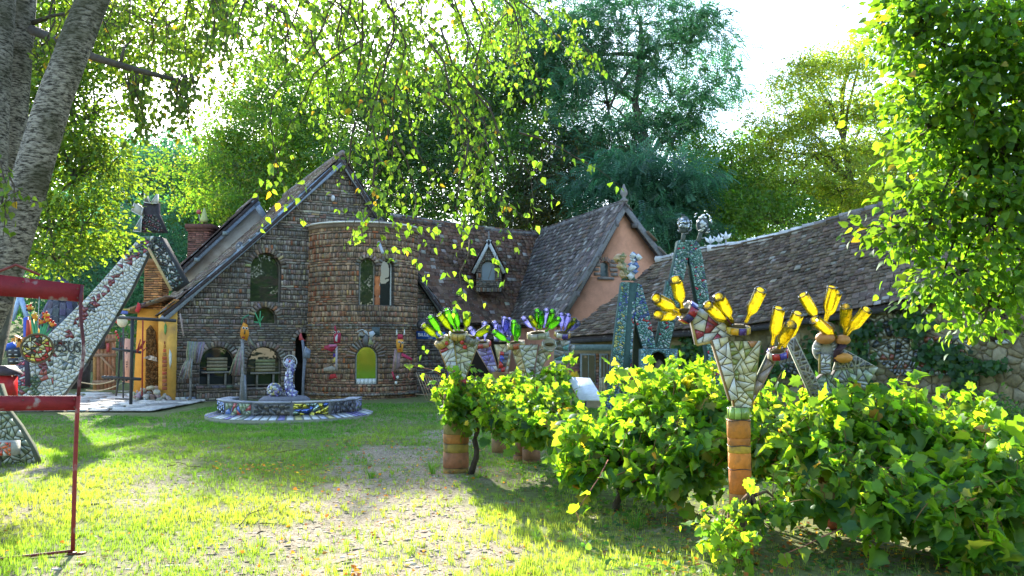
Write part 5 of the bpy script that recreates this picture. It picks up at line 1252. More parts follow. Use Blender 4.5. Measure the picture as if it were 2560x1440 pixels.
# brick ladder niche, painted leaves, moss bloom
for k in range(13):
    w = 5.5 * min(1, (13 - k) / 5); y = 975 - k * 9.5; plate(an, [(411 - w, y), (411 + w, y), (411 + w, y - 8), (411 - w, y - 8)], 25.13, .02, tuple(x * random.uniform(.7, 1.2) for x in (0.5, 0.16, 0.05)), 'niche_brick', STONE)
plate(an, [(413, 838), (416, 828), (417, 815), (413, 806), (410, 816), (410, 830)], 25.13, .01, (0.12, 0.28, 0.06), 'painted_leaf'); plate(an, [(425, 922), (429, 905), (429, 885), (424, 872), (422, 890), (423, 908)], 25.13, .01, (0.55, 0.56, 0.45), 'painted_leaf')
def blob(pts, Y, c, name, n=60, mat=GROUT):
    q = pxpoly(pts, Y); u, v, nn = plane_of(q[0], q[1], q[2]); mosaic(an, q, n, [c, tuple(x * .6 for x in c), tuple(x * 1.4 for x in c)], None, .004, .03, mat, single=False, mass=name)
blob([(364, 980), (395, 985), (395, 890), (390, 830), (377, 812), (366, 825)], 26.26, (0.13, 0.07, 0.025), 'dry_creeper', 170)
blob([(358, 895), (395, 905), (393, 893), (375, 888)], 26.24, (0.55, 0.52, 0.45), 'broken_plaster', 9, PLASTER)
t = thing('rubble_heap', 'pale heap of stones and mortar at the foot of the ochre annex', 'rubble'.replace('rubble', 'stone heap'), P(375, 1005, 25.0))
for k in range(60):
    f = random.random(); px, py = 330 + 95 * random.random(), 1003 - 34 * f * (1 - abs(.5 - random.random())); c = P(px, py, 25.6 - .6 * random.random()); s = random.uniform(.05, .14)
    MB().lathe([(s * .5, -s * .4), (s, -.1 * s), (s * .8, s * .4), (s * .2, s * .55)], 6, Matrix.Translation(c) @ Matrix.Rotation(random.uniform(0, 6), 4, (random.random(), random.random(), 1)), tuple(x * random.uniform(.7, 1.1) for x in (0.58, 0.53, 0.46)), random.random()).build('stone', STONE, t)

# ================================================================== iron cross trellis, wooden door and painted props
t = thing('iron_trellis', 'black iron cross shaped trellis standing on the paving', 'trellis', P(327, 1012, 23.2)); Y = 23.2; BK = (0.035, 0.035, 0.035)
for a, b_, r in (((327, 1012), (331, 798), .045), ((268, 792), (440, 802), .045), ((281, 872), (352, 881), .04), ((255, 943), (352, 948), .045), ((296, 948), (300, 845), .025), ((290, 990), (296, 950), .025), ((288, 997), (330, 998), .02), ((308, 995), (308, 955), .02), ((303, 900), (305, 845), .02)):
    MB().tube([P(*a, Y), P(*b_, Y)], r, 6, BK).build('bar', IRON, t)
for k in range(7):
    c = P(262 + k * 9, 944 + k * .6, Y); MB().tube([c - UP * .06, c + UP * .06], .03, 6, BK).build('clamp', IRON, t)
MB().tube([P(355, 990, Y - .2), P(357, 800, Y - .2)], .02, 5, (0.35, 0.03, 0.02)).build('red_rod', PAINT, t)
for k in range(8): MB().tube([P(340 + k * 2, 875 + 8 * math.sin(k), Y - .15), P(345 + k * 3, 860 + 12 * math.cos(k * 1.7), Y - .2)], .015, 5, (0.38, 0.04, 0.03)).build('red_curl', PAINT, t)
t = thing('plank_door', 'weathered plank door with diagonal brace leaning open beside the annex', 'door', P(260, 978, 28)); Y = 28.0
for k in range(6): plate(t, [(232 + k * 9.5, 975), (240.5 + k * 9.5, 975), (240.5 + k * 9.2, 836), (232.5 + k * 9.2, 836)], Y + .01 * (k % 2), .05, tuple(x * random.uniform(.75, 1.2) for x in (0.33, 0.17, 0.08)), 'plank', WOOD)
for y in (850, 888, 955): plate(t, [(231, y + 4), (290, y + 4), (290, y - 4), (231, y - 4)], Y - .06, .03, (0.25, 0.15, 0.09), 'ledge', WOOD)
plate(t, [(247, 890), (252, 888), (288, 925), (284, 930)], Y - .06, .03, (0.30, 0.18, 0.1), 'brace', WOOD)
plate(t, [(243, 872), (262, 872), (262, 845), (243, 845)], Y - .07, .02, (0.06, 0.05, 0.05), 'dark_board', WOOD); plate(t, [(266, 880), (273, 880), (273, 858), (266, 858)], Y - .07, .02, (0.40, 0.06, 0.05), 'red_board', PAINT)  # small dark board and red board fixed on the planks
t = thing('salmon_board', 'upright salmon painted board with two dotted holes by the iron trellis', 'board', P(317, 975, 25)); plate(t, [(306, 955), (326, 958), (329, 848), (312, 846)], 25.0, .06, (0.60, 0.30, 0.20), 'board')
for y in (870, 876, 882, 905, 911, 917): MB().ball(P(317, y, 24.93), .022, (0.05, 0.03, 0.03), 6, 4).build('hole', PAINT, t)
t = thing('clown_head', 'cream round head with red pointed ears on a stick by the annex', 'ornament', P(308, 848, 24.4)); Y = 24.4
MB().tube([P(310, 960, Y), P(308, 815, Y)], .025, 6, (0.12, 0.1, 0.1)).build('stick', WOOD, t); MB().ball(P(306, 803, Y), (.16, .10, .18), (0.60, 0.52, 0.34), 12, 8).build('face', PAINT, t, True)
for pts in ([(293, 810), (276, 795), (294, 797)], [(318, 800), (322, 792), (336, 800)], [(336, 775), (350, 768), (346, 782)], [(338, 780), (350, 775), (349, 760), (344, 756)]): plate(t, pts, Y, .05, (0.52, 0.03, 0.03), 'ear')
plate(t, [(293, 784), (318, 786), (318, 776), (293, 776)], Y - .05, .05, (0.12, 0.16, 0.45), 'hat'); plate(t, [(296, 776), (322, 778), (322, 772), (296, 771)], Y - .05, .05, (0.5, 0.36, 0.08), 'brim')
for k in range(6): MB().ball(P(290 + k * 3, 830 + 7 * k, Y), .04, (0.45, 0.04, 0.03), 8, 5).build('bead', PAINT, t)
t = thing('rope_barrier', 'pale rope slung low between the paving and the plank door', 'rope', P(250, 960, 24))
for (a, b_, s) in (((200, 955), (300, 945), 10), ((215, 975), (305, 958), 8)): MB().tube([P(a[0] + (b_[0] - a[0]) * k / 10, a[1] + (b_[1] - a[1]) * k / 10 + s * math.sin(math.pi * k / 10), 23.5) for k in range(11)], .015, 5, (0.5, 0.42, 0.26)).build('strand', WOOD, t)

# ================================================================== crazy paving in the sun
pv = tag(put(bpy.data.objects.new('paving', MB().add([Vector((x, y, .03)) for x, y in ((-17, 21.2), (-9.0, 21.4), (-9.0, 25.2), (-10.5, 27.5), (-14, 33), (-22, 33))], [(0, 1, 2, 3, 4, 5)], (0.13, 0.10, 0.07)).mesh('paving'))), 'pale crazy paving in front of the annex', 'paving', kind='structure')
pv.data.materials.append(MORTAR)
for c in cells([(-17, 21.2), (-9.0, 21.4), (-9.0, 25.2), (-10.5, 27.5), (-14, 33), (-22, 33)], 290, .08, .5):
    g_ = random.uniform(.6, 1.12); MB().prism([Vector((x, y, .032)) for x, y in c], Vector((0, 0, random.uniform(.02, .045))), tuple(q_ * g_ for q_ in (0.68, 0.64, 0.57)), .95).build('paving_stone', STONE, pv)

# ================================================================== white mosaic arch with animal head
Y = 21.5
t = thing('mosaic_arch', 'leaning white mosaic arch lettered JESUS with a horned animal head', 'sculpture', P(90, 1030, Y))
def cW(w):
    d0 = w - Vector((0, 0, EYE)); k = F / (d0.y * math.cos(TH) + d0.z * math.sin(TH)); px = CX + d0.x * k; py = CY - (d0.z * math.cos(TH) - d0.y * math.sin(TH)) * k
    if (px - 228) ** 2 + (py - 772) ** 2 < 11 ** 2: return (0.05, 0.05, 0.05)
    if 290 < px and py < 640 and random.random() < .8: return random.choice([(0.03, 0.03, 0.03), (0.09, 0.16, 0.10), (0.22, 0.03, 0.05), (0.05, 0.05, 0.05)])
    if py > 935 and px < 95 and random.random() < .75: return (0.10, 0.15, 0.09)
    if abs((py - 700) + (px - 285) * 1.2) < 16 and random.random() < .5: return (0.18, 0.03, 0.04)
    if (px - 187) ** 2 / 900 + (py - 835) ** 2 / 150 < 1 and random.random() < .6: return (0.11, 0.15, 0.13)
    if 95 < px < 140 and 900 < py < 960 and random.random() < .5: return random.choice([(0.10, 0.11, 0.08), (0.40, 0.10, 0.08), (0.5, 0.5, 0.45)])
    if 150 < px < 185 and 885 < py < 920 and random.random() < .5: return (0.12, 0.14, 0.15)
    return None
LP = [(385, 590), (352, 590), (265, 690), (150, 810), (10, 950), (45, 1040), (130, 1025), (190, 945), (262, 835), (325, 730), (372, 632)]
wp = [(0.52, 0.53, 0.50), (0.47, 0.48, 0.46), (0.57, 0.56, 0.52)]
for pts, n, sg in (([(352, 590), (385, 590), (372, 632), (325, 730), (290, 790), (220, 740), (265, 690)], 150, True), ([(220, 740), (290, 790), (262, 835), (215, 908), (120, 838), (150, 810)], 150, True), ([(120, 838), (215, 908), (190, 945), (130, 1025), (45, 1040), (10, 950)], 190, False)):
    q = pxpoly(pts, Y); b = MB().prism([p + Vector((0, .16, 0)) for p in q], Vector((0, -.16, 0)), (0.10, 0.10, 0.09)).build('leg', GROUT, t); mosaic(b, q, n, wp, None, .011, .010, single=sg, colfn=cW)
q = pxpoly([(385, 590), (400, 592), (460, 705), (428, 727), (378, 620)], Y + .1)
b = MB().prism([p + Vector((0, .4, 0)) for p in q], Vector((0, -.4, 0)), (0.05, 0.05, 0.05)).build('leg', GROUT, t); mosaic(b, q, 70, [(0.03, 0.03, 0.03), (0.08, 0.13, 0.11), (0.45, 0.45, 0.42), (0.06, 0.09, 0.09)], [4, 3, 2, 2], .02, .012, single=True)
MB().tube([P(371, 620, Y), P(428, 726, Y)], .035, 4, (0.5, 0.36, 0.18)).build('edging', WOOD, t)
text('JESUS', .30, P(167, 868, Y - .035), Vector((math.cos(R(-4)), 0, math.sin(R(-4)))), Vector((math.sin(R(4)), 0, math.cos(R(4)))) * 1.35, flat_mat('black_lettering', (0.03, 0.03, 0.03), .6), t)
hd = plate(t, [(352, 580), (413, 580), (393, 533), (393, 505), (359, 500), (358, 540)], Y + .1, .2, (0.05, 0.045, 0.05), 'head', GROUT); mosaic(hd, pxpoly([(354, 579), (411, 579), (392, 536), (359, 536)], Y + .09), 45, [(0.05, 0.05, 0.05), (0.12, 0.03, 0.04), (0.09, 0.09, 0.08)], None, .02, .012)
for pts, c in (([(360, 505), (375, 508), (362, 478)], (0.12, 0.12, 0.13)), ([(376, 508), (393, 508), (393, 484)], (0.45, 0.44, 0.40)), ([(329, 527), (352, 540), (357, 520), (337, 504)], (0.42, 0.40, 0.34)), ([(333, 577), (352, 580), (354, 540)], (0.18, 0.22, 0.20))):
    e_ = plate(t, pts, Y + .05, .1, c, 'ear_plate')
    for i in range(len(pts)): MB().tube([P(*pts[i - 1], Y + .04), P(*pts[i], Y + .04)], .012, 4, (0.6, 0.6, 0.58)).build('rim', IRON, e_)
# flared mosaic foot close by
Y = 12.0
t = thing('mosaic_buttress', 'flared grey green mosaic foot beside the red frame', 'sculpture', (P(30, 860, Y).x, Y, 0))
q = pxpoly([(-120, 1175), (95, 1168), (78, 1120), (45, 1065), (18, 1030), (-5, 960), (-60, 960)], Y)
b = MB().prism([p + Vector((0, .14, 0)) for p in q], Vector((0, -.14, 0)), (0.10, 0.11, 0.07)).build('body', GROUT, t); mosaic(b, q, 130, [(0.26, 0.29, 0.19), (0.20, 0.24, 0.15), (0.34, 0.36, 0.27)], None, .012, .012)
t = thing('mosaic_box', 'small red and white mosaic box at the foot of the grey green buttress', 'box', P(0, 1140, 11.6)); Y = 11.6
q = pxpoly([(-50, 1140), (28, 1140), (28, 1105), (-50, 1105)], Y); b = MB().prism([p + Vector((0, .22, 0)) for p in q], Vector((0, -.22, 0)), (0.42, 0.40, 0.34)).build('body', GROUT, t); mosaic(b, q, 22, [(0.52, 0.06, 0.02), (0.60, 0.12, 0.03), (0.5, 0.48, 0.40), (0.08, 0.06, 0.05)], [4, 3, 2, 1], .012, .01)
MB().tube([P(-10, 1185, Y + .1), P(-10, 1140, Y + .1)], .07, 8, (0.15, 0.14, 0.12)).build('stem', WOOD, t)
t = thing('red_lantern', 'small red box lantern with dark roof at the picture edge', 'lantern', P(0, 990, 13)); Y = 13.0
MB().prism(pxpoly([(-30, 1000), (16, 1000), (16, 940), (-30, 940)], Y), Vector((0, .3, 0)), (0.45, 0.02, 0.02)).build('body', PAINT, t); MB().prism(pxpoly([(-40, 938), (24, 938), (0, 915), (-20, 915)], Y - .05), Vector((0, .4, 0)), (0.06, 0.04, 0.05)).build('roof', PAINT, t)

# ================================================================== red steel frame with hanging mosaic disc
t = thing('red_steel_frame', 'rusty red steel frame standing on the grass at the picture edge', 'frame', G(190, 1378))
RC = (0.23, 0.012, 0.018)
FA, FB = P(206, 1000, 7.0), P(0, 1000, 6.78); fu = (FA - FB).normalized(); n_ = Vector((fu.y, -fu.x, 0))
def fp(px, py):
    d = ray(px, py); n_ = Vector((-fu.y, fu.x, 0)); o = Vector((0, 0, EYE)); tt = (FA - o).dot(n_) / d.dot(n_); return o + d * tt
def fplate(pts, c, name, th=.03): q = [fp(x, y) for x, y in pts]; n_ = Vector((fu.y, -fu.x, 0)); return MB().prism([p - n_ * th for p in q], n_ * th, c).build(name, RUST, t)
fplate([(-260, 720), (207, 755), (208, 712), (-260, 655)], RC, 'top_plate'); fplate([(-260, 1030), (199, 1026), (200, 990), (-260, 990)], RC, 'middle_plate')
pts = [(206, 713), (201, 750), (202, 800), (208, 850), (209, 880), (206, 910), (199, 950), (196, 990), (193, 1030), (188, 1150), (184, 1290), (182, 1378)]
MB().tube([fp(x, y) for x, y in pts[:8]], .014, 6, (0.10, 0.02, 0.03)).build('upright', RUST, t); MB().tube([fp(x, y) for x, y in pts[7:]], .017, 6, (0.26, 0.03, 0.025)).build('upright', RUST, t)
MB().tube([fp(182, 1377), fp(0, 1398), fp(-260, 1430)], .013, 6, (0.22, 0.03, 0.025)).build('bottom_bar', RUST, t); MB().tube([fp(-258, 655), fp(-258, 1430)], .017, 6, (0.26, 0.03, 0.025)).build('upright', RUST, t)
for x, y in ((203, 1376), (180, 1376)): MB().box(fp(x, y + 4) - UP * .01, (.05, .07, .012), None, (0.18, 0.05, 0.03)).build('foot_plate', RUST, t)
for x, y in ((196, 722), (196, 745), (188, 998), (188, 1018), (60, 705), (60, 1000)): MB().ball(fp(x, y) + n_ * .0 + Vector((0, -.012, 0)), (.008, .006, .008), (0.16, 0.06, 0.04), 6, 4).build('bolt', RUST, t)
MB().tube([fp(-30, 690), fp(40, 662), fp(100, 688)], .012, 5, (0.2, 0.04, 0.03)).build('hook_bar', RUST, t)
t = thing('mosaic_disc', 'round red, yellow and white mosaic disc hanging from the red frame', 'disc', fp(95, 905)); n_ = Vector((fu.y, -fu.x, 0))
cD = fp(93, 871); rD = .115
MB().tube([fp(98, 742), cD + UP * rD], .003, 4, (0.4, 0.4, 0.4)).build('wire', IRON, t)
q = [cD + fu * math.cos(a) * rD + UP * math.sin(a) * rD for a in [2 * math.pi * k / 24 for k in range(24)]]
b = MB().prism([p - n_ * .025 for p in q], n_ * .025, (0.10, 0.08, 0.05)).build('plate', GROUT, t)
MB().tube([p for p in q] + [q[0]], .009, 6, (0.14, 0.10, 0.06)).build('rim', WOOD, b)
mosaic(b, [cD + (p - cD) * .94 for p in q], 44, [(0.45, 0.03, 0.02), (0.60, 0.56, 0.40), (0.62, 0.50, 0.08), (0.05, 0.04, 0.03), (0.52, 0.50, 0.20)], [3, 4, 3, 1.5, 2], .006, .005)

# ================================================================== painted sculptures and slate roofs seen through the frame
def hut(label, apex, left, right, Y, c):
    t = thing('slate_cone_house', label, 'building', (P(apex[0], 860, Y).x, Y + 2, 0)); A, B, C = P(*apex, Y + 2), P(*left, Y), P(*right, Y)
    cen = Vector(((B.x + C.x) / 2, Y + 2, B.z)); r = (C.x - B.x) / 2
    MB().lathe([(r * .8, -B.z), (r * .8, 0)], 16, Matrix.Translation(cen), (0.14, 0.12, 0.12)).build('wall', STONE, t)
    rf_ = MB().lathe([(r, -.05), (.03, A.z - B.z)], 16, Matrix.Translation(cen), (0.05, 0.05, 0.06)).build('roof', TILE, t)
    Ms = []; n = 12
    for j in range(n):
        f = j / n; rr_ = r * (1 - f) + .03; kk = max(6, int(2 * math.pi * rr_ / .22))
        for i in range(kk):
            a = 2 * math.pi * (i + .5 * (j % 2)) / kk
            if math.sin(a) > .25: continue
            o_ = Vector((math.cos(a), math.sin(a), 0)); tn = Vector((-o_.y, o_.x, 0)); sl = (-o_ * r + UP * (A.z - B.z)).normalized(); nn = tn.cross(sl).normalized(); nn = nn if nn.dot(o_) > 0 else -nn
            Ms.append(basis(np.array(tn) * .2, np.array(sl) * .32, np.array(nn) * .03, np.array(cen + o_ * rr_ + UP * ((A.z - B.z) * f) + nn * .02)))
    pieces(rf_, 'slate', 'slates', [UNITBOX], np.array(Ms), None, jitcol((0.075, 0.075, 0.10), len(Ms)), TILE, 120)
    return t
hut('dark slate cone roof hut seen through the red frame', (78, 690), (-20, 900), (165, 900), 29.0, None)
for pts, c in (([(45, 735), (28, 800), (36, 800), (50, 738)], (0.36, 0.46, 0.58)), ([(52, 735), (66, 800), (74, 800), (58, 735)], (0.30, 0.42, 0.55))): pass
t = thing('painted_gable_frame', 'pale blue A shaped board on the slate hut', 'board', P(50, 800, 28.2))
for a, b_ in (((50, 738), (30, 802)), ((50, 738), (70, 802))): MB().tube([P(*a, 28.2), P(*b_, 28.2)], .08, 4, (0.30, 0.42, 0.58)).build('board', PAINT, t)
t = thing('yellow_sculpture', 'yellow ochre painted sculpture with blue edge seen through the frame', 'sculpture', P(75, 960, 22)); plate(t, [(62, 910), (90, 905), (88, 825), (72, 790), (65, 792)], 22, .2, (0.62, 0.32, 0.03), 'body'); plate(t, [(58, 880), (66, 880), (66, 792), (58, 795)], 21.9, .2, (0.05, 0.09, 0.45), 'edge'); plate(t, [(64, 850), (72, 850), (71, 800), (66, 800)], 21.75, .1, (0.42, 0.05, 0.03), 'stripe')
t = thing('flower_sculpture', 'green stemmed metal plant with orange flowers seen through the frame', 'sculpture', P(100, 960, 20)); Y = 20.0
for x, y in ((88, 792), (115, 788), (120, 800), (132, 812), (75, 770), (105, 805)):
    MB().tube([P(100, 905, Y), P(98 + (x - 98) * .4, 845, Y), P(x, y + 4, Y)], [.05, .04, .025], 6, (0.06, 0.28, 0.12)).build('stem', PAINT, t); b = MB().ball(P(x, y, Y), (.07, .06, .06), (0.62, 0.22, 0.02), 8, 5).build('flower', PAINT, t)
    for k in range(5): a = k * 1.256; MB().ball(P(x, y, Y) + Vector((math.cos(a) * .07, -.02, math.sin(a) * .07)), .035, random.choice([(0.55, 0.04, 0.02), (0.62, 0.42, 0.04), (0.05, 0.04, 0.05)]), 6, 4).build('petal', PAINT, b)
t = thing('direction_sign', 'small black direction boards on an orange post seen through the frame', 'sign', P(32, 965, 19)); Y = 19.0
MB().tube([P(30, 965, Y), P(34, 845, Y)], .04, 6, (0.60, 0.24, 0.04)).build('post', WOOD, t)
for x0, x1, y0, y1 in ((16, 51, 868, 893), (19, 45, 895, 911)):
    plate(t, [(x0, y1), (x1, y1), (x1, y0), (x0, y0)], Y - .08, .03, (0.035, 0.035, 0.045), 'board')
    for i in range(2):
        for j in range(2 if y1 - y0 > 20 else 1): plate(t, [(x0 + 5 + i * 15, y0 + 10 + j * 10), (x0 + 12 + i * 15, y0 + 10 + j * 10), (x0 + 12 + i * 15, y0 + 7 + j * 10), (x0 + 5 + i * 15, y0 + 7 + j * 10)], Y - .09, .006, (0.4, 0.4, 0.42), 'arrow_mark')
t = thing('star_sculpture', 'orange star shaped sculpture above the black direction boards', 'sculpture', P(48, 870, 20.5)); Y = 20.5
for pts in ([(40, 868), (56, 868), (50, 845), (46, 845)], [(34, 838), (46, 856), (52, 848)], [(60, 842), (48, 850), (54, 860)]): plate(t, pts, Y, .15, (0.60, 0.22, 0.04), 'point')
t = thing('blue_beam', 'bright blue painted beam seen through the red frame', 'beam', P(15, 880, 18)); MB().tube([P(-30, 882, 18), P(36, 862, 18)], .07, 6, (0.05, 0.12, 0.55)).build('beam', PAINT, t)
t = thing('red_panel_sculpture', 'red and white patched sculpture low behind the direction boards', 'sculpture', P(48, 960, 21)); q = pxpoly([(38, 965), (64, 965), (62, 900), (40, 900)], 21.0); b = MB().prism([p + Vector((0, .2, 0)) for p in q], Vector((0, -.2, 0)), (0.1, 0.08, 0.1)).build('body', GROUT, t); mosaic(b, q, 24, [(0.42, 0.06, 0.12), (0.5, 0.48, 0.5), (0.14, 0.12, 0.22)], None, .02, .012)
# ================================================================== vegetation
def outline_leaf(half, cy, fold=.22, curl=.0):
    pts = [(0.0, half[0][1])] + list(half[1:-1]) + [(0.0, half[-1][1])] + [(-x, y) for x, y in half[1:-1][::-1]]
    V = [(0, cy, 0)] + [(x, y, abs(x) * fold - curl * (y - cy) ** 2) for x, y in pts]; n = len(pts)
    return np.array(V), [(0, 1 + i, 1 + (i + 1) % n) for i in range(n)]
VINE1 = outline_leaf([(0, 0), (.20, -.16), (.46, -.02), (.40, .18), (.62, .40), (.40, .46), (.34, .70), (.16, .68), (0, .98)], .30, .22, .25)
VINE2 = outline_leaf([(0, .05), (.26, -.12), (.50, .10), (.44, .26), (.58, .52), (.36, .58), (.24, .82), (0, 1.02)], .34, -.25, .35)
VINE3 = outline_leaf([(0, .02), (.24, -.10), (.44, .04), (.38, .24), (.54, .46), (.32, .60), (.18, .84), (0, .96)], .34, .55, .8)
BIRCH = outline_leaf([(0, 0), (.34, .22), (.30, .48), (.12, .78), (0, 1)], .38, .25, .1)
LEAF4 = (np.array([(0, 0, 0), (.36, .36, .1), (0, 1, -.06), (-.36, .36, .1)]), [(0, 1, 2), (0, 2, 3)])
LIME = outline_leaf([(0, .06), (.18, -.04), (.42, .14), (.42, .46), (.22, .78), (0, 1.06)], .38, .2, .3)
def spray(n, spread=.5, leaf=.34, seed=1, droop=.2, narrow=.55):
    r = np.random.default_rng(seed); V, Fc = [], []
    for i in range(n):
        f = i / max(1, n - 1); p = np.array(((.5 - r.random()) * spread, f * .9, (.5 - r.random()) * spread * .6 - droop * f * f)); a = r.uniform(0, 6.28); d = np.array((math.cos(a), .35 + r.random() * .5, math.sin(a) * .6 - .2)); d /= np.linalg.norm(d)
        s = np.cross(d, r.normal(size=3)); s /= np.linalg.norm(s); k = len(V); l = leaf * r.uniform(.7, 1.2)
        V += [p, p + d * l * .5 + s * l * narrow * .5, p + d * l, p + d * l * .5 - s * l * narrow * .5]; Fc.append((k, k + 1, k + 2, k + 3))
    return np.array(V), Fc
def pinnate(n=7, seed=1):
    V, Fc = [], []
    for i in range(n):
        f = (i + .5) / n; z = -.35 * f * f
        for s in (-1, 1):
            k = len(V); p = np.array((0, f, z)); d = np.array((s * .26, .10, -.06)); w = np.array((.0, .055, 0.01))
            V += [p, p + d * .5 + w, p + d, p + d * .5 - w]; Fc.append((k, k + 1, k + 2, k + 3))
    return np.array(V), Fc
SPRAYS = [spray(6, .55, .36, s) for s in (1, 2, 3)]
PINN = [pinnate(7), pinnate(6)]
def orient(pos, yd, nrm, size):
    """arrays: leaf base, tip direction, rough normal, size -> matrices"""
    y = yd / np.linalg.norm(yd, axis=1, keepdims=True); x = np.cross(y, nrm); x /= np.maximum(np.linalg.norm(x, axis=1, keepdims=True), 1e-6); z = np.cross(x, y)
    M = np.zeros((len(pos), 4, 4)); s = size[:, None]; M[:, :3, 0] = x * s; M[:, :3, 1] = y * s; M[:, :3, 2] = z * s; M[:, :3, 3] = pos; M[:, 3, 3] = 1; return M
def limb_path(a, b, n=5, wob=.12):
    a, b = Vector(a), Vector(b); l = (b - a).length; return [a.lerp(b, i / n) + (Vector(rng.normal(0, wob * l / n, 3)) if 0 < i < n else Vector()) + Vector((0, 0, .12 * l * math.sin(math.pi * i / n))) for i in range(n + 1)]
def make_tree(name, label, base, top, r0, clumps, nleaf, size, protos, pal, wts, barkc=(0.12, 0.10, 0.08), group=None, n_single=0, mat=None, clr=.8, droop=.3, trunk_pts=None, cat='tree', shell=.45, ncl=None, leafname='leaf', limbs=True, up=.5):
    base, top = Vector(base), Vector(top); t = thing(name, label, cat, base, group)
    tp = trunk_pts or limb_path(base, top, 6, .10)
    n = len(tp); MB().tube(tp, [r0 * (1.25 if i == 0 else 1) * (1 - .75 * i / (n - 1)) for i in range(n)], 10, barkc).build('trunk', BARK, t, True)
    vol = np.array([c[1][0] * c[1][1] * c[1][2] for c in clumps]) ** .75; vol /= vol.sum(); Ms, Cs = [], []
    for (c, r), w in zip(clumps, vol):
        c = np.array(c); r = np.array(r)
        if limbs:
            k = int(rng.integers(n // 3, n - 1)); MB().tube(limb_path(tp[k], c, 4), [r0 * .38, r0 * .3, r0 * .22, r0 * .15, r0 * .06], 6, barkc).build('limb', BARK, t, True)
        kcl = max(3, int((ncl or 60) * w)); d = rng.normal(size=(kcl, 3)); d /= np.linalg.norm(d, axis=1, keepdims=True); cc = c + d * r * (shell + (1 - shell) * rng.random((kcl, 1)) ** .5)
        if limbs:
            tb = MB()
            for q in cc[::max(1, kcl // 10)]: tb.tube(limb_path(c, q, 3), [r0 * .12, r0 * .08, r0 * .05, r0 * .02], 4, barkc)
            tb.build('twigs', BARK, t, kind='stuff')
        m = int(nleaf * w); k = rng.integers(0, kcl, m); cr = clr * rng.uniform(.6, 1.3, kcl)
        off = rng.normal(size=(m, 3)) * np.array((1, 1, .6)); pos = cc[k] + off * cr[k][:, None] * .55
        out = off + (pos - c) / r * .6; yd = out * .6 + rng.normal(size=(m, 3)) * .5 + np.array((0, 0, -droop)); nr = rng.normal(size=(m, 3)) * .7 + np.array((0, 0, up)) + out * .3
        Ms.append(orient(pos, yd, nr, size * rng.uniform(.6, 1.25, m))); 
        cl = rng.normal(1, .18, kcl)[k][:, None]; Cs.append(np.clip(pickcol(pal, wts, m, .15, .06) * cl, .006, .8))
    M = np.concatenate(Ms); idx = rng.integers(0, len(protos), len(M))
    pieces(t, leafname, 'crown', protos, M, idx, np.concatenate(Cs), mat or LEAF, n_single)
    return t
GREEN = [(0.07, 0.15, 0.03), (0.09, 0.175, 0.035), (0.055, 0.115, 0.03), (0.12, 0.19, 0.035)]
DARK = [(0.045, 0.10, 0.035), (0.055, 0.12, 0.04), (0.04, 0.08, 0.035)]
BLUEG = [(0.055, 0.14, 0.08), (0.07, 0.165, 0.095), (0.045, 0.115, 0.065)]
GOLD = [(0.16, 0.22, 0.04), (0.20, 0.25, 0.05), (0.22, 0.23, 0.05), (0.13, 0.18, 0.035)]
def cl(px, py, Y, rx, ry, rz): return (tuple(P(px, py, Y)), (rx, ry, rz))
WG = 'trees on the wooded slope'
def base_at(px, Y): x = P(px, 860, Y).x; return (x, Y, float(gz(x, Y)) - .1)
# far slope, left to right
make_tree('slope_tree', 'distant dark blue green tree on the slope left of the chimney', base_at(330, 62), P(330, 420, 62), .3, [cl(300, 470, 62, 4.5, 4, 4.5), cl(360, 520, 60, 4, 4, 5), cl(400, 420, 64, 3.5, 3, 3), cl(260, 600, 58, 4, 4, 4)], 5200, .75, SPRAYS, BLUEG, [1, 1, 1], group=WG, clr=1.5, ncl=130, mat=LEAFB)
make_tree('slope_tree', 'distant dark tree with rusty tinge behind the rear chimney', base_at(440, 56), P(450, 430, 56), .3, [cl(450, 440, 56, 3, 3, 3), cl(430, 540, 55, 4, 4, 4.5), cl(520, 500, 57, 3.5, 3, 4.5)], 4800, .7, SPRAYS, BLUEG + [(0.16, 0.12, 0.05)], [3, 3, 3, 1], group=WG, clr=1.4, ncl=110, mat=LEAFB)
make_tree('slope_tree', 'light green maple rising behind the left verge of the house', base_at(590, 41), P(600, 330, 41), .22, [cl(560, 430, 40, 2.4, 2.2, 2.0), cl(640, 360, 41, 2.6, 2.2, 2.4), cl(600, 500, 39, 2.2, 2, 1.6), cl(700, 420, 42, 2.2, 2, 2.4)], 7000, .42, SPRAYS, GREEN + [(0.15, 0.17, 0.04)], [2, 3, 1, 3, 2], group=WG, clr=.9, ncl=120)
make_tree('slope_tree', 'thin tall tree standing behind the gable peak', base_at(760, 43), P(755, 190, 43), .22, [cl(720, 260, 43, 2.2, 2, 2.2), cl(790, 330, 43, 2.4, 2, 2.4), cl(840, 230, 44, 2.2, 2, 2.2), cl(660, 220, 44, 2.0, 2, 1.8)], 5200, .45, SPRAYS, GREEN, [3, 2, 3, 1], group=WG, clr=.9, ncl=110)
make_tree('slope_tree', 'dark oak behind the tower under the birch sprays', base_at(960, 40), P(960, 260, 40), .3, [cl(930, 330, 40, 2.6, 2.4, 2.4), cl(1020, 300, 41, 2.6, 2.4, 2.6), cl(960, 440, 39, 2.8, 2.2, 2.2), cl(1060, 420, 39, 2.4, 2, 2.4), cl(1030, 210, 42, 2.2, 2, 1.8)], 8000, .45, SPRAYS, DARK + [(0.08, 0.13, 0.03)], [3, 3, 2, 2], group=WG, clr=1.0, ncl=140)
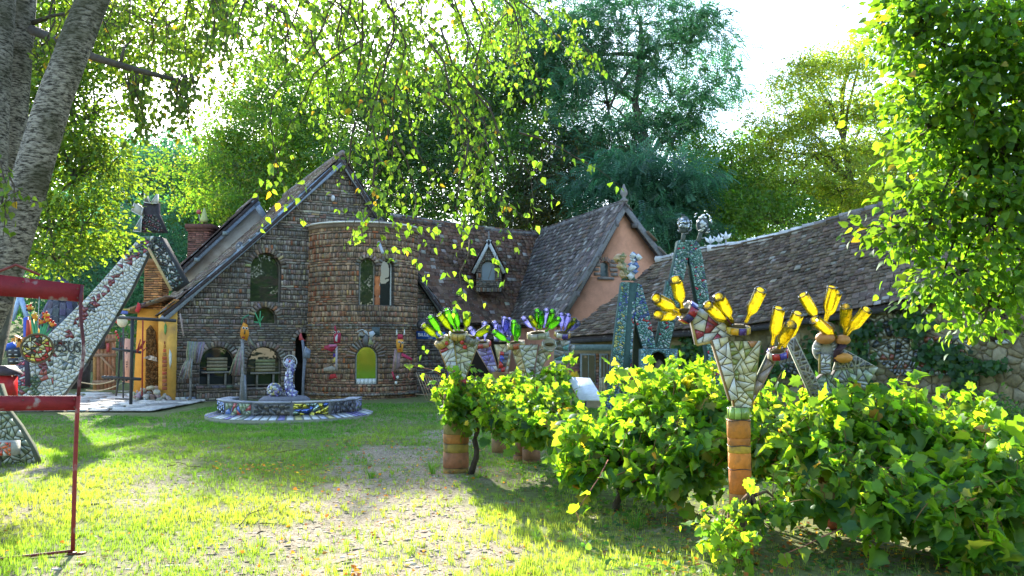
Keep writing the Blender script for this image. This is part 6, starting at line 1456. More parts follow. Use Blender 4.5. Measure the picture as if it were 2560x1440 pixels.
make_tree('slope_tree', 'broad dark beech above the ticket wing roof', base_at(1200, 40), P(1200, 220, 40), .32, [cl(1160, 420, 39, 2.8, 2.4, 2.6), cl(1240, 300, 41, 2.8, 2.4, 2.8), cl(1290, 450, 38, 2.6, 2.2, 2.2), cl(1180, 220, 42, 2.4, 2.2, 2.2), cl(1140, 520, 38, 2.2, 2, 1.6), cl(1320, 530, 38, 2.2, 2, 1.4), cl(1290, 150, 41, 2.0, 2, 2.0), cl(1310, 260, 40, 2.0, 2, 1.8), cl(1260, 50, 42, 1.8, 1.8, 1.5)], 12500, .45, SPRAYS, DARK, [3, 3, 2], group=WG, clr=1.0, ncl=160)
make_tree('locust_tree', 'tall blue green locust tree with feathery leaves over the pink gable', base_at(1590, 38), P(1600, 40, 38), .3, [cl(1480, 120, 38, 2.6, 2.2, 2.4), cl(1600, 60, 38, 2.8, 2.4, 2.4), cl(1720, 110, 38, 1.9, 1.8, 1.6), cl(1790, 215, 38, 1.6, 1.6, .9), cl(1680, 240, 38, 2.4, 2, 1.8), cl(1520, 260, 38, 2.8, 2.2, 2.0), cl(1400, 180, 39, 2.2, 2, 2.2), cl(1600, 380, 37, 2.6, 2, 1.8), cl(1730, 330, 38, 1.6, 1.6, 1.2), cl(1480, 380, 38, 2.4, 2, 1.6), cl(1360, 60, 40, 2.2, 2, 2)], 11000, .52, PINN, BLUEG + [(0.07, 0.14, 0.06)], [3, 3, 2, 3], (0.10, 0.095, 0.09), group=WG, clr=.8, droop=.5, ncl=230, shell=.4, mat=LEAFB)
make_tree('locust_tree', 'low blue green locust boughs just behind the pink gable', base_at(1650, 33), P(1650, 420, 33), .16, [cl(1600, 450, 33, 1.7, 1.3, 1.2), cl(1690, 470, 33, 1.5, 1.3, 1.3), cl(1640, 560, 32.5, 1.5, 1.2, 1.0), cl(1720, 560, 33, 1.3, 1.2, 1.0), cl(1500, 480, 34, 1.3, 1.2, .9)], 5200, .52, PINN, BLUEG + [(0.07, 0.16, 0.12)], [3, 3, 2, 2], group=WG, clr=.7, droop=.9, ncl=110, mat=LEAFB)
make_tree('slope_tree', 'shaded brownish yew behind the pink gable ridge', base_at(1420, 36.5), P(1420, 420, 36.5), .2, [cl(1380, 480, 36.5, 1.8, 1.4, 1.5), cl(1460, 530, 36, 1.6, 1.3, 1.3), cl(1320, 560, 36, 1.8, 1.3, 1.0), cl(1400, 400, 37, 1.6, 1.4, 1.3)], 4000, .36, SPRAYS, [(0.05, 0.06, 0.03), (0.035, 0.05, 0.025), (0.08, 0.07, 0.03)], [3, 3, 1], group=WG, clr=.8, ncl=100)
make_tree('slope_tree', 'bright green tree between the locust and the golden oak', base_at(1830, 36), P(1830, 400, 36), .2, [cl(1800, 420, 36, 1.6, 1.6, 1.4), cl(1860, 500, 35, 1.8, 1.6, 1.4), cl(1780, 540, 34, 1.8, 1.5, 1.2), cl(1880, 400, 37, 1.6, 1.5, 1.2), cl(1940, 560, 33, 1.8, 1.4, .9)], 6200, .38, SPRAYS, GREEN + [(0.10, 0.18, 0.04)], [2, 3, 1, 2, 3], group=WG, clr=.75, ncl=120)
make_tree('golden_oak', 'sparse golden green oak with bare limbs above the barn ridge', base_at(2110, 34), P(2120, 170, 34), .2, [cl(2130, 150, 34, 1.2, 1.1, .8), cl(2030, 190, 34, 1.4, 1.2, .8), cl(1970, 290, 34, 1.3, 1.2, .8), cl(2080, 260, 34, 1.5, 1.2, .8), cl(2180, 270, 34, 1.3, 1.2, .9), cl(1930, 370, 34, 1.1, 1, .6), cl(2020, 370, 34, 1.5, 1.2, .6), cl(2140, 380, 34, 1.5, 1.2, .7), cl(2220, 400, 34, 1.2, 1, .8), cl(1980, 460, 33.5, 1.6, 1.2, .6), cl(2100, 480, 33, 1.6, 1.2, .6), cl(2200, 500, 33, 1.4, 1.2, .7), cl(2170, 95, 34, .7, .6, .4)], 10500, .31, SPRAYS, GOLD, [3, 3, 2, 2], (0.09, 0.075, 0.05), group=WG, clr=.62, ncl=170, shell=.4)
make_tree('slope_tree', 'sunny yellow green tree low behind the barn ridge', base_at(2290, 30), P(2290, 420, 30), .15, [cl(2260, 440, 30, 1.5, 1.3, 1.2), cl(2340, 380, 30, 1.6, 1.3, 1.6), cl(2420, 420, 30, 1.6, 1.3, 1.6)], 3400, .34, SPRAYS, GOLD, [3, 3, 2, 1], group=WG, clr=.7, ncl=70)
make_tree('slope_tree', 'dark tree low at the far edge behind the left paving', base_at(240, 40), P(240, 560, 40), .2, [cl(230, 680, 40, 2.4, 2, 2.4), cl(300, 660, 42, 2.4, 2, 2.6), cl(150, 650, 38, 2.4, 2, 3), cl(360, 640, 44, 2.4, 2, 3)], 5200, .45, SPRAYS, BLUEG, [1, 1, 1], group=WG, clr=1.0, ncl=110, mat=LEAFB)
make_tree('slope_tree', 'low dark tree filling the slope behind the rear gable', base_at(580, 50), P(580, 470, 50), .2, [cl(520, 520, 50, 2.6, 2, 2.4), cl(640, 470, 51, 2.8, 2, 2.2), cl(740, 400, 52, 2.8, 2, 2.4)], 3600, .62, SPRAYS, DARK, [1, 1, 1], group=WG, clr=1.2, ncl=90)
make_tree('slope_tree', 'low dark tree in the gap behind the golden oak', base_at(2080, 43), P(2080, 520, 43), .2, [cl(2000, 500, 43, 2.6, 2, 1.6), cl(2140, 470, 43, 2.6, 2, 1.8), cl(2260, 500, 43, 2.4, 2, 1.8), cl(1880, 540, 42, 2.2, 2, 1.4)], 3600, .55, SPRAYS, DARK, [1, 1, 1], group=WG, clr=1.1, ncl=90)
# undergrowth closing the view low between the trees
m_ = 4500; ux = rng.uniform(-34, 26, m_); uy = rng.uniform(44, 75, m_); uz = gz(ux, uy) + rng.random(m_) ** 1.5 * 5
M = orient(np.stack([ux, uy, uz], 1), rng.normal(size=(m_, 3)) + (0, 0, .2), rng.normal(size=(m_, 3)) + (0, 0, .7), rng.uniform(.8, 1.5, m_))
me_parent = tag(thing('undergrowth', 'dark undergrowth on the wooded slope', 'undergrowth', (0, 50, 1)), None, None, kind='stuff')
pieces(me_parent, 'foliage', 'foliage', SPRAYS, M, rng.integers(0, 3, m_), pickcol(DARK + BLUEG, [2, 2, 1, 2, 1, 1], m_), LEAF, 0)
# trees behind the viewer, which the windows mirror and which shade nothing in view
for x, y, h, lab in ((-9, -16, 9, 'broad sunlit tree behind the viewpoint, leftmost of the row'), (3, -20, 12, 'round sunlit tree straight behind the viewpoint'), (13, -14, 12, 'tall sunlit tree behind the viewpoint on the barn side'), (23, -11, 13, 'very tall sunlit tree behind the viewpoint, beyond the barn end'), (20, -24, 14, 'farthest sunlit tree behind the viewpoint')):
    make_tree('yard_tree', lab, (x, y, 0), (x, y, h), .3, [((x, y, h * .8), (4.5, 3.5, h * .33)), ((x - 3, y + 1, h * .5), (3.5, 3, h * .28)), ((x + 3, y, h * .5), (3.5, 3, h * .28)), ((x, y + 1, h * .3), (4, 3, h * .2))], 1800, 1.3, SPRAYS, GREEN, [1, 2, 1, 1], clr=1.5, ncl=130, group='trees behind the viewpoint', limbs=False)

# ------------------------------------------------------------------ birches on the left
BIRCHBARK = None
m, nt, N, L = nodes('birch_bark')
g = N('NewGeometry'); mp = N('Mapping'); mp.inputs['Scale'].default_value = (3, 3, 11); L(g.outputs['Position'], mp.inputs[0])
nz = N('TexNoise'); nz.inputs['Scale'].default_value = 5; nz.inputs['Detail'].default_value = 9; nz.inputs['Roughness'].default_value = .75; L(mp.outputs[0], nz.inputs['Vector'])
n2 = N('TexNoise'); n2.inputs['Scale'].default_value = 2.3; n2.inputs['Detail'].default_value = 5; L(g.outputs['Position'], n2.inputs['Vector'])
cr = N('ValToRGB'); e = cr.color_ramp.elements; e[0].position, e[0].color = .42, (0.04, 0.034, 0.027, 1); e[1].position, e[1].color = .57, (0.45, 0.40, 0.33, 1); L(nz.outputs['Fac'], cr.inputs[0])
c2 = N('ValToRGB'); e = c2.color_ramp.elements; e[0].position, e[0].color = .46, (0, 0, 0, 1); e[1].position, e[1].color = .66, (.75, .75, .75, 1); L(n2.outputs['Fac'], c2.inputs[0])
mx = N('MixRGB'); L(c2.outputs[0], mx.inputs[0]); L(cr.outputs[0], mx.inputs[1]); mx.inputs[2].default_value = (0.055, 0.055, 0.025, 1)
b = N('BsdfPrincipled'); b.inputs['Roughness'].default_value = .9; b.inputs['Specular IOR Level'].default_value = .15; L(mx.outputs[0], b.inputs['Base Color'])
bp = N('Bump'); bp.inputs['Strength'].default_value = 1; bp.inputs['Distance'].default_value = .03; L(nz.outputs['Fac'], bp.inputs['Height']); L(bp.outputs[0], b.inputs['Normal'])
o_ = N('OutputMaterial'); L(b.outputs[0], o_.inputs[0]); BIRCHBARK = m
def trunk(t, pts, radii, n=18, rough=.012):
    """lumpy birch trunk"""
    path, rr_ = [], []
    for i in range(len(pts) - 1):
        for k in range(5): f = k / 5; path.append(Vector(pts[i]).lerp(Vector(pts[i + 1]), f)); rr_.append((radii[i] + (radii[i + 1] - radii[i]) * f) * random.uniform(1 - rough, 1 + rough))
    path.append(Vector(pts[-1])); rr_.append(radii[-1]); return MB().tube(path, rr_, n).build('trunk', BIRCHBARK, t, True)
YB = 8.0
bt = thing('birch_tree', 'leaning birch with grey scarred bark crossing the upper left corner', 'tree', (P(-230, 860, YB).x, YB, 0))
lean_pts = [Vector((P(-230, 860, YB).x, YB, -.1)), P(-95, 900, YB), P(0, 700, YB), P(70, 470, YB), P(135, 250, YB), P(200, 80, YB), P(255, -60, YB), P(330, -300, YB), P(420, -650, YB + .4), P(470, -900, YB + .6)]
trunk(bt, lean_pts, [.23, .20, .18, .165, .155, .147, .138, .115, .085, .04])
bt2 = thing('birch_tree', 'upright dark mossy birch at the left picture edge', 'tree', (P(-20, 860, 9.2).x, 9.2, 0))
trunk(bt2, [Vector((P(-110, 860, 9.2).x, 9.2, -.1)), P(-40, 700, 9.2), P(10, 420, 9.2), P(32, 150, 9.2), P(50, -80, 9.2), P(60, -500, 9.2), P(70, -900, 9.4)], [.24, .21, .19, .19, .185, .13, .04])
l2 = MB().tube([P(80, 75, 9.0), P(130, 95, 8.8), P(240, 145, 8.6), P(330, 172, 8.6), P(420, 195, 8.7), P(470, 208, 8.8)], [.055, .045, .04, .035, .025, .012], 8, (0.10, 0.085, 0.07)).build('limb', BARK, bt2, True)
MB().tube([P(75, 60, 9.2), P(130, 40, 9.2), P(180, 30, 9.2)], [.03, .02, .01], 6, (0.10, 0.085, 0.07)).build('limb', BARK, bt2, True)
MB().tube([P(300, 165, 8.6), P(310, 120, 8.6), P(350, 80, 8.7)], [.02, .014, .006], 6, (0.10, 0.085, 0.07)).build('limb', BARK, bt2, True)
bt3 = thing('birch_tree', 'third birch trunk half cut by the left picture edge', 'tree', (P(-90, 860, 8.6).x, 8.6, 0))
trunk(bt3, [Vector((P(-80, 860, 8.6).x, 8.6, -.1)), P(-40, 500, 8.6), P(-25, 200, 8.6), P(-5, -80, 8.6), P(10, -600, 8.6)], [.24, .2, .19, .18, .08])
# hanging twigs of the leaning birch: limbs run out overhead, above the frame, and weep into view
def weep(parent, starts, mat, leafsize, pal, wts, n_single, per_m=26, side=.14, twigc=(0.09, 0.07, 0.05), tw=.006):
    tm = MB(); pos, yd, nr = [], [], []
    for a, b, sway in starts:
        a, b = Vector(a), Vector(b); l = (b - a).length; n = max(4, int(l / .18)); pts = []
        for i in range(n + 1):
            f = i / n; p = a.lerp(b, f); p += Vector((sway * math.sin(f * 2.4) * 1.5 + .10 * math.sin(f * 9 + a.z * 5) + .05 * math.sin(f * 17 + a.x * 9), .15 * math.sin(f * 3 + a.x * 7), 0)) * l * .3 + Vector((0, 0, .18 * l * f * (1 - f))); pts.append(p)
        tm.tube(pts, [tw * (1.7 - 1.4 * i / n) for i in range(n + 1)], 4, twigc)
        subs = [pts]
        for i in range(1, n, 1):
            d = Vector((rng.normal(0, 1), rng.normal(0, 1), -.75)).normalized(); l2_ = rng.uniform(.12, .55); q = [pts[i], pts[i] + d * l2_ * .5, pts[i] + d * l2_ + Vector((0, 0, -.10 * l2_))]; tm.tube(q, [tw * .6, tw * .4, tw * .2], 3, twigc); subs.append(q)
        for q in subs:
            ln = sum((q[i + 1] - q[i]).length for i in range(len(q) - 1)); m = max(2, int(ln * per_m))
            for _ in range(m):
                f = rng.random() * (len(q) - 1); i = min(int(f), len(q) - 2); p = q[i].lerp(q[i + 1], f - i); pos.append(np.array(p) + rng.normal(0, .025, 3)); yd.append(np.array((rng.normal(0, .6), rng.normal(0, .6), -1.0 + rng.normal(0, .35)))); nr.append(rng.normal(0, 1, 3) + np.array((0, -.4, .4)))
    tm.build('twigs', BARK, parent, kind='stuff')
    M = orient(np.array(pos), np.array(yd), np.array(nr), leafsize * rng.uniform(.55, 1.2, len(pos)))
    pieces(parent, 'leaf', 'leaves', [BIRCH], M, None, pickcol(pal, wts, len(pos), .14, .06), mat, n_single)
    return len(pos)
BP = [(0.10, 0.19, 0.03), (0.075, 0.15, 0.025), (0.13, 0.215, 0.04), (0.32, 0.20, 0.03)]
starts = []
def W(px0, py0, px1, py1, Y, sway=0, dY=0): starts.append((P(px0, py0, Y), P(px1, py1, Y + dY), sway))
# central curtain
for (a, b_, c, d_, yy) in ((830, -60, 860, 300, 7.4), (880, -80, 880, 420, 7.2), (930, -60, 900, 560, 6.9), (960, -80, 935, 640, 6.8), (1000, -60, 985, 560, 7.0), (1040, -80, 1010, 400, 7.3), (1080, -60, 1090, 480, 7.1), (1120, -80, 1150, 560, 7.0), (1160, -60, 1210, 480, 7.2), (1090, 60, 1240, 560, 6.9), (1200, -60, 1270, 420, 7.4), (1150, 200, 1300, 560, 7.0), (1240, -40, 1330, 300, 7.6), (980, 100, 860, 650, 6.8), (900, 100, 760, 480, 7.2), (860, 0, 720, 400, 7.5), (800, -60, 730, 330, 7.6), (760, -40, 690, 260, 7.8), (720, -60, 640, 200, 8.0), (660, -60, 590, 150, 7.8), (640, -40, 620, 120, 8.2), (1060, 100, 1180, 700, 6.8), (1175, 600, 1168, 790, 6.8), (1300, 330, 1460, 420, 7.2), (1300, 0, 1430, 180, 7.8), (1000, 350, 1060, 620, 6.9), (940, 400, 1000, 650, 6.85), (1180, 350, 1195, 590, 6.9), (850, -40, 990, 260, 7.6), (1000, -60, 1100, 260, 7.5), (1100, -40, 1200, 200, 7.6), (780, 60, 830, 380, 7.3)):
    W(a, b_, c, d_, yy, rng.normal(0, .3), rng.normal(0, .12))
for k in range(7):
    a = rng.uniform(860, 1200); W(a, rng.uniform(200, 380), a + rng.normal(15, 40), rng.uniform(480, 600), rng.uniform(6.7, 7.6), rng.normal(0, .3), 0)
for k in range(24):
    a = rng.uniform(560, 1200); W(a, -70 + rng.uniform(-40, 100), a + rng.normal(90, 70), rng.uniform(60, 300) * (1 if 780 < a < 1100 else .75), rng.uniform(7.2, 9.0), rng.normal(0, .3), rng.normal(0, .2))
NB = weep(bt, starts, LEAFN, .066, BP, [4, 3, 3, .25], 300, 17)
starts = []
for k in range(80):
    a = rng.uniform(540, 1290); W(a, -70 + rng.uniform(-40, 160), a + rng.normal(60, 90), rng.uniform(60, 330) * (1 if 700 < a < 1180 else .7), rng.uniform(10, 13), rng.normal(0, .4), rng.normal(0, .3))
for b_ in ((700, -90), (960, -110), (1230, -80)):
    MB().tube(limb_path(P(62, -600, 9.2), P(*b_, 11.5), 8, .05), [.07, .06, .055, .05, .045, .035, .028, .02, .012], 8, (0.10, 0.085, 0.07)).build('limb', BARK, bt2, True)
weep(bt2, starts, LEAFN, .075, BP, [3, 4, 2, .15], 120, 24)
# limbs overhead that carry the curtain
for a, b_ in (((330, -300), (1300, -110)), ((420, -650), (1000, -100)), ((330, -300), (760, -70)), ((420, -650), (1260, -60))):
    p0 = P(*a, YB + .1); p1 = P(*b_, 7.6); MB().tube(limb_path(p0, p1, 8, .05), [.08, .07, .06, .055, .05, .04, .03, .02, .012], 8, (0.10, 0.085, 0.07)).build('limb', BARK, bt, True)
# left birch's own sparse leaves against the sky, and few near leaves at the trunk
starts = []
for k in range(36):
    a = rng.uniform(120, 560); b0_ = -60 + rng.uniform(-30, 40) if a > 300 else rng.uniform(-60, 60); W(a, b0_, a + rng.normal(10, 40), rng.uniform(90, 260) if a > 320 else rng.uniform(60, 180), rng.uniform(8.6, 10.5), rng.normal(0, .3), 0)
for k in range(22): a = rng.uniform(300, 480); W(a, 185, a + rng.normal(30, 30), rng.uniform(230, 370), rng.uniform(8.5, 9.2), rng.normal(0, .3), 0)
for a, b_, c, d_ in ((0, 400, 25, 560), (20, 420, 45, 520), (5, 480, 15, 600)): W(a, b_, c, d_, 7.0, 0, 0)
weep(bt2, starts, LEAFN, .068, [(0.08, 0.14, 0.025), (0.06, 0.11, 0.02), (0.11, 0.17, 0.03), (0.3, 0.2, 0.03)], [4, 3, 3, .2], 180, 22)
# fine leaved tree behind the birches
make_tree('hornbeam_tree', 'sunlit fine leaved hornbeam spreading behind the birch trunks', (-9.0, 14.5, 0), (-8.2, 14.5, 8.5), .22, [cl(150, 120, 14.5, 1.5, 1.4, 1.3), cl(300, 60, 15, 1.5, 1.3, 1.1), cl(420, 60, 15.5, 1.2, 1.2, .9), cl(120, 330, 14, 1.3, 1.2, 1.2), cl(230, 300, 14.5, .7, .9, .8), cl(190, 450, 14, 1.0, 1.2, .8), cl(270, 420, 14.5, .45, .7, .4), cl(130, 570, 13.8, 1.0, 1.1, .7), cl(210, 560, 14, .45, .6, .4), cl(60, 520, 14, 1.2, 1.1, 1.2), cl(140, 650, 13.6, .6, .8, .3), cl(40, 200, 14, 1.2, 1.2, 1.6)], 32000, .085, [LEAF4], [(0.11, 0.18, 0.035), (0.08, 0.145, 0.025), (0.15, 0.20, 0.045), (0.06, 0.11, 0.025)], [4, 3, 3, 2], (0.13, 0.12, 0.10), n_single=300, mat=LEAFN, clr=.42, ncl=420, shell=.35, up=1.0)
# lime on the right, close
YR = 8.6
make_tree('lime_tree', 'large leaved lime filling the upper right corner over the barn', (7.2, 9.6, 0), (6.4, 9.2, 7), .2, [cl(2400, 60, YR, .65, .8, .6), cl(2520, 120, YR, .7, .8, .7), cl(2350, 200, YR, .45, .7, .5), cl(2460, 280, YR, .65, .8, .6), cl(2330, 330, YR, .35, .6, .45), cl(2540, 420, YR, .6, .7, .6), cl(2420, 430, YR, .5, .6, .5), cl(2350, 500, YR, .36, .5, .35), cl(2470, 560, YR - .1, .5, .6, .45), cl(2560, 640, YR, .45, .6, .5), cl(2300, 590, YR, .42, .4, .20), cl(2220, 575, YR, .28, .3, .12), cl(2400, 680, YR, .40, .4, .30), cl(2340, 740, YR, .25, .3, .14), cl(2480, 760, YR, .45, .4, .30), cl(2300, 90, YR, .3, .5, .5), cl(2270, 20, YR, .25, .5, .3), cl(2620, 300, YR, .6, .7, 1.2)], 11000, .088, [LIME], [(0.095, 0.19, 0.025), (0.065, 0.14, 0.02), (0.13, 0.23, 0.03), (0.28, 0.22, 0.03)], [4, 3, 3, .12], (0.08, 0.07, 0.05), n_single=300, mat=LEAFN, clr=.33, ncl=330, shell=.25, droop=.8, up=.6)

# ------------------------------------------------------------------ vines on the trellis
VP = [(0.125, 0.245, 0.03), (0.10, 0.205, 0.03), (0.17, 0.29, 0.04), (0.05, 0.13, 0.035), (0.30, 0.30, 0.07), (0.26, 0.16, 0.06)]
def vine(label, base, blobs, n, n_single, size=.13, sprays=()):
    bx, by = base; z0 = float(gz(bx, by)); t = thing('grape_vine', label, 'vine', (bx, by, z0), 'vines in the hedge')
    tops = [Vector(b_[0]) for b_ in blobs]; k = 0
    st = MB().tube(limb_path((bx, by, z0 - .05), Vector((bx + .1, by, .55)), 6, .25), [.045, .04, .038, .034, .034, .03, .028], 8, (0.07, 0.055, 0.04)).build('stem', BARK, t, True)
    pos, yd, nr, sz = [], [], [], []; cane = MB()
    vol = np.array([b_[1][0] * b_[1][1] * b_[1][2] for b_ in blobs]) ** .7; vol /= vol.sum()
    for (c, r), w in zip(blobs, vol):
        c, r = np.array(c), np.array(r); cane.tube(limb_path((bx + .1, by, .55), c, 5, .25), [.02, .017, .014, .011, .008, .005], 5, (0.14, 0.09, 0.05)); m = int(n * w); cn = max(6, m // 14)
        for q in range(cn):
            d = rng.normal(size=3); d /= np.linalg.norm(d); e = c + d * r * rng.uniform(.45, 1.38); s0 = c + rng.normal(0, .25, 3) * r; pth = limb_path(s0, e, 4, .15); cane.tube(pth, [.006, .005, .004, .003, .002], 4, random.choice([(0.22, 0.10, 0.05), (0.16, 0.15, 0.05)]))
            for _ in range(m // cn):
                f = rng.random() ** .7 * 4; i = min(int(f), 3); p = np.array(pth[i].lerp(pth[i + 1], f - i)) + rng.normal(0, .05, 3)
                if p[2] < z0 + .04: p[2] = z0 + .04 + rng.random() * .1
                o = (p - c) / r; pos.append(p); yd.append(o * np.array((.7, .7, .1)) + rng.normal(0, .55, 3) + np.array((0, -.25, -.45))); hi = np.clip((p[2] - c[2]) / r[2], -1, 1); nr.append(rng.normal(0, .7, 3) + np.array((0, -.25, .75 + .45 * hi))); sz.append(size * rng.uniform(.35, 1.25))
        for q in range(int(5 + 9 * r[0])):          # loose shoots that stand out of the mass
            a0 = c + np.array((rng.uniform(-.9, .9) * r[0], rng.uniform(-.8, .5) * r[1], r[2] * rng.uniform(.2, .8))); e0 = a0 + np.array((rng.normal(0, .16), rng.normal(-.05, .12), rng.uniform(.10, .30))); pth = limb_path(a0, e0, 4, .12); cane.tube(pth, [.004, .0035, .003, .0025, .0015], 4, (0.24, 0.14, 0.06))
            for _ in range(6): f = (.2 + .8 * rng.random()) * 4; i = min(int(f), 3); p = np.array(pth[i].lerp(pth[i + 1], f - i)) + rng.normal(0, .03, 3); pos.append(p); yd.append(rng.normal(0, .7, 3) + np.array((0, -.2, -.2))); nr.append(rng.normal(0, .6, 3) + np.array((0, -.35, .8))); sz.append(size * rng.uniform(.35, .8))
    for pts in sprays:                       # long shoots with tendrils reaching out of the hedge
        q = [P(*p) for p in pts]; cane.tube(q, [.006 - .004 * i / len(q) for i in range(len(q))], 5, (0.32, 0.13, 0.09))
        for i, p in enumerate(q):
            for _ in range(1 if i else 0): pos.append(np.array(p)); yd.append(rng.normal(0, .6, 3) + np.array((0, -.2, -.5))); nr.append(rng.normal(0, .3, 3) + np.array((0, -.5, .8))); sz.append(size * rng.uniform(.6, 1.0))
        e = q[-1]; MB().tube([e, e + Vector((.03, 0, -.08)), e + Vector((0, 0, -.16)), e + Vector((.04, 0, -.2)), e + Vector((.06, 0, -.17))], [.003, .003, .0025, .002, .0015], 4, (0.42, 0.18, 0.12)).build('tendril', BARK, t)
    cane.build('canes', BARK, t, kind='stuff')
    M = orient(np.array(pos), np.array(yd), np.array(nr), np.array(sz)); idx = rng.integers(0, 3, len(pos)); pieces(t, 'leaf', 'leaves', [VINE1, VINE2, VINE3], M, idx, pickcol(VP, [4, 4, 3, 1.6, .6, .12], len(pos), .18, .06), VINEM, n_single)
def vb(px, py, Y, rx, ry, rz): return (tuple(P(px, py, Y)), (rx, ry, rz))
vine('vine wrapped round the broad drum post at the far end of the hedge', (-.55, 11.3), [vb(1140, 1020, 11.2, .26, .25, .32), vb(1190, 1020, 11.5, .40, .4, .28), vb(1235, 1000, 11.8, .45, .4, .18), vb(1165, 990, 11.2, .2, .2, .10)], 900, 250, .12, [[(1120, 955, 11.2), (1085, 925, 11.1), (1050, 918, 11.0), (1020, 912, 10.9)], [(1110, 1000, 11.2), (1080, 950, 11.1), (1062, 935, 11.0)]])
vine('vine mass under the grey and green bottle trees', (.6, 11.0), [vb(1320, 1030, 11.0, .60, .5, .28), vb(1370, 1040, 10.8, .40, .4, .25), vb(1290, 990, 12.0, .5, .4, .16), vb(1400, 945, 12.8, .28, .3, .18), vb(1470, 1110, 10.2, .42, .4, .16), vb(1350, 1080, 10.4, .5, .4, .24), vb(1430, 1110, 9.8, .36, .3, .26), vb(1260, 1060, 10.9, .34, .3, .22)], 1900, 250, .13)
vine('vine spilling forward over the shaded grass left of the orange post', (1.05, 8.7), [vb(1480, 1130, 8.8, .40, .4, .34), vb(1565, 1080, 8.9, .40, .4, .33), vb(1640, 1120, 8.6, .45, .4, .42), vb(1590, 1180, 8.2, .38, .3, .26), vb(1620, 990, 8.9, .34, .3, .16), vb(1460, 1190, 8.5, .26, .25, .18), vb(1520, 1140, 9.3, .38, .3, .28), vb(1690, 1200, 8.0, .28, .25, .2), vb(1700, 1010, 8.8, .34, .3, .20)], 1650, 300, .14, [[(1520, 1150, 8.0), (1500, 1190, 7.8), (1470, 1235, 7.6), (1440, 1280, 7.5)], [(1600, 980, 8.6), (1585, 950, 8.6), (1570, 930, 8.6)]])
vine('vine behind the orange drum post', (2.2, 8.3), [vb(1770, 1050, 8.4, .42, .4, .33), vb(1760, 1160, 8.0, .38, .3, .36), vb(1900, 1080, 8.5, .42, .4, .34), vb(1980, 1050, 8.3, .38, .4, .26), vb(1960, 1160, 7.9, .36, .3, .3), vb(1910, 1150, 7.8, .26, .25, .25), vb(1720, 960, 9.2, .4, .3, .14), vb(1590, 1015, 9.6, .38, .3, .18)], 1800, 300, .14, [[(2000, 1010, 8.2), (2010, 970, 8.2), (2000, 950, 8.2)]])
vine('big leaved vine right of the second yellow bottle tree', (3.6, 7.6), [vb(2120, 1100, 7.7, .44, .4, .34), vb(2230, 1080, 7.8, .44, .4, .28), vb(2150, 1190, 7.3, .36, .3, .26), vb(2270, 1180, 7.3, .42, .4, .32), vb(2040, 1075, 7.6, .34, .3, .22), vb(2030, 1130, 7.4, .26, .25, .2), vb(2220, 1030, 8.2, .34, .3, .14), vb(2090, 1245, 7.0, .28, .25, .15), vb(2190, 1300, 6.7, .30, .25, .14)], 1750, 300, .15, [[(2200, 1030, 8.0), (2250, 1010, 7.9), (2290, 1000, 7.9), (2310, 1012, 7.85)], [(2110, 1320, 6.6), (2060, 1340, 6.5), (2000, 1370, 6.45), (1960, 1385, 6.4)]])
vine('vine at the right picture edge reaching down to the ground', (4.3, 6.9), [vb(2380, 1130, 7.4, .42, .4, .26), vb(2480, 1180, 7.0, .40, .4, .30), vb(2400, 1250, 6.8, .40, .3, .30), vb(2540, 1270, 6.7, .36, .3, .36), vb(2330, 1320, 6.5, .22, .25, .2), vb(2450, 1370, 6.4, .3, .25, .16), vb(2250, 1260, 6.8, .3, .25, .2), vb(2420, 1060, 8.2, .4, .3, .16)], 1900, 300, .15)
vine('low vine shoots round the foot of the orange drum post', (1.75, 6.7), [vb(1890, 1300, 6.6, .13, .12, .09), vb(1800, 1350, 6.5, .13, .12, .07), vb(1960, 1260, 7.0, .15, .15, .08), vb(1840, 1395, 6.4, .12, .1, .04)], 130, 130, .12)
# ------------------------------------------------------------------ ivy on the barn
iv = thing('ivy', 'dark ivy climbing the barn wall among the china pieces', 'ivy', bpt(2150, 1050)); pos, nr = [], []
for (x0, y0, x1, y1, m) in ((2100, 840, 2180, 1000, 420), (1680, 830, 1800, 980, 520), (1800, 870, 1960, 960, 260), (2150, 960, 2260, 1040, 260), (2380, 900, 2440, 990, 260), (2300, 850, 2420, 920, 260), (2420, 900, 2520, 930, 60), (2100, 790, 2200, 850, 160), (1560, 900, 1620, 1000, 60), (2230, 770, 2330, 850, 120), (2000, 830, 2110, 940, 200)):
    for _ in range(m): 
        f = rng.normal(.5, .22, 2); p = bpt(x0 + (x1 - x0) * f[0], y0 + (y1 - y0) * f[1], .1 + abs(rng.normal(0, .09))); pos.append(np.array(p)); nr.append(np.array(bn) + rng.normal(0, .45, 3) + np.array((0, 0, .5)))
pos = np.array(pos); M = orient(pos, rng.normal(0, .5, (len(pos), 3)) + np.array((0, -.2, -1)), np.array(nr), .13 * rng.uniform(.6, 1.2, len(pos))); pieces(iv, 'leaf', 'leaves', [VINE2], M, None, pickcol([(0.035, 0.10, 0.03), (0.05, 0.13, 0.035), (0.10, 0.18, 0.03)], [3, 3, 1], len(pos)), LEAF, 300)
MB().tube([bpt(2140, 1060, .1), bpt(2130, 980, .12), bpt(2150, 900, .12), bpt(2130, 830, .12)], [.03, .025, .02, .01], 6, (0.09, 0.07, 0.05)).build('stem', BARK, iv)
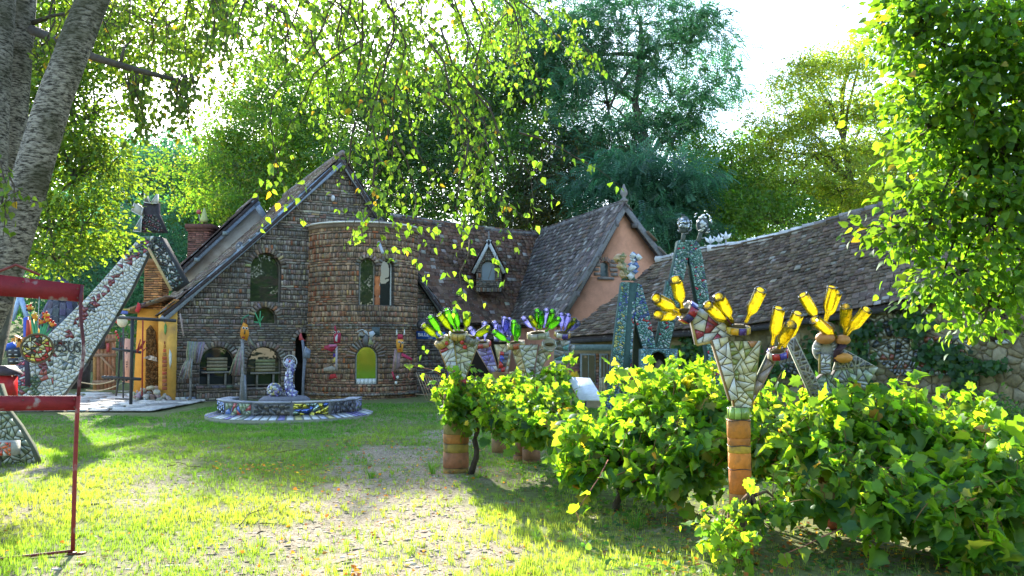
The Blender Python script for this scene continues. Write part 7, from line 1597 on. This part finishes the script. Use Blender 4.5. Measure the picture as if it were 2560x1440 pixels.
# ------------------------------------------------------------------ grass, stones and fallen leaves
def blades(k, h, sp, seed):
    r = np.random.default_rng(seed); V, Fc = [], []
    for i in range(k):
        a = r.uniform(0, 6.28); b = np.array((math.cos(a), math.sin(a), 0)); s = np.array((-b[1], b[0], 0)) * .05; p = b * r.uniform(0, .4) * sp; hh = r.uniform(.55, 1.0) * h; n = len(V); V += [p - s, p + s, p + b * r.uniform(.1, .5) * hh + np.array((0, 0, hh * .95))]; Fc.append((n, n + 1, n + 2))
    return np.array(V), Fc
TUFTS = [blades(6, 1.0, 1.0, s) for s in range(4)]
def scatter_grass(n, xr, yr, hsize, keep=None, ypow=1.0):
    x = rng.uniform(*xr, n); y = yr[0] + (yr[1] - yr[0]) * rng.random(n) ** ypow; k = np.abs(x) < y * .64 + .5; x, y = x[k], y[k]; mk = path_mask(x, y); dens = (1 - .85 * mk) * np.clip(.25 + 1.3 * vnoise(x, y, .9, 9), 0.1, 1)
    if keep is not None: dens = dens * keep(x, y)
    k = rng.random(len(x)) < dens; x, y = x[k], y[k]; return x, y
gx1, gy1 = scatter_grass(142000, (-13, 9), (5.6, 24.5), .06, None, 1.5)
inpav = (gy1 > 20.0) & (gx1 < -8.2); gx1, gy1 = gx1[~inpav], gy1[~inpav]; n = len(gx1)
und = np.clip((gx1 - (.3 + (11 - gy1) * .18)) / .6, 0, 1) * (gy1 < 13)      # thin under the vines
k = rng.random(n) > und * .72; gx1, gy1, und = gx1[k], gy1[k], und[k]; n = len(gx1)
sz = rng.uniform(.024, .068, n) * (1 + .6 * vnoise(gx1, gy1, 2.2, 12)); a = rng.uniform(0, 6.28, n); M = np.zeros((n, 4, 4)); M[:, 0, 0] = np.cos(a) * sz * 1.1; M[:, 1, 0] = np.sin(a) * sz * 1.1; M[:, 0, 1] = -np.sin(a) * sz * 1.1; M[:, 1, 1] = np.cos(a) * sz * 1.1; M[:, 2, 2] = sz; M[:, 0, 3] = gx1; M[:, 1, 3] = gy1; M[:, 2, 3] = gz(gx1, gy1) - .004; M[:, 3, 3] = 1
dry = np.clip(vnoise(gx1, gy1, .8, 14) * .9 + .35 * np.clip((13 - gy1) / 4, -1, 1), 0, 1)[:, None]; gc = np.array((0.08, 0.21, 0.028)) * (1 - dry) + np.array((0.24, 0.30, 0.075)) * dry; gc = np.clip(gc * rng.normal(1, .2, (n, 1)), .01, .6)  # random dry patches, plus near sunlight and far house shade painted into the colour
gt = thing('grass', 'short grass over the yard around the stony path', 'grass', (0, 12, 0)); gt['kind'] = 'stuff'
pieces(gt, 'turf', 'turf', TUFTS, M, rng.integers(0, 4, n), gc, GRASSM, 0)
# tall tussocks
for (px, py, h, lab) in ((1590, 1330, .26, 'tall green grass tussock before the vines'), (1080, 1185, .24, 'pale grass tussock at the foot of the broad drum post'), (930, 1195, .12, 'small grass tussock at the shadow edge of the path')):
    c = G(px, py); t = thing('grass_tussock', lab, 'grass tussock', c, 'grass tussocks'); mb = MB()
    for k in range(40):
        a = rng.uniform(0, 6.28); b_ = Vector((math.cos(a), math.sin(a), 0)); s = Vector((-b_.y, b_.x, 0)) * .004; p = c + b_ * rng.uniform(0, .07); hh = h * rng.uniform(.5, 1); mb.add([p - s, p + s, p + b_ * hh * .25 + UP * hh * .7 + s * .7, p + b_ * hh * .25 + UP * hh * .7 - s * .7, p + b_ * hh * .6 + UP * hh * .95], [(0, 1, 2, 3), (3, 2, 4)], (0.08, 0.19, 0.035))
    mb.build('blades', GRASSM, t)
# stones on the path
n = 16000; x = rng.uniform(-6, 2.2, n); y = 5.8 + 13 * rng.random(n) ** 1.4; k = rng.random(n) < path_mask(x, y) * .95 + .03; x, y = x[k], y[k]; n = len(x)
ST = [MB().lathe([(.9, 0), (.75, .5)], 5) for _ in range(1)]; STP = (np.array(ST[0].v), ST[0].f)
M = np.zeros((n, 4, 4)); s = rng.gamma(1.8, .0048, n) + .005; a = rng.uniform(0, 6.28, n); M[:, 0, 0] = np.cos(a) * s * 1.4; M[:, 1, 0] = np.sin(a) * s * 1.4; M[:, 0, 1] = -np.sin(a) * s; M[:, 1, 1] = np.cos(a) * s; M[:, 2, 2] = s * .8; M[:, 0, 3] = x; M[:, 1, 3] = y; M[:, 2, 3] = gz(x, y) - s * .2; M[:, 3, 3] = 1
gv = thing('gravel', 'loose pale stones along the worn path', 'gravel', (-1.4, 9, 0)); gv['kind'] = 'stuff'; pieces(gv, 'pebbles', 'pebbles', [STP], M, None, pickcol([(0.36, 0.30, 0.22), (0.27, 0.21, 0.15), (0.46, 0.40, 0.31), (0.18, 0.13, 0.09)], [4, 3, 2, 2], n), STONE, 0)
# fallen leaves
n = 1500; x = np.where(rng.random(n) < .5, rng.normal(-1.4, 1.1, n), rng.uniform(-6, 5.5, n)); y = 5.8 + 9 * rng.random(n) ** 1.3; xb = rng.normal(P(690, 860, 11.4).x, .45, 150); yb = rng.normal(11.35, .16, 150); x = np.concatenate([x, xb]); y = np.concatenate([y, yb]); xb = rng.uniform(1, 4.5, 900); yb = rng.uniform(6.2, 8.6, 900); x = np.concatenate([x, xb]); y = np.concatenate([y, yb]); n = len(x)
nr = rng.normal(0, .35, (n, 3)) + np.array((0, 0, 1)); zz = gz(x, y) + .012 + np.where((np.arange(n) >= 1500) & (np.arange(n) < 1650), rng.random(n) * .12, rng.random(n) * .02)
M = orient(np.stack([x, y, zz], 1), rng.normal(size=(n, 3)) * np.array((1, 1, .2)), nr, rng.uniform(.025, .06, n)); fc = pickcol([(0.42, 0.13, 0.03), (0.30, 0.12, 0.05), (0.50, 0.30, 0.05), (0.16, 0.09, 0.05), (0.30, 0.22, 0.12)], [3, 3, 1.5, 3, 3], n)
fl_ = thing('fallen_leaves', 'orange and brown fallen leaves strewn over grass and path', 'leaves', (0, 8, 0)); fl_['kind'] = 'stuff'; pieces(fl_, 'litter', 'litter', [BIRCH], M, None, fc, LEAF, 0)
# clover and small weeds under the vines
n = 4300; x = rng.uniform(-.6, 5.2, n); y = rng.uniform(6.0, 12.5, n); k = (x > .1 + (11 - y) * .12) & (vnoise(x, y, 1.5, 21) > .35); x, y = x[k], y[k]; n = len(x)
M = orient(np.stack([x, y, gz(x, y) + rng.random(n) * .06], 1), rng.normal(size=(n, 3)) * np.array((1, 1, .3)), rng.normal(0, .3, (n, 3)) + np.array((0, 0, 1)), rng.uniform(.03, .06, n)); wd_ = thing('weeds', 'low clover and weeds in the shade under the vines', 'weeds', (2, 8, 0)); wd_['kind'] = 'stuff'; pieces(wd_, 'weed_leaves', 'weed_leaves', [LIME], M, None, pickcol([(0.06, 0.14, 0.03), (0.08, 0.18, 0.04)], [1, 1], n), LEAF, 0)
# broken twigs on the ground
for pts, lab in (([(600, 1320), (620, 1300), (680, 1262), (735, 1240)], 'forked dead twig lying on the sunny grass'), ([(420, 1172), (450, 1163), (480, 1172), (520, 1178)], 'thin dead twig near the shadow edge'), ([(645, 1342), (648, 1325), (700, 1308)], 'short dead twig beside the forked one'), ([(660, 1140), (740, 1132), (790, 1142)], 'dead branch with dry orange leaves by the shaded path')):
    q = [G(*p) + UP * (.015 + .03 * (i % 2)) for i, p in enumerate(pts)]; q = [a_.lerp(b_, k / 4) + Vector((rng.normal(0, .018), rng.normal(0, .03), abs(rng.normal(0, .008)))) for a_, b_ in zip(q[:-1], q[1:]) for k in range(4)] + [q[-1]]; t = thing('dead_twig', lab, 'twig', q[0]); MB().tube(q, [.006 * (1 - .75 * i / len(q)) for i in range(len(q))], 5, (0.07, 0.05, 0.035)).build('stick', BARK, t)
    for i in range(2, len(q), 3): MB().tube([q[i - 1].lerp(q[i], .6), q[i] + Vector((rng.normal(0, .08), rng.normal(0, .12), .03))], [.003, .001], 4, (0.07, 0.05, 0.035)).build('side_twig', BARK, t)
# dark shrubs at the foot of the barn
for (px, py, Y, lab) in ((2440, 1060, 15.5, 'dark low shrub at the foot of the barn near the right edge'), (2540, 1080, 14.5, 'dark shrub at the right picture edge by the barn')):
    make_tree('shrub', lab, base_at(px, Y), P(px, py - 20, Y), .03, [cl(px, py, Y, .9, .5, .28), cl(px + 60, py + 20, Y, .7, .5, .25)], 900, .22, SPRAYS, DARK, [1, 1, 1], clr=.3, ncl=40, cat='shrub', limbs=False)
# leaf crown over the barn ridge: small mirrored sprigs standing on it
for i, (px, py) in enumerate(((1776, 615), (1797, 612), (1815, 605))):
    t = thing('ridge_ornament', ('leftmost', 'middle one', 'rightmost')[i] + ' of three mirrored sprigs on the barn ridge by the tall arch', 'ornament', P(px, py + 8, 23.5), 'mirror sprigs on the barn ridge')
    MB().tube([P(px, py + 14, 23.5), P(px, py - 5, 23.5)], .025, 5, (0.3, 0.3, 0.3)).build('stem', IRON, t)
    for a in (-.7, 0, .7):
        c = P(px, py - 6, 23.5); d_ = Vector((math.sin(a), 0, math.cos(a))); s = Vector((d_.z, 0, -d_.x)) * .05; MB().prism([c, c + d_ * .12 + s, c + d_ * .24, c + d_ * .12 - s], Vector((0, .015, 0)), (0.7, 0.72, 0.74)).build('blade', CERAMIC, t)
